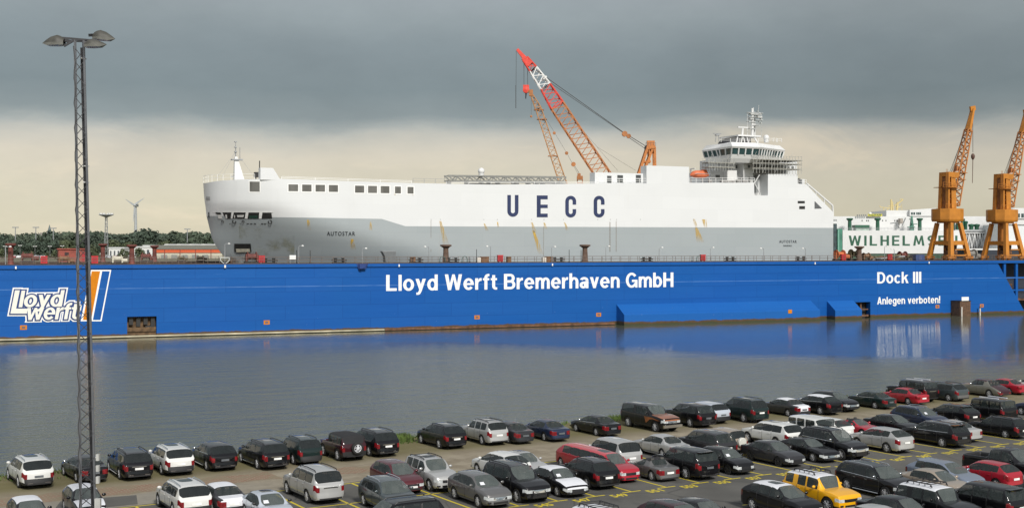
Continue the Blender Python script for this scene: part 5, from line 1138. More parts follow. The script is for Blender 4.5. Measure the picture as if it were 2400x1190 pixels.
# ================================================================ yellow dock cranes on the near wall
CY = mat('crane_yellow', (.47, .178, .020), .5, var=.16, scale=.5); CYD = mat('crane_yellow_worn', (.38, .135, .018), .6, var=.25, scale=.8); RUSTO = mat('crane_rust_orange', (.36, .14, .045), .7, var=.3, scale=.6)
CABLE = mat('cable_dark', (.03, .03, .03), .6)
def dock_crane(px, lab, dy=0):
    s0 = pq(px, 600, 4.5)[0]
    t = thing('dock_crane', lab, 'crane', (s0, 4.5, TOP), DOCK, 'yellow cranes on the dock wall')
    z = lambda y: zpx(y, 294)
    zh0, zh1, zt0, zj = z(518), z(488), z(401), z(240)
    S = s0
    for (sx, q, qt) in ((-2.4, .9, 2.2), (2.9, .9, 2.2), (-2.4, 8.2, 6.8), (2.9, 8.2, 6.8)):
        top = (S + sx * .52, qt, zh0 - .35)
        part('leg', MB().beam((S + sx, q, TOP + .8), top, 1.05, .95, .85, .8), CY, t)
        m_ = MB(); m_.box(S + sx - 1.2, S + sx + 1.2, q - .45, q + .45, TOP + .35, TOP + .95)
        for d in (-.7, .7): m_.lathe([(.01, -.2), (.36, -.2), (.36, .2), (.01, .2)], (S + sx + d, q, TOP + .36), 10, 'y')
        part('bogie', m_, CYD, t)
    mb = MB(); zb = z(569)
    mb.box(S - 1.9, S + 2.2, 1.1, 1.9, zb - .5, zb + .5); mb.box(S - 1.9, S + 2.2, 7.1, 7.9, zb - .5, zb + .5); mb.box(S - 2.1, S - 1.4, 1.9, 7.1, zb - .45, zb + .45); mb.box(S + 1.7, S + 2.4, 1.9, 7.1, zb - .45, zb + .45)
    part('portal_beam', mb, CY, t)
    mb = MB(); mb.beam((S - 2.3, .9, TOP + 1.7), (S - 1.4, .9, TOP + 1.15), .3); mb.beam((S - 1.4, .9, TOP + 1.15), (S + 1.9, .9, TOP + 1.15), .35); mb.beam((S + 1.9, .9, TOP + 1.15), (S + 2.8, .9, TOP + 1.7), .3); mb.box(S - 1.2, S + 1.6, .7, 1.3, TOP + 2.4, TOP + 2.65)
    part('tie_beam', mb, CY, t)
    mb = MB(); mb.lathe([(.01, -1.1), (1.0, -1.1), (1.0, -.95), (.7, -.9), (.7, .9), (1.0, .95), (1.0, 1.1), (.01, 1.1)], (S + .3, 4, TOP + 3.2), 14, 'y'); mb.box(S - .9, S + 1.5, 3, 5, TOP + 1.3, TOP + 2.3); part('cable_drum', mb, RUST, t)
    part('centre_column', MB().tube((S, 4.5, zb - .6), (S, 4.5, zh0 - .2), .8, n=14), CYD, t, True)
    part('slewing_ring', MB().lathe([(.1, zh0 - .4), (2.6, zh0 - .35), (2.6, zh0 - .02), (.1, zh0 - .01)], (S, 4.5, 0), 20), CYD, t)
    h = [(-3.6, 3.2), (-2.4, 1.4), (1.0, 1.4), (2.9, 2.4), (2.9, 6.4), (1.4, 7.6), (-2.4, 7.6), (-3.6, 5.8)]; hs = [(S + a, b) for a, b in h]; hi = [(S + a * .96, 4.5 + (b - 4.5) * .94) for a, b in h]
    part('machine_house', MB().slab(hs, zh0 + .45, zh1).slab(hi, zh0, zh0 + .45, hs), CY, t)
    # tower: open frame on the left, closed post on the right
    mb = MB()
    mb.slab([(S - .2, 3.0), (S + 1.25, 3.0), (S + 1.25, 6.0), (S - .2, 6.0)], zh1, zt0, [(S - .15, 3.3), (S + 1.2, 3.3), (S + 1.2, 5.7), (S - .15, 5.7)])
    mb.beam((S - 1.35, 3.2, zh1), (S - 1.1, 3.4, zt0), .4, 1.); mb.beam((S - 1.35, 5.8, zh1), (S - 1.1, 5.6, zt0), .4, 1.)
    tw = part('tower', mb, CY, t)
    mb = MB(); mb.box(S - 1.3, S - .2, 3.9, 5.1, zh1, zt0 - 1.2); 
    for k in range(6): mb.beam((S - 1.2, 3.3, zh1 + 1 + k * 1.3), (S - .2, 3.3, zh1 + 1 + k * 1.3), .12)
    f_ = part('stair_shaft', mb, mat('crane_yellow_shaded', (.20, .075, .02), .8, var=.3), t); f_.parent = tw  # shade of the open tower side put into a dark crane tone
    part('tower_head', MB().prism([(S - 1.4, zt0), (S + 2.2, zt0), (S + 2.2, zt0 - .9), (S + 1.3, zt0 - 1.5), (S - 1.3, zt0 - 1.0)], 3.1, 5.9), CY, t)
    zpl = z(437); mb = MB(); mb.box(S - 3.6, S + 1.9, 2.2, 3.1, zpl - .12, zpl); mb.box(S - 3.6, S - 2.0, 2.2, 5.5, zpl - .12, zpl)
    for d in (-3.5, -2.4, -1.3, -.2, .9): mb.beam((S + d, 2.25, zpl), (S + d, 2.25, zpl + 1.1), .08)
    for h_ in (.55, 1.1): mb.beam((S - 3.6, 2.25, zpl + h_), (S + 1.4, 2.25, zpl + h_), .06)
    for d in (-3.3, -1.8, -.4): mb.beam((S + d, 1.7, zh1), (S + d, 1.7, zh1 + 1.1), .07)
    mb.beam((S - 3.3, 1.7, zh1 + 1.05), (S + .6, 1.7, zh1 + 1.05), .06)
    for d in (-1.5, -1.9): mb.beam((S + d, 3, zt0 - 2.6), (S + d, 3, zt0 + .7), .06)
    part('walkway', mb, CYD, t)
    # luffing jib
    q = 4.5; A = (S + 1.35, q, z(478)); B = (S + 7.7, q, z(247)); m1 = Vector(A).lerp(Vector(B), .78)
    mb = MB(); mb.lattice(A, m1, 2.3, 1.25, 21, .16); jb = part('jib', mb, mat('jib_orange', (.45, .175, .05), .55, var=.2), t)
    f_ = part('jib_head', MB().beam(m1, B, .75, 1.5, .5, 1.1).beam(Vector(B) - Vector((.8, 0, 0)), Vector(B) + Vector((.7, 0, .3)), .5, 1.1), CY, t); f_.parent = jb
    mb = MB(); hx = S + 7.75
    for d in (-.35, .35): mb.beam(m1 + Vector((-.5, d, 0)), (S + .8, q + d, zt0), .07)
    mb.beam(Vector(B) + Vector((-.6, .1, -.5)), (S + 1.0, q + .1, zt0), .06); mb.beam(Vector(A).lerp(Vector(B), .42) + Vector((-.9, 0, 0)), (S + 1.4, q, zt0 - .3), .06)
    mb.beam(B, (hx, q, z(352)), .08); part('cable', mb, CABLE, t)
    mb = MB(); mb.lathe([(.01, .75), (.3, .6), (.48, .1), (.4, -.4), (.15, -.8), (.01, -.85)], (hx, q, z(361)), 10); mb.tube((hx, q, z(366)), (hx - .15, q, z(425)), .09, .07, 6); part('hook_block', mb, mat('hook_brown', (.10, .05, .035), .6), t)
    p_ = Vector(A).lerp(Vector(B), .36) + Vector((-1.0, 0, .4)); part('pulley', MB().cbox(p_, (.6, .8, 1.0)), RUSTO, t)
    for f in (.0, .26, .33): p_ = Vector(A).lerp(Vector(B), f); part('jib_platform', MB().box(p_.x - .6, p_.x + 1.3, q - 1.4, q + 1.4, p_.z - .08, p_.z + .06), CYD, t)
    return t
dock_crane(2222, 'yellow dock crane with its whole jib and hook in view, left of the two'); dock_crane(2350, 'yellow dock crane nearer the photo edge, its jib running out of the picture')
# ================================================================ floating crane behind the ship: big red and white jib, thin second jib
Yc = 335.0
def W(x, y, Y=Yc): a, b = wp(x, y, Y); return (a, Y, b)
REDJ = mat('jib_red', (.62, .05, .03), .5, var=.15); WHJ = mat('jib_white', (.72, .72, .70), .5)
t = thing('floating_crane', 'big lattice crane jib with red and white tip leaning left above the ship', 'crane', (W(1470, 600)[0], Yc, WATER))
pts = [(1423, 425), (1306, 248), (1279, 204), (1250, 163), (1231, 138)]
wd = [3.9, 3.7, 2.9, 2.2, 1.6]
for i, (m_, n) in enumerate(((mat('boom_orange', (.42, .155, .045), .6, var=.25), 15), (REDJ, 4), (WHJ, 4), (REDJ, 2))):
    part('boom_section', MB().lattice(W(*pts[i]), W(*pts[i + 1]), wd[i], wd[i + 1], n, .2 if i else .19), m_, t)
part('boom_section', MB().lattice(W(*pts[0]), W(1480, 511), 3.9, 4.2, 8, .2), MATS['boom_orange'], t)
mb = MB(); mb.beam(W(1233, 141), W(1212, 116), 1.5, 1.2, .8, .7); mb.beam(W(1243, 152), W(1226, 136), 2.2, 1.6, 1.6, 1.2); part('boom_tip', mb, REDJ, t)
mb = MB(); mb.beam(W(1271, 187), W(1281, 179), .5); mb.beam(W(1252, 163), W(1257, 160), .9); part('mast_stub', mb, WHJ, t)
mb = MB()
for (a, b, w) in (((1258, 166), (1462, 311), .16), ((1283, 190), (1466, 315), .12), ((1467, 314), (1514, 343), .16), ((1467, 318), (1510, 347), .13), ((1300, 230), (1400, 345), .05), ((1400, 345), (1490, 400), .05), ((1400, 346), (1448, 400), .05)): mb.beam(W(*a), W(*b), w)
for (a, b, w) in (((1210, 120), (1209, 254), .1), ((1228, 146), (1228, 203), .12), ((1236, 150), (1237, 205), .12), ((1209, 200), (1209, 254), .18)): mb.beam(W(*a), W(*b), w)
part('cable', mb, CABLE, t)
mb = MB(); c = W(1233, 211); mb.lathe([(.01, -.7), (.9, -.6), (.9, .6), (.01, .7)], c, 12, 'y'); mb.box(c[0] - .8, c[0] + .8, Yc - .5, Yc + .5, c[2], c[2] + 1.3); part('hook_block', mb, REDJ, t)
mb = MB(); mb.tube((c[0], Yc, c[2] - .8), (c[0] - .1, Yc, c[2] - 2.4), .2, .12); part('hook', mb, BLACKS, t)
c = W(1464, 314); mb = MB(); mb.lathe([(.01, -.5), (.75, -.5), (.75, .5), (.01, .5)], c, 12, 'y'); mb.lathe([(.01, -.4), (.6, -.4), (.6, .4), (.01, .4)], (c[0] + 1.1, c[1], c[2] - .6), 12, 'y'); part('pulley_block', mb, RUSTO, t)
mb = MB()
for dy in (-1.6, 1.6):
    def V(x, y): p = W(x, y); return (p[0], p[1] + dy, p[2])
    mb.beam(V(1517, 345), V(1499, 400), .7); mb.beam(V(1499, 400), V(1485, 440), .7); mb.beam(V(1530, 345), V(1512, 392), .6); mb.beam(V(1533, 345), V(1535, 440), .6); mb.beam(V(1506, 380), V(1524, 380), .5); mb.beam(V(1520, 346), V(1521, 378), .35); mb.beam(V(1514, 348), V(1534, 345), .9)
mb.beam(W(1516, 345), W(1534, 345), 1.2, 3.4); part('a_frame', mb, mat('frame_orange', (.46, .16, .035), .6, var=.25), t)
mb = MB(); a, b = W(1512, 344), W(1535, 336)
for k in range(5): x = a[0] + (b[0] - a[0]) * k / 4; mb.beam((x, Yc - 1.8, a[2]), (x, Yc - 1.8, b[2]), .09)
mb.beam((a[0], Yc - 1.8, b[2]), (b[0], Yc - 1.8, b[2]), .09); part('railing', mb, RAILM, t)
c = W(1517, 347); part('sheave', MB().lathe([(.01, -.4), (.8, -.4), (.8, .4), (.01, .4)], c, 12, 'y'), BLACKS, t)
a, b = W(1400, 512), W(1560, 438); part('machine_house', MB().box(a[0], b[0], Yc - 5, Yc + 5, a[2], b[2]), RUSTO, t)
part('tower', MB().lattice(W(1480, 512), W(1480, 735), 9, 10, 6, .5), RUSTO, t); a = W(1300, 755); part('pontoon', MB().box(a[0], a[0] + 50, Yc - 14, Yc + 14, -4, .6), BLACKS, t)
Y2 = 322.0
t = thing('lattice_crane', 'thin rusty orange lattice jib standing behind the gangway, left of the big jib', 'crane', (W(1330, 600, Y2)[0], Y2, WATER))
JB = mat('thin_jib_orange', (.40, .20, .075), .65, var=.25)
part('jib', MB().lattice(W(1323, 440, Y2), W(1262, 255, Y2), 1.9, 1.5, 18, .13), JB, t); part('jib', MB().lattice(W(1262, 255, Y2), W(1247, 224, Y2), 1.5, .7, 4, .13), JB, t)
mb = MB(); c = W(1244.5, 218, Y2); mb.cbox(c, (1.0, 1.0, 1.6)); mb.cbox((c[0] - .5, c[1], c[2] + .3), (.8, .6, .5)); part('jib_head', mb, RUSTO, t)
mb = MB()
for (x, y) in ((1263, 258), (1270, 280), (1296, 366)): c = W(x, y, Y2); mb.box(c[0] - 1.3, c[0] + 1.3, Y2 - .9, Y2 + .9, c[2] - .08, c[2] + .08)
part('jib_platform', mb, RUSTO, t)
mb = MB()
for (a, b, w) in (((1246, 222), (1329, 360), .05), ((1328, 358), (1358, 414), .06), ((1344, 384), (1361, 412), .08), ((1245, 226), (1245, 272), .06)): mb.beam(W(*a, Y2), W(*b, Y2), w)
part('cable', mb, CABLE, t)
for (x, y, s) in ((1299, 312, .4), (1328, 359, .45), (1344, 385, .6), (1245, 273, .3)): c = W(x, y, Y2); part('pulley', MB().lathe([(.01, -.25), (s, -.2), (s, .2), (.01, .25)], c, 10, 'y'), RUSTO if x > 1250 else RUSTO, t)
mb = MB(); c = W(1359, 417, Y2); mb.cbox((c[0], Y2, c[2]), (1.5, 1.4, 1.0)); mb.cbox((c[0] - .2, Y2, c[2] + .8), (.8, .8, .7))
for d in (-.8, .8): mb.beam((c[0] + d * .8, Y2, c[2] - .4), (c[0] + d * 1.2, Y2, c[2] - 5), .22)
mb.beam((c[0] - .8, Y2, c[2] - 1.3), (c[0] + .8, Y2, c[2] - 1.3), .2); part('gantry', mb, RUSTO, t)
c = W(1340, 440, Y2); part('machine_house', MB().box(c[0] - 6, c[0] + 5, Y2 - 3, Y2 + 3, c[2] - 6, c[2] - .4), RUSTO, t); part('tower', MB().lattice((c[0], Y2, -1.5), (c[0], Y2, c[2] - 6), 6, 5, 8, .4), RUSTO, t)
part('pontoon', MB().box(c[0] - 12, c[0] + 9, Y2 - 9, Y2 + 9, -4, .4), BLACKS, t)
# ================================================================ ships moored behind the dock on the right
GRN = mat('ship_green', (.016, .092, .050), .5, var=.15, scale=.4); GRND = mat('ship_green_worn', (.05, .19, .13), .6, var=.3, scale=.5)
Yb = 425.0
def B_(x, y, Y=Yb): return wp(x, y, Y)
def fbox(x0, x1, y0, y1, d0, d1, Y=Yb): a, b = B_(x0, y1, Y), B_(x1, y0, Y); return MB().box(a[0], b[0], Y + d0, Y + d1, a[1], b[1])
o = B_(2110, 700)
t = thing('green_white_ship', 'white ship with green hull and big green lettering behind the yellow crane', 'ship', (o[0], Yb + 15, WATER))
part('hull', fbox(1955, 2440, 594.2, 735, .3, 30), GRN, t)
part('side_panel', fbox(1975, 2262, 540, 594, 0, 14), SW2, t)
mb = fbox(1963, 1974.6, 536, 594, .2, 14); mb2 = fbox(1955, 1962.6, 524, 600, .6, 14); part('corner_post', mb, GRND, t); part('corner_post', mb2, mat('ship_dark_green', (.03, .05, .055), .6, var=.6, scale=1.), t)
part('corner_edge', fbox(1964, 1967, 538, 594, .05, .2), mat('edge_green', (.16, .36, .28), .6), t)
part('superstructure', fbox(1953, 2400, 505.5, 539.6, 8, 30), SW2, t); part('superstructure', fbox(2096, 2188, 491, 505.2, 9, 28), SW2, t)
a, b, c, d = B_(2149, 490), B_(2212, 486), B_(2212, 505), B_(2149, 505)
part('wheelhouse', MB().prism([(a[0], a[1]), (b[0], b[1]), (c[0], c[1]), (d[0], d[1])], Yb + 7.6, Yb + 26), SW2, t)
mb = MB()
for (x, y, w, h) in [(1968, 513, 2.2, 3.6), (1972.6, 513, 2.2, 3.6), (1968, 529, 2.2, 3.6), (1973, 529, 2, 3.6), (2035, 514, 2, 3.6), (2046, 514, 2, 3.6), (2050, 514, 2, 3.6), (2049, 529, 3.6, 3), (2084, 514, 2, 3.2), (2092, 514, 2, 3.2), (2113, 514, 2.2, 3.8), (2118, 514, 2.2, 3.8), (2122.5, 530, 2.6, 4), (2152, 531, 2, 3.5), (2169, 531, 2, 3.5)]:
    p = B_(x, y); k = Yb / F; mb.box(p[0], p[0] + w * k, Yb + 7.93, Yb + 7.99, p[1] - h * k, p[1])
part('window', mb, DKW, t)
mb = MB()
for (x, w) in ((2152, 4), (2157.5, 4), (2164.5, 3), (2168.6, 3), (2172.5, 3)): p = B_(x, 496); k = Yb / F; mb.box(p[0], p[0] + w * k, Yb + 7.5, Yb + 7.58, p[1] - 5.5 * k, p[1])
part('bridge_window', mb, GLASSD, t)
for (x, hw) in ((1998, 8), (2064, 8), (2163.5, 7.5)):
    p = B_(x, 511); q_ = B_(x, 539.8); k = Yb / F
    part('ventilator', MB().lathe([(4.6 * k, q_[1]), (4.2 * k, p[1] - 6 * k), (hw * k, p[1] - 2.5 * k), (hw * k, p[1] - .6 * k), (hw * .75 * k, p[1] + .4 * k), (.01, p[1] + .6 * k)], (p[0], Yb + 3.5, 0), 14), GRN, t, True)
for (x, y, w) in ((2257, 512, 6), (2268, 512, 6), (2276, 518, 5), (2289, 525, 7), (2302, 525, 7), (2246, 518, 5)):
    p = B_(x, y); q_ = B_(x, 539.8); k = Yb / F
    part('ventilator', MB().lathe([(w * .7 * k, q_[1]), (w * .7 * k, p[1] - 6 * k), (w * k, p[1] - 4 * k), (w * k, p[1]), (.01, p[1] + .2)], (p[0], Yb + 5, 0), 12), GRN, t, True)
part('deck_box', fbox(2008, 2042, 527, 534, 2, 6), GRN, t); part('deck_box', fbox(2010, 2041, 534.2, 539.7, 2.2, 5.5), mat('pale_green_box', (.33, .42, .36), .6, var=.3), t)
mb = MB()
for k in range(70):
    p = B_(1975 + k * 3.3, 540); mb.beam((p[0], Yb + .4, p[1]), (p[0], Yb + .4, p[1] + 1.0), .06)
p0, p1 = B_(1975, 540), B_(2206, 540); mb.beam((p0[0], Yb + .4, p0[1] + 1.0), (p1[0], Yb + .4, p1[1] + 1.0), .07); mb.beam((p0[0], Yb + .4, p0[1] + .5), (p1[0], Yb + .4, p1[1] + .5), .06); part('railing', mb, GREYM, t)
mb = MB(); p0 = B_(1989, 575.5); p1 = B_(2244, 575.5); stroke_text(mb, 'WILHELMSEN', p0[0], p1[0], p0[1], B_(1989, 552)[1] - p0[1], Yb - .03, .26); part('lettering', mb, GRN, t)
p0, p1 = B_(2048, 505.4), B_(2082, 500); part('name_board', MB().box(p0[0], p1[0], Yb + 7.0, Yb + 7.2, p0[1], p1[1]), mat('board_yellow', (.62, .55, .05), .6), t)
mb = MB(); a, b = B_(2050, 504.6), B_(2080, 504.6); text_at(mb, 'FALSTAFF', a, b, B_(2050, 500.9)[1] - a[1], Yb + 6.96, .03); part('lettering', mb, GRN, t)
mb = MB()
for k in range(5): p = B_(2022 + k * 5, 505.4); mb.box(p[0], p[0] + .35, Yb + 7, Yb + 7.3, p[1], p[1] + .6)
part('deck_gear', mb, mat('gear_grey', (.2, .21, .21), .6), t)
part('radome', MB().ball((B_(2059, 499.5)[0], Yb + 10, B_(2059, 499)[1]), .6), SW2, t, True)
mb = MB(); YEM = mat('mast_ochre', (.52, .42, .19), .6)
def seg(a, b, w, d=16): p, q_ = B_(*a), B_(*b); mb.beam((p[0], Yb + d, p[1]), (q_[0], Yb + d, q_[1]), w)
for (a, b, w) in (((2122, 491), (2122, 463), .5), ((2127, 491), (2125, 468), .35), ((2136, 491), (2138, 470), .6), ((2131, 478), (2150, 464), .4), ((2096, 482), (2122, 484), .25), ((2096, 482), (2094, 478), .2), ((2104, 491), (2104, 482), .2), ((2110, 491), (2116, 484), .2), ((2143, 462), (2152, 463), .25), ((2148, 491), (2148, 474), .12), ((2115, 479), (2129, 479), .2), ((2133, 484), (2146, 480), .25)): seg(a, b, w)
part('signal_mast', mb, YEM, t)
mb = MB()
for (a, b, w) in (((2093, 523), (2111, 521), .35), ((2108, 528), (2110, 520), .25), ((2121, 528), (2129, 510), .3)): seg(a, b, w, 3)
part('deck_crane', mb, mat('gear_grey', (.2, .21, .21), .6), t)
mb = MB(); p = B_(2145, 505); k = Yb / F; mb.slab([(p[0] - .7, Yb + 3), (p[0] + .7, Yb + 3), (p[0] + .7, Yb + 4.4), (p[0] - .7, Yb + 4.4)], B_(2145, 539.8)[1], p[1], [(p[0] - .2, Yb + 3.5), (p[0] + .2, Yb + 3.5), (p[0] + .2, Yb + 4), (p[0] - .2, Yb + 4)])
for (dx, y, w, h) in ((-3, 522, 4, 2), (4, 524, 7, 1.6), (-10, 531, 16, 2), (-6, 512, 5, 2)): c_ = B_(2145 + dx, y); mb.box(c_[0], c_[0] + w * k, Yb + 2.6, Yb + 4, c_[1] - h * k, c_[1])
part('deck_mast', mb, GRND, t)
part('deck_locker', fbox(2121, 2127.5, 511, 523, 5, 7.5), mat('pale_brown', (.36, .32, .28), .7), t)
# stern ramp lattice
mb = MB(); r5 = random.Random(4); x0, x1 = B_(2262.5, 545), B_(2318, 545); zt_, zb_ = x0[1], B_(2262, 584)[1]; n = 9
for d in (1.2, 5):
    mb.beam((x0[0], Yb + d, zt_), (x1[0], Yb + d, zt_), .5); mb.beam((x0[0], Yb + d, zb_), (x1[0], Yb + d, zb_), .5)
    for i in range(n + 1):
        a = x0[0] + (x1[0] - x0[0]) * i / n; mb.beam((a, Yb + d, zt_), (a, Yb + d, zb_), .16)
        if i < n:
            b = x0[0] + (x1[0] - x0[0]) * (i + 1) / n; mb.beam((a, Yb + d, zb_ if i % 2 else zt_), (b, Yb + d, zt_ if i % 2 else zb_), .3)
            mb.beam((a, Yb + d + .4, zt_ if i % 2 else zb_), (b, Yb + d + .4, (zt_ + zb_) / 2), .2)
part('stern_ramp', mb, mat('ramp_silver', (.58, .58, .57), .4, var=.2), t)
part('ramp_back', fbox(2262.5, 2330, 541, 585, 9, 14), mat('ramp_back_grey', (.30, .30, .31), .7, var=.4, scale=.4), t); part('ramp_roof', fbox(2240, 2330, 538, 542, .5, 9), mat('roof_grey2', (.36, .37, .37), .6), t)  # plain grey panel behind the ramp lattice
# navy hulled ship farther right
Yn = 410.0; o = B_(2400, 700, Yn)
t = thing('navy_white_ship', 'navy hulled ship with a white bridge at the right edge behind the second yellow crane', 'ship', (o[0], Yn + 12, WATER))
a = B_(2262, 586, Yn); b = B_(2560, 586, Yn); mb = MB(); mb.slab([(a[0], Yn + 8), (a[0] + 6, Yn), (b[0], Yn), (b[0], Yn + 20), (a[0] + 6, Yn + 18)], -4, a[1]); part('hull', mb, mat('hull_navy', (.015, .022, .035), .5), t)
part('bulwark', fbox(2270, 2560, 582, 585.8, .5, 14, Yn), SW2, t)
part('superstructure', fbox(2352, 2560, 526, 581.8, 3, 18, Yn), mat('far_white', (.66, .68, .68), .6, var=.05), t)
p0, p1, p2 = B_(2364, 512, Yn), B_(2364, 497, Yn), B_(2385, 487, Yn); pe = B_(2560, 487, Yn)
part('wheelhouse', MB().prism([(p0[0], p0[1]), (p1[0], p1[1]), (p2[0], p2[1]), (pe[0], pe[1]), (pe[0], p0[1])], Yn + 2, Yn + 16), SW2, t)
part('wheelhouse', fbox(2372, 2560, 512.3, 525.8, 2.5, 17, Yn), SW2, t)
mb = MB()
for k in range(6): p = B_(2371 + k * 9.5, 500, Yn); mb.box(p[0], p[0] + .85, Yn + 1.9, Yn + 1.98, p[1] - 1.3, p[1])
part('bridge_window', mb, GLASSD, t)
mb = MB(); p = B_(2392, 464, Yn); mb.tube((p[0], Yn + 8, B_(2392, 487, Yn)[1]), (p[0], Yn + 8, p[1]), .12); part('flag_pole', mb, GREYM, t)
mb = MB(); a, b = B_(2378, 476, Yn), B_(2393, 463, Yn); mb.add([(a[0], Yn + 8, a[1]), (a[0], Yn + 8.06, a[1] + .6), (b[0], Yn + 8.3, b[1] + .25), (b[0], Yn + 8.2, b[1] - .9)], [(0, 1, 2, 3), (3, 2, 1, 0)]); part('flag', mb, mat('flag_red', (.45, .10, .11), .7), t)
part('door', fbox(2374, 2379, 565, 580, 2.9, 2.98, Yn), mat('gear_grey', (.2, .21, .21), .6), t)
# ================================================================ lattice flood light mast in the car park
GALV = mat('galvanised_steel', (.13, .135, .145), .45, .3, var=.22, scale=.6); GALVD = mat('dark_mast_steel', (.030, .030, .033), .55, .2, var=.3)
Zm = 60.0; bx_, _ = wp(206, 1190, Zm); tx, tz = wp(186, 96, Zm); BASEX = bx_ + .02; LEAN = (tx - bx_) / (tz - zpx(1190, Zm))
t = thing('lattice_light_mast', 'tall dark lattice mast with three floodlights at the left of the car park', 'light mast', (BASEX, Zm, 0))
HT = tz
def mc(z, i):
    w = (.70 - .27 * z / HT) / 2; a = R(45 + 90 * i + 19); return Vector((BASEX + LEAN * z + math.cos(a) * w * 1.414, Zm + math.sin(a) * w * 1.414, z))
for i in range(4):
    mb = MB(); m_ = GALVD if i in (0,) else GALV  # far leg's shaded look put into its dark steel colour
    # angle iron legs: two flanges
    p, q_ = mc(0, i), mc(HT, i); ctr0, ctr1 = Vector((BASEX, Zm, 0)), Vector((BASEX + LEAN * HT, Zm, HT))
    for j in (1, 3):
        e = (mc(0, i + j) - p).normalized() * .04; mb.beam(p + e, q_ + e, .09 if j == 1 else .02, .02 if j == 1 else .09)
    mb.beam(p, q_, .07); part('leg', mb, m_, t)
step = .60; n = int(HT / step)
for i in range(4):
    mb = MB()
    for k in range(n):
        z0, z1 = k * step + .1, (k + 1) * step + .1
        a, b = (i, i + 1) if (k + i) % 2 else (i + 1, i)
        mb.beam(mc(z0, a), mc(z1, b), .07, .03)
    part('bracing', mb, GALVD, t)
mb = MB(); p, q_ = mc(.3, 0), mc(HT - .3, 0); c0 = Vector((BASEX, Zm, 0)); d = Vector((-.14, -.10, 0))
mb.beam(p + d * .6, q_ + d * .5, .17, .10); part('cable_tray', mb, GALVD, t)
mb = MB(); p, q_ = mc(.3, 2), mc(HT - .3, 2)
prev = None
for k in range(60):
    f = k / 59; c = p.lerp(q_, f) + Vector((.05 * math.sin(k * 1.9), -.05, 0))
    if prev is not None: mb.tube(prev, c, .022, n=5)
    prev = c
part('cable', mb, CABLE, t)
def junction(y0, y1, x, w, lab=None):
    X0, z1 = wp(x, y0, Zm); _, z0 = wp(x, y1, Zm); part('junction_box', MB().box(X0, X0 + w, Zm - .5, Zm - .3, z0, z1), mat('box_pale', (.40, .40, .38), .5), t)
for (a, b) in ((1060, 1075), (1086, 1100), (1112, 1128)): junction(a, b, 232.5, .14)
junction(1163, 1190, 229.5, .27); junction(1188, 1225, 207, .3)
for y in (137, 389, 427): 
    X, z = wp(198, y, Zm); part('clamp_band', MB().cbox((mc(z, 0).x + .02, mc(z, 0).y - .2, z), (.22, .3, .05)), LAMPW, t)
part('foundation', MB().box(BASEX - .7, BASEX + .7, Zm - .7, Zm + .7, -.3, .18), mat('concrete', (.3, .29, .27), .9), t)
tb = Vector((BASEX + LEAN * HT, Zm, HT))
mb = MB(); mb.beam(tb + Vector((-.75, -.25, .1)), tb + Vector((.85, .15, .02)), .09); mb.beam(tb + Vector((-.5, .2, .02)), tb + Vector((.6, .3, 0)), .08); mb.beam(tb + Vector((-.1, -.25, .02)), tb + Vector((-.62, -.35, -.32)), .10); mb.beam(tb + Vector((.3, 0, 0)), tb + Vector((1.05, -.3, -.12)), .09); mb.beam(tb + Vector((.4, .2, .05)), tb + Vector((1.1, .5, .25)), .09)
part('head_frame', mb, GALVD, t)
LGL = mat('lamp_lens', (.15, .15, .135), .25, var=.2); LSH = mat('lamp_shell', (.060, .058, .048), .6, .0, var=.2)
def lamp(px0, px1, yb, yt, dirx, tilt, dy):
    a, zb = wp(px0, yb, Zm + dy); b, _ = wp(px1, yb, Zm + dy); _, zt = wp(px0, yt, Zm + dy); L = b - a; cx = (a + b) / 2; H = (zt - zb) * .98
    N = 12; vs = []; prof = []
    for i in range(N + 1):
        u = i / N; v = u if dirx > 0 else 1 - u      # v: 0 at the mast side, 1 at the tip
        h = H * lerp_tab([(0, .42), (.12, .80), (.33, 1.0), (.6, .80), (.85, .36), (1, .03)], v); w = lerp_tab([(0, .18), (.3, .32), (.7, .23), (1, .03)], v)
        prof.append((a + u * L, max(h, .01), max(w, .03), zb + tilt * (u - .5) * L))
    M_ = 8
    for x, h, w, z0 in prof:
        for j in range(M_ + 1): an = math.pi * j / M_; vs.append((x, Zm + dy - w * math.cos(an), z0 + h * math.sin(an)))
    mb = MB(); mb.add(vs, [(i * (M_ + 1) + j, (i + 1) * (M_ + 1) + j, (i + 1) * (M_ + 1) + j + 1, i * (M_ + 1) + j + 1) for i in range(N) for j in range(M_)])
    o = part('floodlight', mb, LSH, t, True)
    vs = []
    for x, h, w, z0 in prof: vs += [(x, Zm + dy - w * 1.06, z0), (x, Zm + dy - w * 1.0, z0 - .13 * min(1, w / .2)), (x, Zm + dy + w, z0 - .13 * min(1, w / .2)), (x, Zm + dy + w * 1.06, z0)]
    mb = MB(); mb.add(vs, [(i * 4 + j, i * 4 + 4 + j, i * 4 + 5 + j, i * 4 + 1 + j) for i in range(N) for j in range(3)]); f_ = part('lens', mb, LGL, t); f_.parent = o
    mb = MB(); mb.beam((a if dirx > 0 else b, Zm + dy, zb + H * .35), (tb.x + (.4 if dirx > 0 else -.4), Zm + dy * .5, zb + H * .2), .14); f_ = part('bracket', mb, GALVD, t); f_.parent = o
lamp(100, 151, 101, 82, -1, .02, -.3); lamp(219, 269, 89, 71, 1, -.08, .6); lamp(200, 249, 105, 92, 1, .03, -.5)
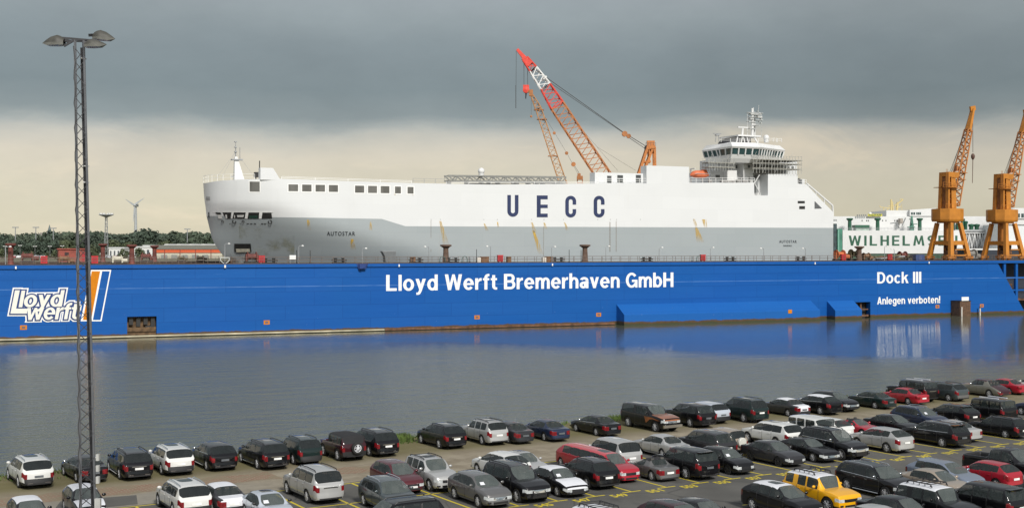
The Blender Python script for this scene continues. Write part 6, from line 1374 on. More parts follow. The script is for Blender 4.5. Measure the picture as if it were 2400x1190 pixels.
# body shapes: lengths in metres from the nose
def _ty(L, W, H, gc, R_, fo, wb, hn, hc, hb, ht, xc, x1, x2, xg, wt, win, **k):
    d = dict(L=L, W=W, H=H, gc=gc, R=R_, fo=fo, wb=wb, hn=hn, hc=hc, hb=hb, ht=ht, xc=xc, x1=x1, x2=x2, xg=xg, wt=wt, win=win); d.update(k); return d
TYPES = {
 'sedan':    _ty(4.85, 1.83, 1.46, .20, .335, .95, 2.78, .72, .96, 1.0, .99, 1.32, 2.08, 3.45, 4.12, .68, [(1.55, 2.42), (2.50, 3.30), (3.34, 3.62)]),
 'coupe_sedan': _ty(4.9, 1.87, 1.40, .18, .35, .92, 2.85, .72, .94, 1.0, .98, 1.40, 2.2, 3.4, 4.3, .64, [(1.6, 2.5), (2.56, 3.5)]),
 'suv':      _ty(4.78, 1.99, 1.66, .26, .37, .92, 2.86, .86, 1.10, 1.14, 1.10, 1.22, 2.0, 4.15, 4.64, .735, [(1.5, 2.42), (2.50, 3.34), (3.42, 4.12)], rails=1),
 'crossover': _ty(4.8, 1.93, 1.63, .24, .37, .96, 2.8, .86, 1.08, 1.16, 1.12, 1.15, 2.0, 3.95, 4.60, .68, [(1.45, 2.4), (2.48, 3.3), (3.38, 3.98)]),
 'small_wagon': _ty(4.5, 1.8, 1.66, .24, .35, .9, 2.62, .84, 1.06, 1.12, 1.06, 1.12, 1.9, 3.85, 4.36, .70, [(1.42, 2.3), (2.38, 3.15), (3.22, 3.8)]),
 'big_suv':  _ty(5.15, 2.02, 1.72, .27, .39, .90, 3.07, .92, 1.13, 1.15, 1.12, 1.25, 1.98, 4.62, 5.02, .765, [(1.55, 2.5), (2.56, 3.46), (3.52, 4.5)], rails=1),
 'tall_suv': _ty(5.2, 2.0, 1.90, .30, .40, .92, 3.1, 1.0, 1.22, 1.24, 1.2, 1.38, 2.1, 4.72, 5.08, .75, [(1.7, 2.6), (2.68, 3.62), (3.72, 4.64)], rails=1),
 'boxy_suv': _ty(4.75, 1.87, 1.74, .27, .38, .88, 2.78, .95, 1.14, 1.16, 1.12, 1.40, 2.0, 4.32, 4.64, .75, [(1.65, 2.5), (2.6, 3.36), (3.46, 4.2)], rails=1, crease=.5),
 'range':    _ty(4.95, 2.0, 1.83, .27, .40, .86, 2.88, .98, 1.20, 1.20, 1.16, 1.35, 1.98, 4.50, 4.84, .77, [(1.6, 2.5), (2.58, 3.5), (3.58, 4.42)], crease=.4),
 'hatch':    _ty(4.22, 1.74, 1.49, .19, .32, .86, 2.58, .76, .97, 1.02, .98, 1.12, 1.85, 3.55, 4.08, .69, [(1.35, 2.25), (2.33, 3.12), (3.18, 3.5)]),
 'wagon':    _ty(4.75, 1.86, 1.53, .22, .34, .93, 2.76, .78, .98, 1.02, .98, 1.30, 2.05, 4.25, 4.62, .72, [(1.5, 2.4), (2.48, 3.3), (3.38, 4.22)], rails=1),
 'hummer':   _ty(4.85, 2.06, 1.98, .34, .44, .80, 3.1, 1.18, 1.32, 1.34, 1.3, 1.50, 1.74, 4.62, 4.78, .90, [(1.72, 2.55), (2.68, 3.45), (3.6, 4.52)], crease=.8, upright=1),
 'jeep':     _ty(4.1, 1.87, 1.80, .32, .42, .70, 2.5, 1.10, 1.18, 1.20, 1.16, 1.35, 1.58, 3.85, 4.02, .86, [(1.55, 2.35), (2.46, 3.1), (3.2, 3.8)], crease=.8, upright=1, spare=1),
 'retro_suv': _ty(4.6, 1.9, 1.83, .30, .42, .86, 2.69, 1.0, 1.18, 1.22, 1.16, 1.42, 1.76, 4.22, 4.46, .78, [(1.66, 2.5), (2.62, 3.25), (3.62, 4.18)], crease=.6, upright=1, rack=1),
 'small_suv': _ty(4.15, 1.74, 1.68, .26, .36, .80, 2.5, .92, 1.08, 1.10, 1.06, 1.22, 1.86, 3.80, 4.04, .74, [(1.45, 2.25), (2.33, 3.02), (3.1, 3.7)], spare=1, rails=1),
 'pickup':   _ty(5.75, 2.02, 1.92, .34, .41, 1.0, 3.56, 1.10, 1.28, 1.30, 1.28, 1.55, 2.25, 3.60, 3.78, .74, [(1.9, 2.72), (2.82, 3.55)], bed=(3.86, 5.62), crease=.4),
 'canopy_pickup': _ty(5.75, 2.02, 1.95, .34, .41, 1.0, 3.56, 1.12, 1.30, 1.32, 1.28, 1.60, 2.3, 5.40, 5.66, .80, [(1.95, 2.8), (2.9, 3.55), (3.9, 5.3)], crease=.4),
 'roadster': _ty(4.1, 1.81, 1.27, .15, .34, .90, 2.41, .66, .86, .90, .90, 1.45, 2.12, 2.85, 3.15, .64, [(1.65, 2.5)]),
 'limo':     _ty(7.9, 1.72, 1.60, .19, .33, .90, 6.2, .86, 1.04, 1.06, 1.0, 1.25, 2.05, 7.1, 7.72, .70, [(1.55, 2.5), (2.62, 3.6), (3.72, 4.8), (4.92, 5.9), (6.02, 6.9)]),
 'classic':  _ty(5.38, 1.9, 1.63, .24, .37, 1.0, 3.12, .92, 1.06, 1.08, .98, 1.75, 2.2, 3.65, 4.25, .64, [(1.95, 2.6), (2.72, 3.4)]),
}
# ================================================================ cars: one body cage per shape, rounded, then cut into its parts
def interp(tab, x):
    if x <= tab[0][0]: return tab[0][1]
    for (a, b), (c, d) in zip(tab, tab[1:]):
        if x <= c: return b + (d - b) * (x - a) / max(1e-6, c - a)
    return tab[-1][1]
def car_cage(T):
    L, W, H, gc, Rw, fo, wb = (T[k] for k in ('L', 'W', 'H', 'gc', 'R', 'fo', 'wb')); hn, hc, hb, ht, xc, x1, x2, xg = (T[k] for k in ('hn', 'hc', 'hb', 'ht', 'xc', 'x1', 'x2', 'xg'))
    Ra = Rw * 1.16; rw = fo + wb; bed = T.get('bed')
    keys = [0, .09, .28, L - .26, L - .08, L, xc, x1, x2, xg]
    for a, b in T['win']: keys += [a, b]
    for c in (fo, rw): keys += [c - Ra * 1.03, c - Ra * .9, c - Ra * .5, c, c + Ra * .5, c + Ra * .9, c + Ra * 1.03]
    if bed: keys += [bed[0], bed[0] + .06, bed[1], bed[1] - .06]
    must = {0, L, xc, x1, x2, xg}
    ks = []
    for k in sorted(set(keys)):
        if ks and k - ks[-1] < .055:
            if k in must and ks[-1] not in must: ks[-1] = k
            elif k in must: ks.append(k)
            continue
        ks.append(k)
    up = T.get('upright')
    top = [(0, hn - .07), (.09, hn), (xc * .5, hn + (hc - hn) * .72), (xc, hc), (x1, H - .05), (x1 + (x2 - x1) * .35, H), (x2 - .3, H - .03), (x2, H - .07), (xg, hb + .025), (L - .08, ht), (L, ht - .07)]
    belt = [(0, hn - .12), (.09, hn - .06), (xc, hc - .05), (x2, hb), (xg, hb), (L - .08, ht - .04), (L, ht - .11)]
    wid = [(0, .78), (.09, .87), (.28, .94), (.75, .985), (1.3, 1), (L - .8, .995), (L - .26, .955), (L - .08, .90), (L, .84)]
    if up: wid = [(0, .90), (.09, .94), (.28, .98), (.75, 1), (L - .3, 1), (L - .08, .97), (L, .95)]
    if T is TYPES['classic']: top = [(0, .84), (.09, .92), (xc * .5, 1.02), (xc, 1.06), (x1, H - .06), (2.9, H), (x2, H - .09), (xg, 1.10), (4.9, .95), (L, .62)]; belt = [(0, .72), (.09, .82), (xc, 1.0), (x2, 1.06), (xg, 1.04), (4.9, .86), (L, .55)]
    rows = []
    for t in ks:
        w = interp(wid, t) * W / 2; zt = interp(top, t); zl = min(interp(belt, t), zt - .02); zb = gc
        if t < .1 or t > L - .1: zb = gc + .05
        arch = False
        for c in (fo, rw):
            if abs(t - c) < Ra * .97: zb = Rw + math.sqrt(max(.0, Ra * Ra - (t - c) ** 2)) * .99; arch = True
        g = max(0, min(1, (zt - zl - .05) / (H - hb - .16))); wt = T['wt'] * W / 2
        if bed and bed[0] <= t <= bed[1]: g = 0
        e = 1 if t < .2 or t > L - .2 else 0
        z3 = zl - (.05 if e else .09); z2 = zl - (.22 if t < .2 else .34) if e else gc + (zl - gc) * .56; z1 = gc + (zl - gc) * .2
        z2 = max(z2, zb + .03); z1 = max(min(z1, z2 - .02), zb + .015); z3 = max(z3, z2 + .02); zl = max(zl, z3 + .01)
        y4 = .955 * w
        p = [(.90 * w if not arch else .985 * w, zb), (.985 * w, z1), (w, z2), (.985 * w, z3), (y4, zl)]
        if g < .02:
            fr = (.80, .58, .30, 0); dz = zt - zl
            p += [(y4 * f, zl + dz * h) for f, h in zip(fr, (.7, .92, 1.0, 1.04))]
            if bed and bed[0] + .03 < t < bed[1] - .03: p[5:] = [(y4 * .93, zl + .01), (y4 * .84, zl - .02), (y4 * .80, zl - .48), (0, zl - .48)]
        else:
            dz = zt - zl; wy = wt + (y4 - wt) * (1 - g) * .85
            p += [(wy + .03 * g, zl + dz * .86), (wy - .08 * g - .025, zl + dz * .985), (wy * .52, zl + dz * 1.0 + .018), (0, zl + dz + .026)]
        rows.append(p)
    vs, fs, tg = [], [], []
    n = 9; m = 2 * n - 1
    def vx(i, j, side): return i * m + (n - 1) + side * (n - 1 - j) if j < n - 1 else i * m + n - 1
    for t, p in zip(ks, rows):
        X = L / 2 - t
        vs += [(X, -p[j][0], p[j][1]) for j in range(n)][:n - 1] + [(X, 0, p[n - 1][1])] + [(X, p[j][0], p[j][1]) for j in range(n - 2, -1, -1)]
    def vid(i, j, side): return i * m + (j if side < 0 else m - 1 - j)
    win = T['win']; dsp = [w_[0] for w_ in win[:2]]
    dsplit = [xc + .12, (win[0][1] + win[1][0]) / 2 if len(win) > 1 else min(win[0][1] + .08, x2), None]
    d_end = min(rw - Ra * .55, win[1][1] + .06) if len(win) > 1 else None
    def tagof(tm, j, side):
        S = 'r' if side < 0 else 'l'      # nose at +x: the car's left is +y
        if j == 0: return 'sill'
        if j <= 3:
            if tm < .25 and j == 2: return 'headlight_' + S
            if tm > L - .24 and j in ((2,) if not up else (2,)): return 'taillight_' + S
            if j >= 1 and dsplit[0] < tm < dsplit[1]: return 'door_f' + S
            if d_end and dsplit[1] < tm < d_end and j >= 1: return 'door_r' + S
            if T is TYPES['limo'] and j >= 1 and 5.95 < tm < 6.7: return 'door_x' + S
            return 'body'
        if j == 4:
            for k, (a, b) in enumerate(win):
                if a < tm < b: return f'window_{k}{S}'
            if win[0][1] - .02 < tm < win[-1][0] + .02: return f'pillar_{[k for k in range(len(win)) if win[k][0] - .03 < tm][-1]}{S}'
            return 'body'
        if xc < tm < x1: return 'windscreen' if j >= 6 else 'body'
        if x1 < tm < x2:
            if T.get('sunroof_ok', 1) and j == 7 and x1 + .25 < tm < x1 + 1.1: return 'sunroof'
            return 'roof'
        if x2 < tm < xg: return 'rear_window' if j >= 6 or (j == 5 and (up or xg > L - .5)) else 'body'
        if tm < xc: return 'bonnet' if j >= 4 and tm > .05 else 'body'
        if bed and bed[0] < tm < bed[1] and j >= 6: return 'cargo_bed'
        return 'boot_lid' if tm > xg and xg < L - .5 and not bed else 'body'
    for i in range(len(ks) - 1):
        tm = (ks[i] + ks[i + 1]) / 2
        for side in (-1, 1):
            for j in range(n - 1):
                f = (vid(i, j, side), vid(i, j + 1, side), vid(i + 1, j + 1, side), vid(i + 1, j, side))
                fs.append(f if side > 0 else f[::-1]); tg.append(tagof(tm, j, side))
    # nose and tail closed by a small grid
    fr = (1, .80, .58, .30, 0)
    for end, i in ((0, 0), (1, len(ks) - 1)):
        p = rows[i]; sx = 1 if end == 0 else -1; X0 = L / 2 if end == 0 else -L / 2; grid = []
        for r in range(5):
            row = []
            for side in (-1, 1):
                cols = []
                for c in range(5):
                    if c == 0: cols.append(vid(i, r, side))
                    elif r == 4: cols.append(vid(i, 4 + c, side))
                    else:
                        if c == 4 and side == 1: cols.append(row[0][4]); continue
                        vs.append((X0 + sx * .075 * (1 - fr[c] ** 2) * (1.0 if r < 3 else .7) + sx * (.045 if r <= 1 and not T.get('upright') else 0), side * p[r][0] * fr[c], p[r][1])); cols.append(len(vs) - 1)
                row.append(cols)
            grid.append(row)
        for r in range(4):
            for si, side in enumerate((-1, 1)):
                S = 'r' if side < 0 else 'l'
                for c in range(4):
                    a, b, d, e = grid[r][si][c], grid[r][si][c + 1], grid[r + 1][si][c + 1], grid[r + 1][si][c]
                    f = (a, b, d, e)
                    if (side < 0) != (end == 1): f = f[::-1]
                    f = f[::-1]
                    if end == 0: tname = 'headlight_' + S if r == 2 and c < 2 else ('grille' if r == 2 else ('front_bumper' if r < 2 else 'bonnet'))
                    else: tname = ('taillight_' + S if r == 2 and c < (1 if up or xg > L - .5 else 2) else ('rear_bumper' if r < 2 else ('tailgate' if xg > L - .5 or bed else 'boot_lid')))
                    fs.append(f); tg.append(tname)
    T['_rows'] = (ks, rows, dsplit, d_end)
    return vs, fs, tg
CARM = {}
def car_parts(tname):
    if tname in CARM: return CARM[tname]
    T = TYPES[tname]; vs, fs, tg = car_cage(T); names = sorted(set(tg))
    me = bpy.data.meshes.new('cage'); me.from_pydata(vs, [], fs)
    for k, n_ in enumerate(names): me.materials.append(None)
    me.polygons.foreach_set('material_index', [names.index(x) for x in tg])
    bm = bmesh.new(); bm.from_mesh(me); bmesh.ops.recalc_face_normals(bm, faces=bm.faces); cl = bm.edges.layers.float.new('crease_edge'); base = T.get('crease', .3)
    for e in bm.edges:
        tt = {names[f.material_index].split('_')[0] for f in e.link_faces}
        if len(e.link_faces) < 2: e[cl] = .35
        elif len(tt) > 1 and tt & {'window', 'windscreen', 'rear', 'headlight', 'taillight', 'cargo', 'sunroof'}: e[cl] = 1.0
        elif len(e.link_faces) == 2 and e.calc_face_angle(0) > .45: e[cl] = base
    vl = bm.verts.layers.float.new('crease_vert')
    for v in bm.verts:
        for key in ('window', 'windscreen', 'rear_window', 'headlight', 'taillight'):
            cnt = {}
            for f in v.link_faces:
                if names[f.material_index].startswith(key): cnt[f.material_index] = cnt.get(f.material_index, 0) + 1
            if any(c == 1 for c in cnt.values()) and len(v.link_faces) > 2: v[vl] = max(v[vl], .8)
    bm.to_mesh(me); bm.free()
    o = bpy.data.objects.new('cage', me); LINK(o); sm = o.modifiers.new('s', 'SUBSURF'); sm.levels = sm.render_levels = 2
    bpy.context.view_layer.update(); ev = bpy.data.meshes.new_from_object(o.evaluated_get(bpy.context.evaluated_depsgraph_get()))
    co = [tuple(v.co) for v in ev.vertices]; groups = {}
    for p in ev.polygons: groups.setdefault(names[p.material_index], []).append(tuple(p.vertices))
    nrm = [v.normal.copy() for v in ev.vertices]
    out = {}
    for n_, faces in groups.items():
        used = sorted({i for f in faces for i in f}); mp_ = {a: k for k, a in enumerate(used)}
        q = bpy.data.meshes.new(n_.split('_')[0]); q.from_pydata([co[i] for i in used], [], [tuple(mp_[i] for i in f) for f in faces]); q.polygons.foreach_set('use_smooth', [True] * len(q.polygons)); q.update()
        q.normals_split_custom_set_from_vertices([nrm[i] for i in used]); q.materials.append(None); out[n_] = q
    bpy.data.objects.remove(o); bpy.data.meshes.remove(me); bpy.data.meshes.remove(ev)
    CARM[tname] = out; return out
def glass(name, col, alpha):
    t = NT(name); n = t.noise(t.tc.outputs['Object'], 2.0, 2); t.put(t.b.inputs['Base Color'], t.mix(n, col, tuple(c * 1.6 for c in col))); t.b.inputs['Roughness'].default_value = .03
    t.b.inputs['Alpha'].default_value = alpha; t.b.inputs['Specular IOR Level'].default_value = .6; return t.m
GLS = glass('tinted_side_glass', (.026, .033, .032), .62); WSG = glass('windscreen_pale_glass', (.085, .100, .096), .62); PRIV = glass('privacy_glass', (.012, .015, .015), .84)  # windscreen base paled: sky reflection and lit cabin put into its colour
SEAT = mat('seat_fabric', (.075, .072, .065), .8, var=.3); SEATL = mat('seat_leather_pale', (.26, .235, .19), .6, var=.2)
SUNG = mat('sunroof_glass', (.010, .013, .013), .04, var=.3, spec=.5)
TYRE = mat('tyre_rubber', (.014, .014, .014), .8); RIM = mat('alloy_rim', (.55, .55, .56), .25, .25); RIMD = mat('dark_rim', (.06, .06, .06), .4, .5)
LENSW = mat('headlamp_glass', (.46, .48, .48), .1, var=.3, scale=6, spec=.9); LENSR = mat('tail_lamp_red', (.17, .007, .011), .15, var=.4, scale=6, coat=.6)
PLT = mat('plate_white', (.75, .75, .73), .5); PLTD = mat('plate_dark', (.10, .11, .12), .5); CHR = mat('chrome', (.75, .76, .77), .12, 1.0, var=.03); TRIM = mat('black_trim', (.016, .016, .017), .5)
UND = mat('under_body', (.006, .006, .006), .9); GRL = mat('grille_dark', (.02, .02, .022), .4, .3)
def paint(name, col, metal=0., rough=.35): return mat('paint_' + name, col, rough, metal, var=.04, scale=.6, coat=.8, spec=.3 if max(col) > .05 else .12)
PAINTS = {'white': paint('white', (.64, .64, .615)), 'cream': paint('cream', (.58, .57, .52)), 'black': paint('black', (.005, .005, .006)), 'green_black': paint('green_black', (.008, .018, .017)), 'maroon': paint('maroon', (.085, .012, .018), .2), 'dark_maroon': paint('dark_maroon', (.035, .008, .012), .1),
          'silver': paint('silver', (.44, .44, .43), .35), 'grey': paint('grey', (.135, .132, .130), .35), 'slate': paint('slate', (.060, .075, .080), .3), 'navy': paint('navy', (.012, .022, .055), .2), 'blue_grey': paint('blue_grey', (.20, .235, .30), .35), 'red': paint('red', (.33, .009, .022)), 'pink_red': paint('pink_red', (.48, .045, .055)),
          'yellow': paint('yellow', (.75, .37, .006)), 'beige': paint('beige', (.36, .30, .235), .3), 'charcoal': paint('charcoal', (.030, .030, .033), .2), 'ice': paint('ice', (.50, .54, .60), .25), 'film': mat('white_film', (.64, .65, .68), .45, var=.06), 'soft': mat('soft_top', (.014, .014, .016), .85), 'rust': mat('burnt_orange_fade', (.24, .075, .022), .3, var=.35, scale=1.5, coat=.8), 'warm_grey': paint('warm_grey', (.17, .165, .14), .25)}
for p_ in list(PAINTS.values()) + [GLS, WSG]: p_.use_fake_user = True
def shared(mb, name, smooth=False):
    me = mb.mesh(name, smooth=smooth); me.materials.append(None); return me
def put(name, me, m, parent, loc=None, rot=None, scale=None):
    o = bpy.data.objects.new(name, me); LINK(o); o.parent = parent
    o.material_slots[0].link = 'OBJECT'; o.material_slots[0].material = m
    if loc: o.location = loc
    if rot: o.rotation_euler = rot
    if scale: o.scale = scale
    return o
# a wheel of unit radius, axis along y, outer face at -y
mb = MB(); mb.lathe([(.62, .30), (.90, .32), (1.0, .24), (1.0, -.24), (.90, -.32), (.66, -.30), (.62, -.22)], (0, 0, 0), 24, 'y'); TYRE_ME = shared(mb, 'wheel', True)
mb = MB(); mb.lathe([(.66, -.29), (.66, -.26), (.58, -.24), (.57, -.05)], (0, 0, 0), 24, 'y')
for k in range(5):
    a = k * 1.2566 + .3; d = Vector((math.cos(a), 0, math.sin(a))); n_ = Vector((-math.sin(a), 0, math.cos(a)))
    for s_ in (-1, 1): mb.beam(d * .08 + Vector((0, -.27, 0)) + n_ * .05 * s_, d * .63 + Vector((0, -.25, 0)) + n_ * .13 * s_, .13, .07)
mb.lathe([(.01, -.31), (.17, -.30), (.18, -.22)], (0, 0, 0), 12, 'y'); RIM_ME = shared(mb, 'rim', False)
mb = MB(); mb.lathe([(.01, -.10), (.6, -.10)], (0, 0, 0), 20, 'y'); DISC_ME = shared(mb, 'brake_disc', False)
mb = MB(); mb.ball((0, 0, 0), 1, 12); MIR_ME = shared(mb, 'mirror', True)
mb = MB(); mb.box(-.01, .01, -.26, .26, -.065, .065); PLATE_ME = shared(mb, 'plate')
mb = MB(); mb.box(-.09, .09, -.02, .02, -.014, .014); HAND_ME = shared(mb, 'handle')
INTC = {}
def interior(tname):
    T = TYPES[tname]
    if tname in INTC: return INTC[tname]
    L, W, gc, hc = T['L'], T['W'], T['gc'], T['hc']; mb = MB(); f = gc + .3; w0 = W * .5 - .28
    rows_ = [T['xc'] + 1.05] + ([T['xc'] + 2.0] if len(T['win']) > 1 else []) + ([T['xc'] + 2.85] if T['x2'] - T['xc'] > 3.1 else []) + ([5.2, 6.2] if tname == 'limo' else [])
    for k, t_ in enumerate(rows_):
        for s_ in ((-1, 1) if k == 0 else (-1, 0, 1)):
            y = s_ * (W * .21 if k == 0 else W * .25); h = .24 if k == 0 else .2; X = L / 2 - t_
            mb.box(X, X + .48, y - h, y + h, f, f + .18); mb.slab([(X - .16, y - h), (X, y - h), (X, y + h), (X - .16, y + h)], f + .1, f + .68, [(X - .28, y - h * .85), (X - .16, y - h * .85), (X - .16, y + h * .85), (X - .28, y + h * .85)])
            mb.box(X - .30, X - .2, y - .12, y + .12, f + .70, f + .86)
    X = L / 2 - T['xc'] - .12; mb.slab([(X - .35, -w0), (X + .1, -w0), (X + .1, w0), (X - .35, w0)], f, hc - .12, [(X - .28, -w0), (X + .1, -w0), (X + .1, w0), (X - .28, w0)])
    c = Vector((X - .42, W * .21, hc - .14)); pts = [c + Vector((.06 * math.sin(a), .19 * math.cos(a), .18 * math.sin(a))) for a in [k * .5236 for k in range(13)]]; mb.path(pts, .02, 5)
    INTC[tname] = shared(mb, 'seats'); return INTC[tname]
SEAMC = {}
def seams(tname):
    T = TYPES[tname]
    if tname in SEAMC: return SEAMC[tname]
    ks, rows, ds, de = T['_rows']; mb = MB(); L = T['L']
    for t_ in [ds[0], ds[1]] + ([de] if de else []):
        p = []
        for j in range(5): p.append((interp([(a, r[j][0]) for a, r in zip(ks, rows)], t_), interp([(a, r[j][1]) for a, r in zip(ks, rows)], t_)))
        for s_ in (-1, 1): mb.path([(L / 2 - t_, s_ * (y - .006), z) for y, z in p], .012, 4)
    a, b = (ds[0], de or ds[1])
    z1 = lambda t_: interp([(q, r[1][1]) for q, r in zip(ks, rows)], t_)
    for s_ in (-1, 1): mb.tube((L / 2 - a, s_ * (T['W'] / 2 * .985), T['gc'] + .14), (L / 2 - b, s_ * (T['W'] / 2 * .985), T['gc'] + .14), .012, n=4)
    SEAMC[tname] = [('door_seam', shared(mb, 'door_seam'))]; mb = MB(); zf = T['gc']; W = T['W']
    mb.box(L / 2 + .055, L / 2 + .118, -W * .24, W * .24, zf + .08, zf + .20)
    SEAMC[tname].append(('air_intake', shared(mb, 'air_intake')))
    for s_ in (-1, 1): SEAMC[tname].append(('fog_lamp', shared(MB().box(L / 2 - .0, L / 2 + .065, s_ * W * .36 - .1, s_ * W * .36 + .1, zf + .12, zf + .21), 'fog_lamp')))
    SEAMC[tname].append(('rear_valance', shared(MB().box(-L / 2 - .118, -L / 2 - .04, -W * .34, W * .34, zf + .04, zf + .13), 'rear_valance'))); return SEAMC[tname]
RAILC = {}
def rail_mesh(tname):
    T = TYPES[tname]
    if tname in RAILC: return RAILC[tname]
    H, L = T['H'], T['L']; y = T['wt'] * T['W'] / 2 - .10; mb = MB(); a, b = L / 2 - T['x1'] - .15, L / 2 - T['x2'] + .1
    mb.path([(a, 0, H - .06), (a - .15, 0, H + .03), ((a + b) / 2, 0, H + .055), (b + .15, 0, H + .02), (b, 0, H - .08)], .028); RAILC[tname] = (shared(mb, 'roof_rail'), y); return RAILC[tname]
TRC = {}
def belt_mesh(tname):
    T = TYPES[tname]
    if tname in TRC: return TRC[tname]
    L, W = T['L'], T['W']; a, b = T['win'][0][0] - .1, T['win'][-1][1]; mb = MB(); y4 = .955 * W / 2 * 1.0; wt = T['wt'] * W / 2
    z0 = interp([(T['xc'], T['hc'] - .05), (T['x2'], T['hb'])], a); 
    mb.path([(L / 2 - a, y4 - .005, z0), (L / 2 - b, y4 - .012, T['hb'] - .0)], .022); TRC[tname] = shared(mb, 'window_trim'); return TRC[tname]
FLAT = {}
def unders(tname):
    T = TYPES[tname]
    if tname in FLAT: return FLAT[tname]
    L, W, gc, Rw = T['L'], T['W'], T['gc'], T['R']; mb = MB(); w = W / 2 - .30
    mb.box(-L / 2 + .2, L / 2 - .2, -w, w, gc - .03, gc + .32); mb.box(L / 2 - T['fo'] - T['wb'] + Rw * 1.25, L / 2 - T['fo'] - Rw * 1.25, -W / 2 + .09, W / 2 - .09, gc + .0, gc + .2)
    for t_ in (T['fo'], T['fo'] + T['wb']):
        for s_ in (-1, 1): mb.tube((L / 2 - t_, s_ * (W / 2 - .33), Rw), (L / 2 - t_, s_ * (W / 2 - .30), Rw), Rw * 1.14, n=16)
    FLAT[tname] = shared(mb, 'under_body'); return FLAT[tname]
def place_car(tname, x, y, hd, col, label, cat='car', group=None, name='parked_car', zoff=0., **k):
    T = TYPES[tname]; P = car_parts(tname); L, W, H = T['L'], T['W'], T['H']
    root = bpy.data.objects.new(name, None); LINK(root); root.location = (x, y, .004 + zoff); root.rotation_euler = (0, 0, R(hd)); tag(root, label, cat, group)
    body = PAINTS[col]; roofm = PAINTS[k.get('roof', col)]; bonm = PAINTS[k.get('bonnet', col)]; bootm = PAINTS[k.get('boot', col)]
    trim = {'trim': TRIM, 'body': body, 'grey': PAINTS['grey'], 'silver': PAINTS['silver'], 'slate': PAINTS['slate']}
    top_only = k.get('cabin')        # colour of roof and pillars where it differs
    bodym = body
    for n_, me in P.items():
        h = n_.split('_')[0]; par = root
        if n_ == 'body': put('body', me, bodym, root)
        elif h == 'door': 
            d = put('door', me, body if not (k.get('fade') and n_ == 'door_f' + 'r') else body, root); put('handle', HAND_ME, CHR if k.get('chrome') else bodym, d, *handle_at(T, n_))
        elif h == 'window': put('side_window', me, GLS if n_[7] == '0' or not T.get('rails') else PRIV, root)
        elif h == 'pillar': put('pillar', me, bodym if T.get('crease', 0) >= .5 or k.get('pillar') else TRIM, root)
        elif h == 'windscreen': put('windscreen', me, WSG, root)
        elif n_ == 'rear_window': put('rear_window', me, PAINTS['soft'] if k.get('soft_rear') else (PRIV if T.get('rails') else GLS), root)
        elif h == 'headlight': put('headlight', me, LENSW, root)
        elif h == 'taillight': put('tail_light', me, k.get('tail', LENSR), root)
        elif h == 'grille': put('grille', me, CHR if k.get('chrome_grille') else GRL, root)
        elif n_ == 'front_bumper': put('front_bumper', me, CHR if k.get('chrome_bumper') else body, root)
        elif n_ == 'rear_bumper': put('rear_bumper', me, trim[k.get('rear_trim', 'body')] if not k.get('chrome_bumper') else CHR, root)
        elif h == 'sill': put('sill', me, trim[k.get('sill', 'body')], root)
        elif h == 'roof': put('roof', me, roofm, root)
        elif h == 'sunroof': put('sunroof', me, SUNG if k.get('sunroof') else roofm, root)
        elif h == 'bonnet': put('bonnet', me, bonm, root)
        elif h == 'boot': put('boot_lid', me, bootm, root)
        elif h == 'tailgate': put('tailgate', me, bootm, root)
        elif h == 'cargo': put('cargo_bed', me, TRIM, root)
    put('under_body', unders(tname), UND, root)
    put('seats', interior(tname), SEATL if k.get('pale') else SEAT, root); [put(a_, m_, TRIM, root) for a_, m_ in seams(tname)]
    rm = {'alloy': RIM, 'dark': RIMD}[k.get('rim', 'alloy')]
    for t_ in (T['fo'], T['fo'] + T['wb']):
        for s_ in (-1, 1):
            w = put('wheel', TYRE_ME, TYRE, root, (L / 2 - t_, s_ * (W / 2 - .145), T['R']), (0, random.uniform(0, 1.2), 0 if s_ < 0 else math.pi), (T['R'],) * 3)
            put('rim', RIM_ME, rm, w); put('brake_disc', DISC_ME, TRIM, w)
    zc = T['hc'] + .10
    for s_ in (-1, 1): put('mirror', MIR_ME, CHR if k.get('chrome') else (bodym if k.get('mirror', 1) else TRIM), root, (L / 2 - T['xc'] - .38, s_ * (W / 2 + .07), zc), None, (.07, .12, .085))
    zp = (T['ht'] - .11 - .34 + T['ht'] - .16) / 2
    if k.get('plate', 1): put('number_plate', PLATE_ME, PLTD if k.get('plate') == 2 else PLT, root, (-L / 2 - .085, 0, zp - .02 if 'spare' not in T else zp - .4), (0, R(4), 0))
    if k.get('front_plate'): put('number_plate', PLATE_ME, PLT if k.get('front_plate') == 1 else PLTD, root, (L / 2 + .085, 0, T['gc'] + .25))
    if T.get('rails') and k.get('rails', 1):
        me, yy = rail_mesh(tname)
        for s_ in (-1, 1): put('roof_rail', me, CHR if k.get('rails') == 2 else TRIM, root, (0, s_ * yy, 0))
    if k.get('cross'):
        me, yy = rail_mesh(tname)
        for t_ in (.35, .7): mb = MB(); xx = L / 2 - (T['x1'] + (T['x2'] - T['x1']) * t_); mb.beam((xx, -yy, H + .055), (xx, yy, H + .055), .06, .03); put('cross_bar', shared(mb, 'cross_bar'), TRIM, root)
    if k.get('bars'):
        for s_ in (-1, 1): mb = MB(); mb.beam((L / 2 - T['x1'] - .5, s_ * .55, H + .1), (L / 2 - T['x2'] + .5, s_ * .55, H + .1), .12, .06); put('roof_bar', shared(mb, 'roof_bar'), PAINTS['film'], root)
    if k.get('chrome'):
        me = belt_mesh(tname)
        for s_ in (-1, 1): put('window_trim', me, CHR, root, None, None, (1, s_, 1))
    if k.get('step'):
        for s_ in (-1, 1): mb = MB(); mb.tube((L / 2 - T['fo'] - T['R'] * 1.3, s_ * (W / 2 - .02), T['gc'] + .02), (L / 2 - T['fo'] - T['wb'] + T['R'] * 1.3, s_ * (W / 2 - .02), T['gc'] + .02), .035); put('side_step', shared(mb, 'side_step'), CHR, root)
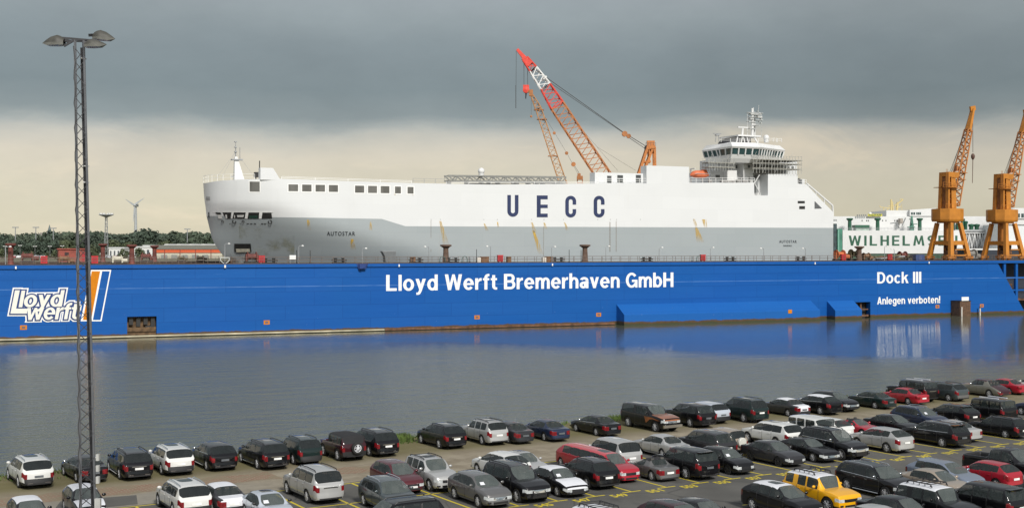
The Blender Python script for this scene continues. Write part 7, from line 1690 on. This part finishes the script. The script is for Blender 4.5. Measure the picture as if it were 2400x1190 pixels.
    if k.get('skid'): mb = MB(); mb.box(-L / 2 - .10, -L / 2 + .02, -W * .33, W * .33, T['gc'] + .06, T['gc'] + .15); put('bumper_trim', shared(mb, 'bumper_trim'), CHR if k.get('skid') == 1 else PAINTS['grey'], root)
    if k.get('tail_strip'): mb = MB(); mb.box(-L / 2 - .095, -L / 2 - .05, -W * .22, W * .22, zp + .09, zp + .14); put('tailgate_strip', shared(mb, 'tailgate_strip'), CHR, root)
    if k.get('spoiler'): mb = MB(); xx = L / 2 - T['x2']; mb.slab([(xx - .22, -W * .30), (xx + .1, -W * .33), (xx + .1, W * .33), (xx - .22, W * .30)], H - .09, H - .05); put('spoiler', shared(mb, 'spoiler'), body, root)
    if T.get('spare'):
        wheel_y = -L / 2 - .20; w = put('spare_wheel', TYRE_ME, TYRE if not k.get('cover') else PAINTS[k['cover']], root, (wheel_y, .0 if k.get('cover') else -.12, T['gc'] + .62), (0, 0, -math.pi / 2), (T['R'] * .98,) * 3)
        if k.get('cover'): mb = MB(); mb.lathe([(.01, -.34), (.55, -.34), (.9, -.31), (.97, -.24)], (0, 0, 0), 24, 'y'); put('wheel_cover', shared(mb, 'wheel_cover', True), PAINTS[k['cover']], w)
        else: put('rim', RIM_ME, PAINTS['film'], w)
    if T.get('rack'):
        mb = MB(); a, b = L / 2 - T['x1'] - .45, L / 2 - T['x2'] + .5; yy = .62
        for s_ in (-1, 1): mb.path([(a + .1, s_ * yy, H), (a, s_ * yy, H + .16), (b, s_ * yy, H + .16), (b - .1, s_ * yy, H)], .03)
        for f in (0, .25, .5, .75, 1): xx = a + (b - a) * f; mb.path([(xx, -yy, H + .02), (xx, -yy, H + .16), (xx, yy, H + .16), (xx, yy, H + .02)], .022)
        put('roof_rack', shared(mb, 'roof_rack'), TRIM, root)
    if k.get('fade'):        # burnt orange fade on the front half of the black pickup
        mb = MB()
        for s_ in (-1,): mb.add([(L / 2 - .32, s_ * (W / 2 + .004), .95), (L / 2 - 1.3, s_ * (W / 2 + .012), 1.12), (L / 2 - 2.35, s_ * (W / 2 + .012), 1.14), (L / 2 - 2.1, s_ * (W / 2 + .012), .62), (L / 2 - 1.62, s_ * (W / 2 + .012), .95), (L / 2 - 1.2, s_ * (W / 2 + .01), 1.0), (L / 2 - .7, s_ * (W / 2 + .006), .93)], [(0, 1, 2, 3, 4, 5, 6)])
        put('flame_paint', shared(mb, 'flame_paint'), PAINTS['rust'], root)
    if k.get('front_bar'): mb = MB(); mb.box(L / 2 - .02, L / 2 + .12, -W * .46, W * .46, T['gc'] + .08, T['gc'] + .3); put('bumper_bar', shared(mb, 'bumper_bar'), CHR, root)
    if k.get('paper'):
        mb = MB(); a = T['xc'] + .12; zz = T['hc'] + .08; mb.add([(L / 2 - a, -.55, zz), (L / 2 - a, -.25, zz), (L / 2 - a - .18, -.27, zz + .14), (L / 2 - a - .18, -.53, zz + .14)], [(0, 1, 2, 3)])
        for q_ in range(4): p_ = mb.v[q_]; mb.v[q_] = (p_[0] + .02, p_[1], p_[2] + .03)
        put('paper_sheet', shared(mb, 'paper_sheet'), PAINTS['film'], root)
    return root
def handle_at(T, n_):
    L, W = T['L'], T['W']; s_ = -1 if n_.endswith('r') else 1; t_ = (T['win'][0][1] - .12) if n_[5] == 'f' else ((T['win'][1][1] - .15) if n_[5] == 'r' else 6.55)
    return ((L / 2 - t_, s_ * (W / 2 + .0), T['hc'] - .16), None)
GROUPS = ['cars parked nose to the water along the quay edge', 'cars in the back row of stalls', 'cars in the numbered front stalls', 'cars in the nearest row']
# shape, x, y, heading, paint, label, row, extras
PARKED = [
 ('big_suv', -28.49, 73.1, 122.8, 'white', 'white SUV at the far left end of the quay edge row, dark number plate', 0, {'sunroof': 1, 'skid': 1, 'rails': 2, 'sill': 'trim', 'rear_trim': 'trim', 'plate': 2}),
 ('sedan', -25.86, 74.71, 125.2, 'black', 'black sedan half hidden behind the lattice mast on the quay edge', 0, {'chrome': 1, 'plate': 2}),
 ('big_suv', -23.38, 75.66, 119.9, 'black', 'black SUV with roof rails between the mast and a white SUV', 0, {'skid': 1, 'step': 1, 'tail_strip': 1}),
 ('big_suv', -21.31, 77.19, 120.1, 'white', 'white SUV between two black SUVs on the quay edge', 0, {'sunroof': 1, 'skid': 1, 'rails': 2, 'sill': 'trim', 'rear_trim': 'trim'}),
 ('suv', -18.95, 78.62, 120.9, 'black', 'black rounded SUV with bright red tail lights right of the white quay edge SUV', 0, {'rails': 0, 'skid': 1, 'step': 1, 'chrome': 1, 'plate': 2}),
 ('big_suv', -15.91, 79.13, 122.2, 'black', 'long black SUV with chrome tailgate strip and side steps on the quay edge', 0, {'step': 1, 'skid': 1, 'tail_strip': 1}),
 ('boxy_suv', -13.94, 80.68, 121.4, 'green_black', 'dark green boxy SUV between the long black SUV and the soft top off-roader', 0, {'plate': 0, 'rear_trim': 'trim'}),
 ('jeep', -11.23, 81.98, 121.3, 'dark_maroon', 'dark soft top off-roader with a spare wheel on its tail', 0, {'roof': 'soft', 'soft_rear': 1, 'sill': 'trim', 'rear_trim': 'trim', 'plate': 0}),
 ('big_suv', -9.45, 83.99, 121.4, 'black', 'black SUV right of the soft top off-roader, beside the green grass patch', 0, {'skid': 1, 'tail_strip': 1}),
 ('suv', -4.98, 87.07, 121.3, 'black', 'black SUV standing right of the green grass patch on the quay edge', 0, {'skid': 2, 'tail_strip': 1}),
 ('boxy_suv', -2.03, 88.65, 120.3, 'silver', 'silver boxy SUV with black roof rails on the quay edge', 0, {'cross': 1, 'plate': 1}),
 ('sedan', -0.24, 89.31, 121.4, 'charcoal', 'charcoal sedan partly hidden behind the silver boxy SUV on the quay edge', 0, {'plate': 2}),
 ('sedan', 2.39, 90.41, 119.8, 'navy', 'navy blue sedan on the quay edge', 0, {'plate': 2}),
 ('sedan', 6.24, 92.81, 121.4, 'black', 'black sedan with chrome window line standing alone left of the pickup', 0, {'chrome': 1, 'plate': 2}),
 ('canopy_pickup', 10.62, 95.28, -58.3, 'black', 'black pickup with a canopy, orange fading paint and a chrome nose', 0, {'fade': 1, 'bonnet': 'rust', 'chrome_grille': 1, 'front_bar': 1, 'plate': 0}),
 ('range', 13.94, 97.22, 119.7, 'black', 'black square SUV right of the pickup with chrome slats at the tail', 0, {'plate': 2}),
 ('suv', 15.45, 99.38, 121.4, 'ice', 'pale silver blue SUV squeezed between two black SUVs on the quay edge', 0, {'rear_trim': 'trim', 'rails': 0, 'plate': 2}),
 ('tall_suv', 18.54, 100.1, 119.5, 'green_black', 'tall dark green black SUV with chrome tailgate strip on the quay edge', 0, {'tail_strip': 1}),
 ('sedan', 22.77, 103.41, 121.0, 'charcoal', 'dark grey sedan with white film on roof and boot', 0, {'roof': 'film', 'boot': 'film', 'plate': 2}),
 ('crossover', 25.69, 104.51, 121.4, 'black', 'black crossover with a white covered roof on the quay edge', 0, {'roof': 'film', 'plate': 0, 'chrome': 1}),
 ('crossover', 27.64, 106.4, -59.6, 'black', 'black crossover facing the viewer beside the white roofed crossover on the quay edge', 0, {'chrome_grille': 1}),
 ('sedan', 31.38, 108.32, 121.1, 'green_black', 'long black sedan with chrome window line left of the red sedan', 0, {'chrome': 1, 'plate': 2}),
 ('sedan', 35.16, 111.08, 119.7, 'red', 'red sedan in front of the black box-shaped SUV with white roof bars', 0, {'plate': 1}),
 ('hummer', 36.53, 113.03, 121.5, 'black', 'black box-shaped SUV with white roof bars at the water edge', 0, {'bars': 1, 'tail_strip': 1, 'plate': 0}),
 ('suv', 39.57, 113.6, 121.4, 'slate', 'dark grey SUV between the box-shaped SUV and the classic saloon', 0, {'plate': 0, 'rear_trim': 'grey'}),
 ('classic', 44.47, 116.88, 120.8, 'warm_grey', 'vintage two tone saloon in grey and dark red with chrome bumper', 0, {'roof': 'dark_maroon', 'boot': 'dark_maroon', 'chrome_bumper': 1, 'chrome': 1, 'plate': 0}),
 ('sedan', 47.21, 118.83, 121.4, 'red', 'red sedan right of the vintage saloon at the photo edge', 0, {'plate': 0}),
 ('sedan', 50.49, 119.96, 121.4, 'white', 'white sedan at the upper right photo edge', 0, {}),
 ('hatch', -23.96, 61.34, -59.1, 'black', 'car with white roof film and dark sides at the bottom left corner', 1, {'roof': 'film', 'bonnet': 'film'}),
 ('hatch', -22.34, 64.58, -59.3, 'black', 'black car with white roof and bonnet film behind the foot of the lattice mast', 1, {'roof': 'film', 'bonnet': 'film'}),
 ('big_suv', -17.39, 65.42, 120.5, 'white', 'white SUV with sunroof in the back row of stalls at the lower left', 1, {'sunroof': 1, 'skid': 1, 'rails': 2, 'sill': 'trim', 'rear_trim': 'trim'}),
 ('sedan', -15.55, 65.9, 121.4, 'charcoal', 'dark sedan with white film on roof and boot beside the lower left white SUV', 1, {'roof': 'film', 'boot': 'film'}),
 ('sedan', -12.49, 63.26, -60.1, 'ice', 'pale blue white sedan facing the viewer at the bottom edge, dark sunroof', 1, {'sunroof': 1, 'mirror': 0, 'paper': 1}),
 ('tall_suv', -11.09, 68.83, 121.8, 'silver', 'big silver SUV alone in its stall with bright red tail lights', 1, {'rails': 1, 'plate': 0, 'tail_strip': 1}),
 ('small_wagon', -6.64, 71.17, -58.9, 'maroon', 'maroon compact SUV facing the viewer behind the dark grey green SUV', 1, {'front_plate': 1}),
 ('boxy_suv', -4.69, 72.1, -60.5, 'silver', 'silver boxy SUV facing the viewer right of the maroon SUV', 1, {'sunroof': 1, 'cross': 1}),
 ('crossover', -0.69, 75.02, 121.8, 'white', 'white crossover with red film on its tail', 1, {'rails': 0, 'plate': 0, 'boot': 'maroon', 'cross': 0}),
 ('sedan', 0.59, 75.81, -58.6, 'silver', 'silver sedan facing the viewer beside the white crossover, mostly hidden', 1, {'sunroof': 1}),
 ('tall_suv', 6.26, 78.9, 119.0, 'silver', 'silver SUV with large rear window behind the long red car', 1, {'rails': 0, 'plate': 1}),
 ('sedan', 9.96, 83.1, 120.9, 'silver', 'silver coupe-like sedan right of the silver SUV, dark side strip', 1, {'plate': 0}),
 ('range', 12.92, 82.78, 121.4, 'charcoal', 'black SUV left of the beige off-roader in the back row', 1, {'tail_strip': 1}),
 ('small_suv', 14.3, 84.78, 121.4, 'beige', 'beige compact off-roader with a covered spare wheel', 1, {'cover': 'cream', 'rails': 0}),
 ('big_suv', 18.41, 87.54, 120.7, 'white', 'white SUV in front of the white box-shaped SUV in the back row', 1, {'rails': 0, 'sunroof': 1, 'sill': 'trim', 'rear_trim': 'trim'}),
 ('hummer', 21.0, 88.89, 119.8, 'white', 'white box-shaped SUV with flat roof behind the white SUV', 1, {}),
 ('crossover', 22.76, 90.26, 121.4, 'white', 'white crossover right of the white box-shaped SUV', 1, {'rails': 0, 'plate': 1}),
 ('roadster', 25.68, 91.71, -58.6, 'red', 'red convertible with black soft top in the back row', 1, {'roof': 'soft'}),
 ('sedan', 28.55, 92.76, -58.6, 'black', 'black sedan facing the viewer behind the silver crossover', 1, {}),
 ('suv', 31.57, 95.84, -59.1, 'navy', 'dark blue SUV facing the viewer with pale roof strips', 1, {'rails': 2, 'step': 1, 'paper': 1}),
 ('crossover', 34.82, 98.13, 119.5, 'black', 'black crossover between the dark blue SUV and the box-shaped SUV', 1, {'plate': 1, 'spoiler': 1}),
 ('hummer', 38.02, 99.31, 121.1, 'black', 'black box-shaped SUV with white roof bars in the back row at the right', 1, {'bars': 1, 'plate': 0}),
 ('suv', 43.77, 102.08, 121.4, 'navy', 'dark SUV cut by the right photo edge behind the black wagon', 1, {'rails': 1}),
 ('suv', -6.57, 65.76, -60.8, 'slate', 'dark grey green SUV facing the viewer in front of the maroon SUV', 2, {'rails': 2}),
 ('crossover', -1.79, 67.62, -59.2, 'grey', 'warm grey crossover facing the viewer with chrome nose', 2, {'rails': 0, 'chrome_grille': 1, 'paper': 1}),
 ('tall_suv', 0.2, 69.1, -59.3, 'black', 'large black SUV with chrome grille beside the grey crossover', 2, {'chrome_grille': 1, 'rails': 1}),
 ('sedan', 2.53, 70.57, -60.9, 'black', 'black sedan with white film on roof and bonnet', 2, {'roof': 'film', 'bonnet': 'film', 'paper': 1}),
 ('suv', 4.43, 72.74, 119.0, 'black', 'black SUV with chrome tailgate plate left of the long red car', 2, {'skid': 0, 'tail_strip': 1}),
 ('limo', 5.19, 76.11, -61.1, 'red', 'stretched red limousine facing the viewer', 2, {'roof': 'pink_red', 'sunroof': 1}),
 ('roadster', 8.39, 75.02, 119.9, 'grey', 'grey two seat convertible with black soft top', 2, {'roof': 'soft'}),
 ('range', 10.57, 75.7, 120.8, 'black', 'black square SUV with silver bumper trim right of the convertible', 2, {'skid': 2, 'spoiler': 1, 'plate': 2}),
 ('hatch', 13.27, 77.16, -60.2, 'black', 'black hatchback with round bright headlights', 2, {'paper': 1, 'rim': 'dark'}),
 ('sedan', 16.86, 80.11, -59.3, 'charcoal', 'dark grey sedan with dark wheels facing the viewer', 2, {'rim': 'dark'}),
 ('coupe_sedan', 19.48, 81.73, -60.9, 'black', 'sleek black sedan with chrome grille beside the dark grey sedan', 2, {'chrome_grille': 1}),
 ('tall_suv', 21.43, 82.66, -59.1, 'black', 'large black SUV with chrome grille left of the silver crossover', 2, {'chrome_grille': 1, 'rails': 1, 'chrome': 1}),
 ('crossover', 25.44, 85.34, 120.6, 'silver', 'silver crossover with red tail lights in the numbered stalls', 2, {'rails': 0}),
 ('big_suv', 29.99, 87.64, 120.6, 'black', 'black SUV with chrome window line right of the silver crossover', 2, {'chrome': 1, 'rails': 2, 'plate': 2, 'spoiler': 1}),
 ('sedan', 31.85, 90.11, 121.4, 'silver', 'silver sedan half hidden behind the black SUV with chrome window line', 2, {'plate': 0}),
 ('wagon', 36.02, 91.74, 121.1, 'black', 'black wagon with tall upright tail lights', 2, {'rails': 1}),
 ('crossover', 14.06, 64.62, -58.9, 'black', 'black crossover with white covered roof left of the yellow off-roader', 3, {'roof': 'film', 'sunroof': 1, 'chrome_grille': 1}),
 ('retro_suv', 16.58, 66.45, -59.9, 'yellow', 'yellow off-roader with white roof and roof rack', 3, {'roof': 'film', 'sill': 'trim'}),
 ('big_suv', 20.56, 69.95, -61.1, 'black', 'black SUV with chrome roof rails right of the yellow off-roader', 3, {'rails': 2, 'chrome': 1, 'step': 1}),
 ('sedan', 23.85, 69.67, -58.6, 'beige', 'beige sedan behind the black off-roader with white roof', 3, {}),
 ('crossover', 25.02, 71.5, -59.5, 'blue_grey', 'blue grey crossover facing the viewer', 3, {'rails': 0, 'spoiler': 1}),
 ('hatch', 27.83, 72.64, 121.4, 'red', 'red hatchback seen from behind', 3, {}),
 ('pickup', 29.87, 74.47, -58.6, 'black', 'black pickup with an open bed behind the red hatchback', 3, {}),
 ('sedan', 17.79, 59.72, -58.6, 'silver', 'silver roofed car cut by the bottom edge in front of the black SUV', 3, {}),
 ('sedan', 19.44, 62.01, -58.6, 'black', 'black car behind the silver roofed car at the bottom edge', 3, {}),
 ('retro_suv', 21.64, 63.0, -58.6, 'black', 'black off-roader with white roof and roof rack', 3, {'roof': 'film'}),
 ('range', 24.41, 64.23, 121.4, 'black', 'black square SUV right of the black off-roader with white roof', 3, {'spoiler': 1}),
 ('suv', 28.58, 64.45, -58.6, 'charcoal', 'dark SUV cut by the right photo edge beside the black square SUV', 3, {}),
 ('crossover', 7.98, 59.78, -58.6, 'dark_maroon', 'dark maroon car at the bottom edge, only the roof in view', 3, {'sunroof': 1}),
 ('sedan', 9.34, 61.34, -58.6, 'black', 'black car at the bottom edge right of the dark maroon one', 3, {}),
 ('retro_suv', 4.38, 57.19, -58.6, 'cream', 'off-roader with white roof and rack peeking over the bottom edge', 3, {'roof': 'film'}),
 ('tall_suv', -5.56, 59.13, 211.7, 'black', 'large black car with white bonnet film at the bottom edge, roof in view', 3, {'rails': 1, 'bonnet': 'film'}),
]
random.seed(17)
CSC = .945
for (ty, x, y, h, col, lab, g, o) in PARKED:
    cat = 'pickup' if 'pickup' in ty else 'car'
    c = place_car(ty, x, y, h, col, lab, cat, GROUPS[g], 'pickup_truck' if 'pickup' in ty else 'parked_car', zoff=.004, **o)
    c.scale = (CSC,) * 3
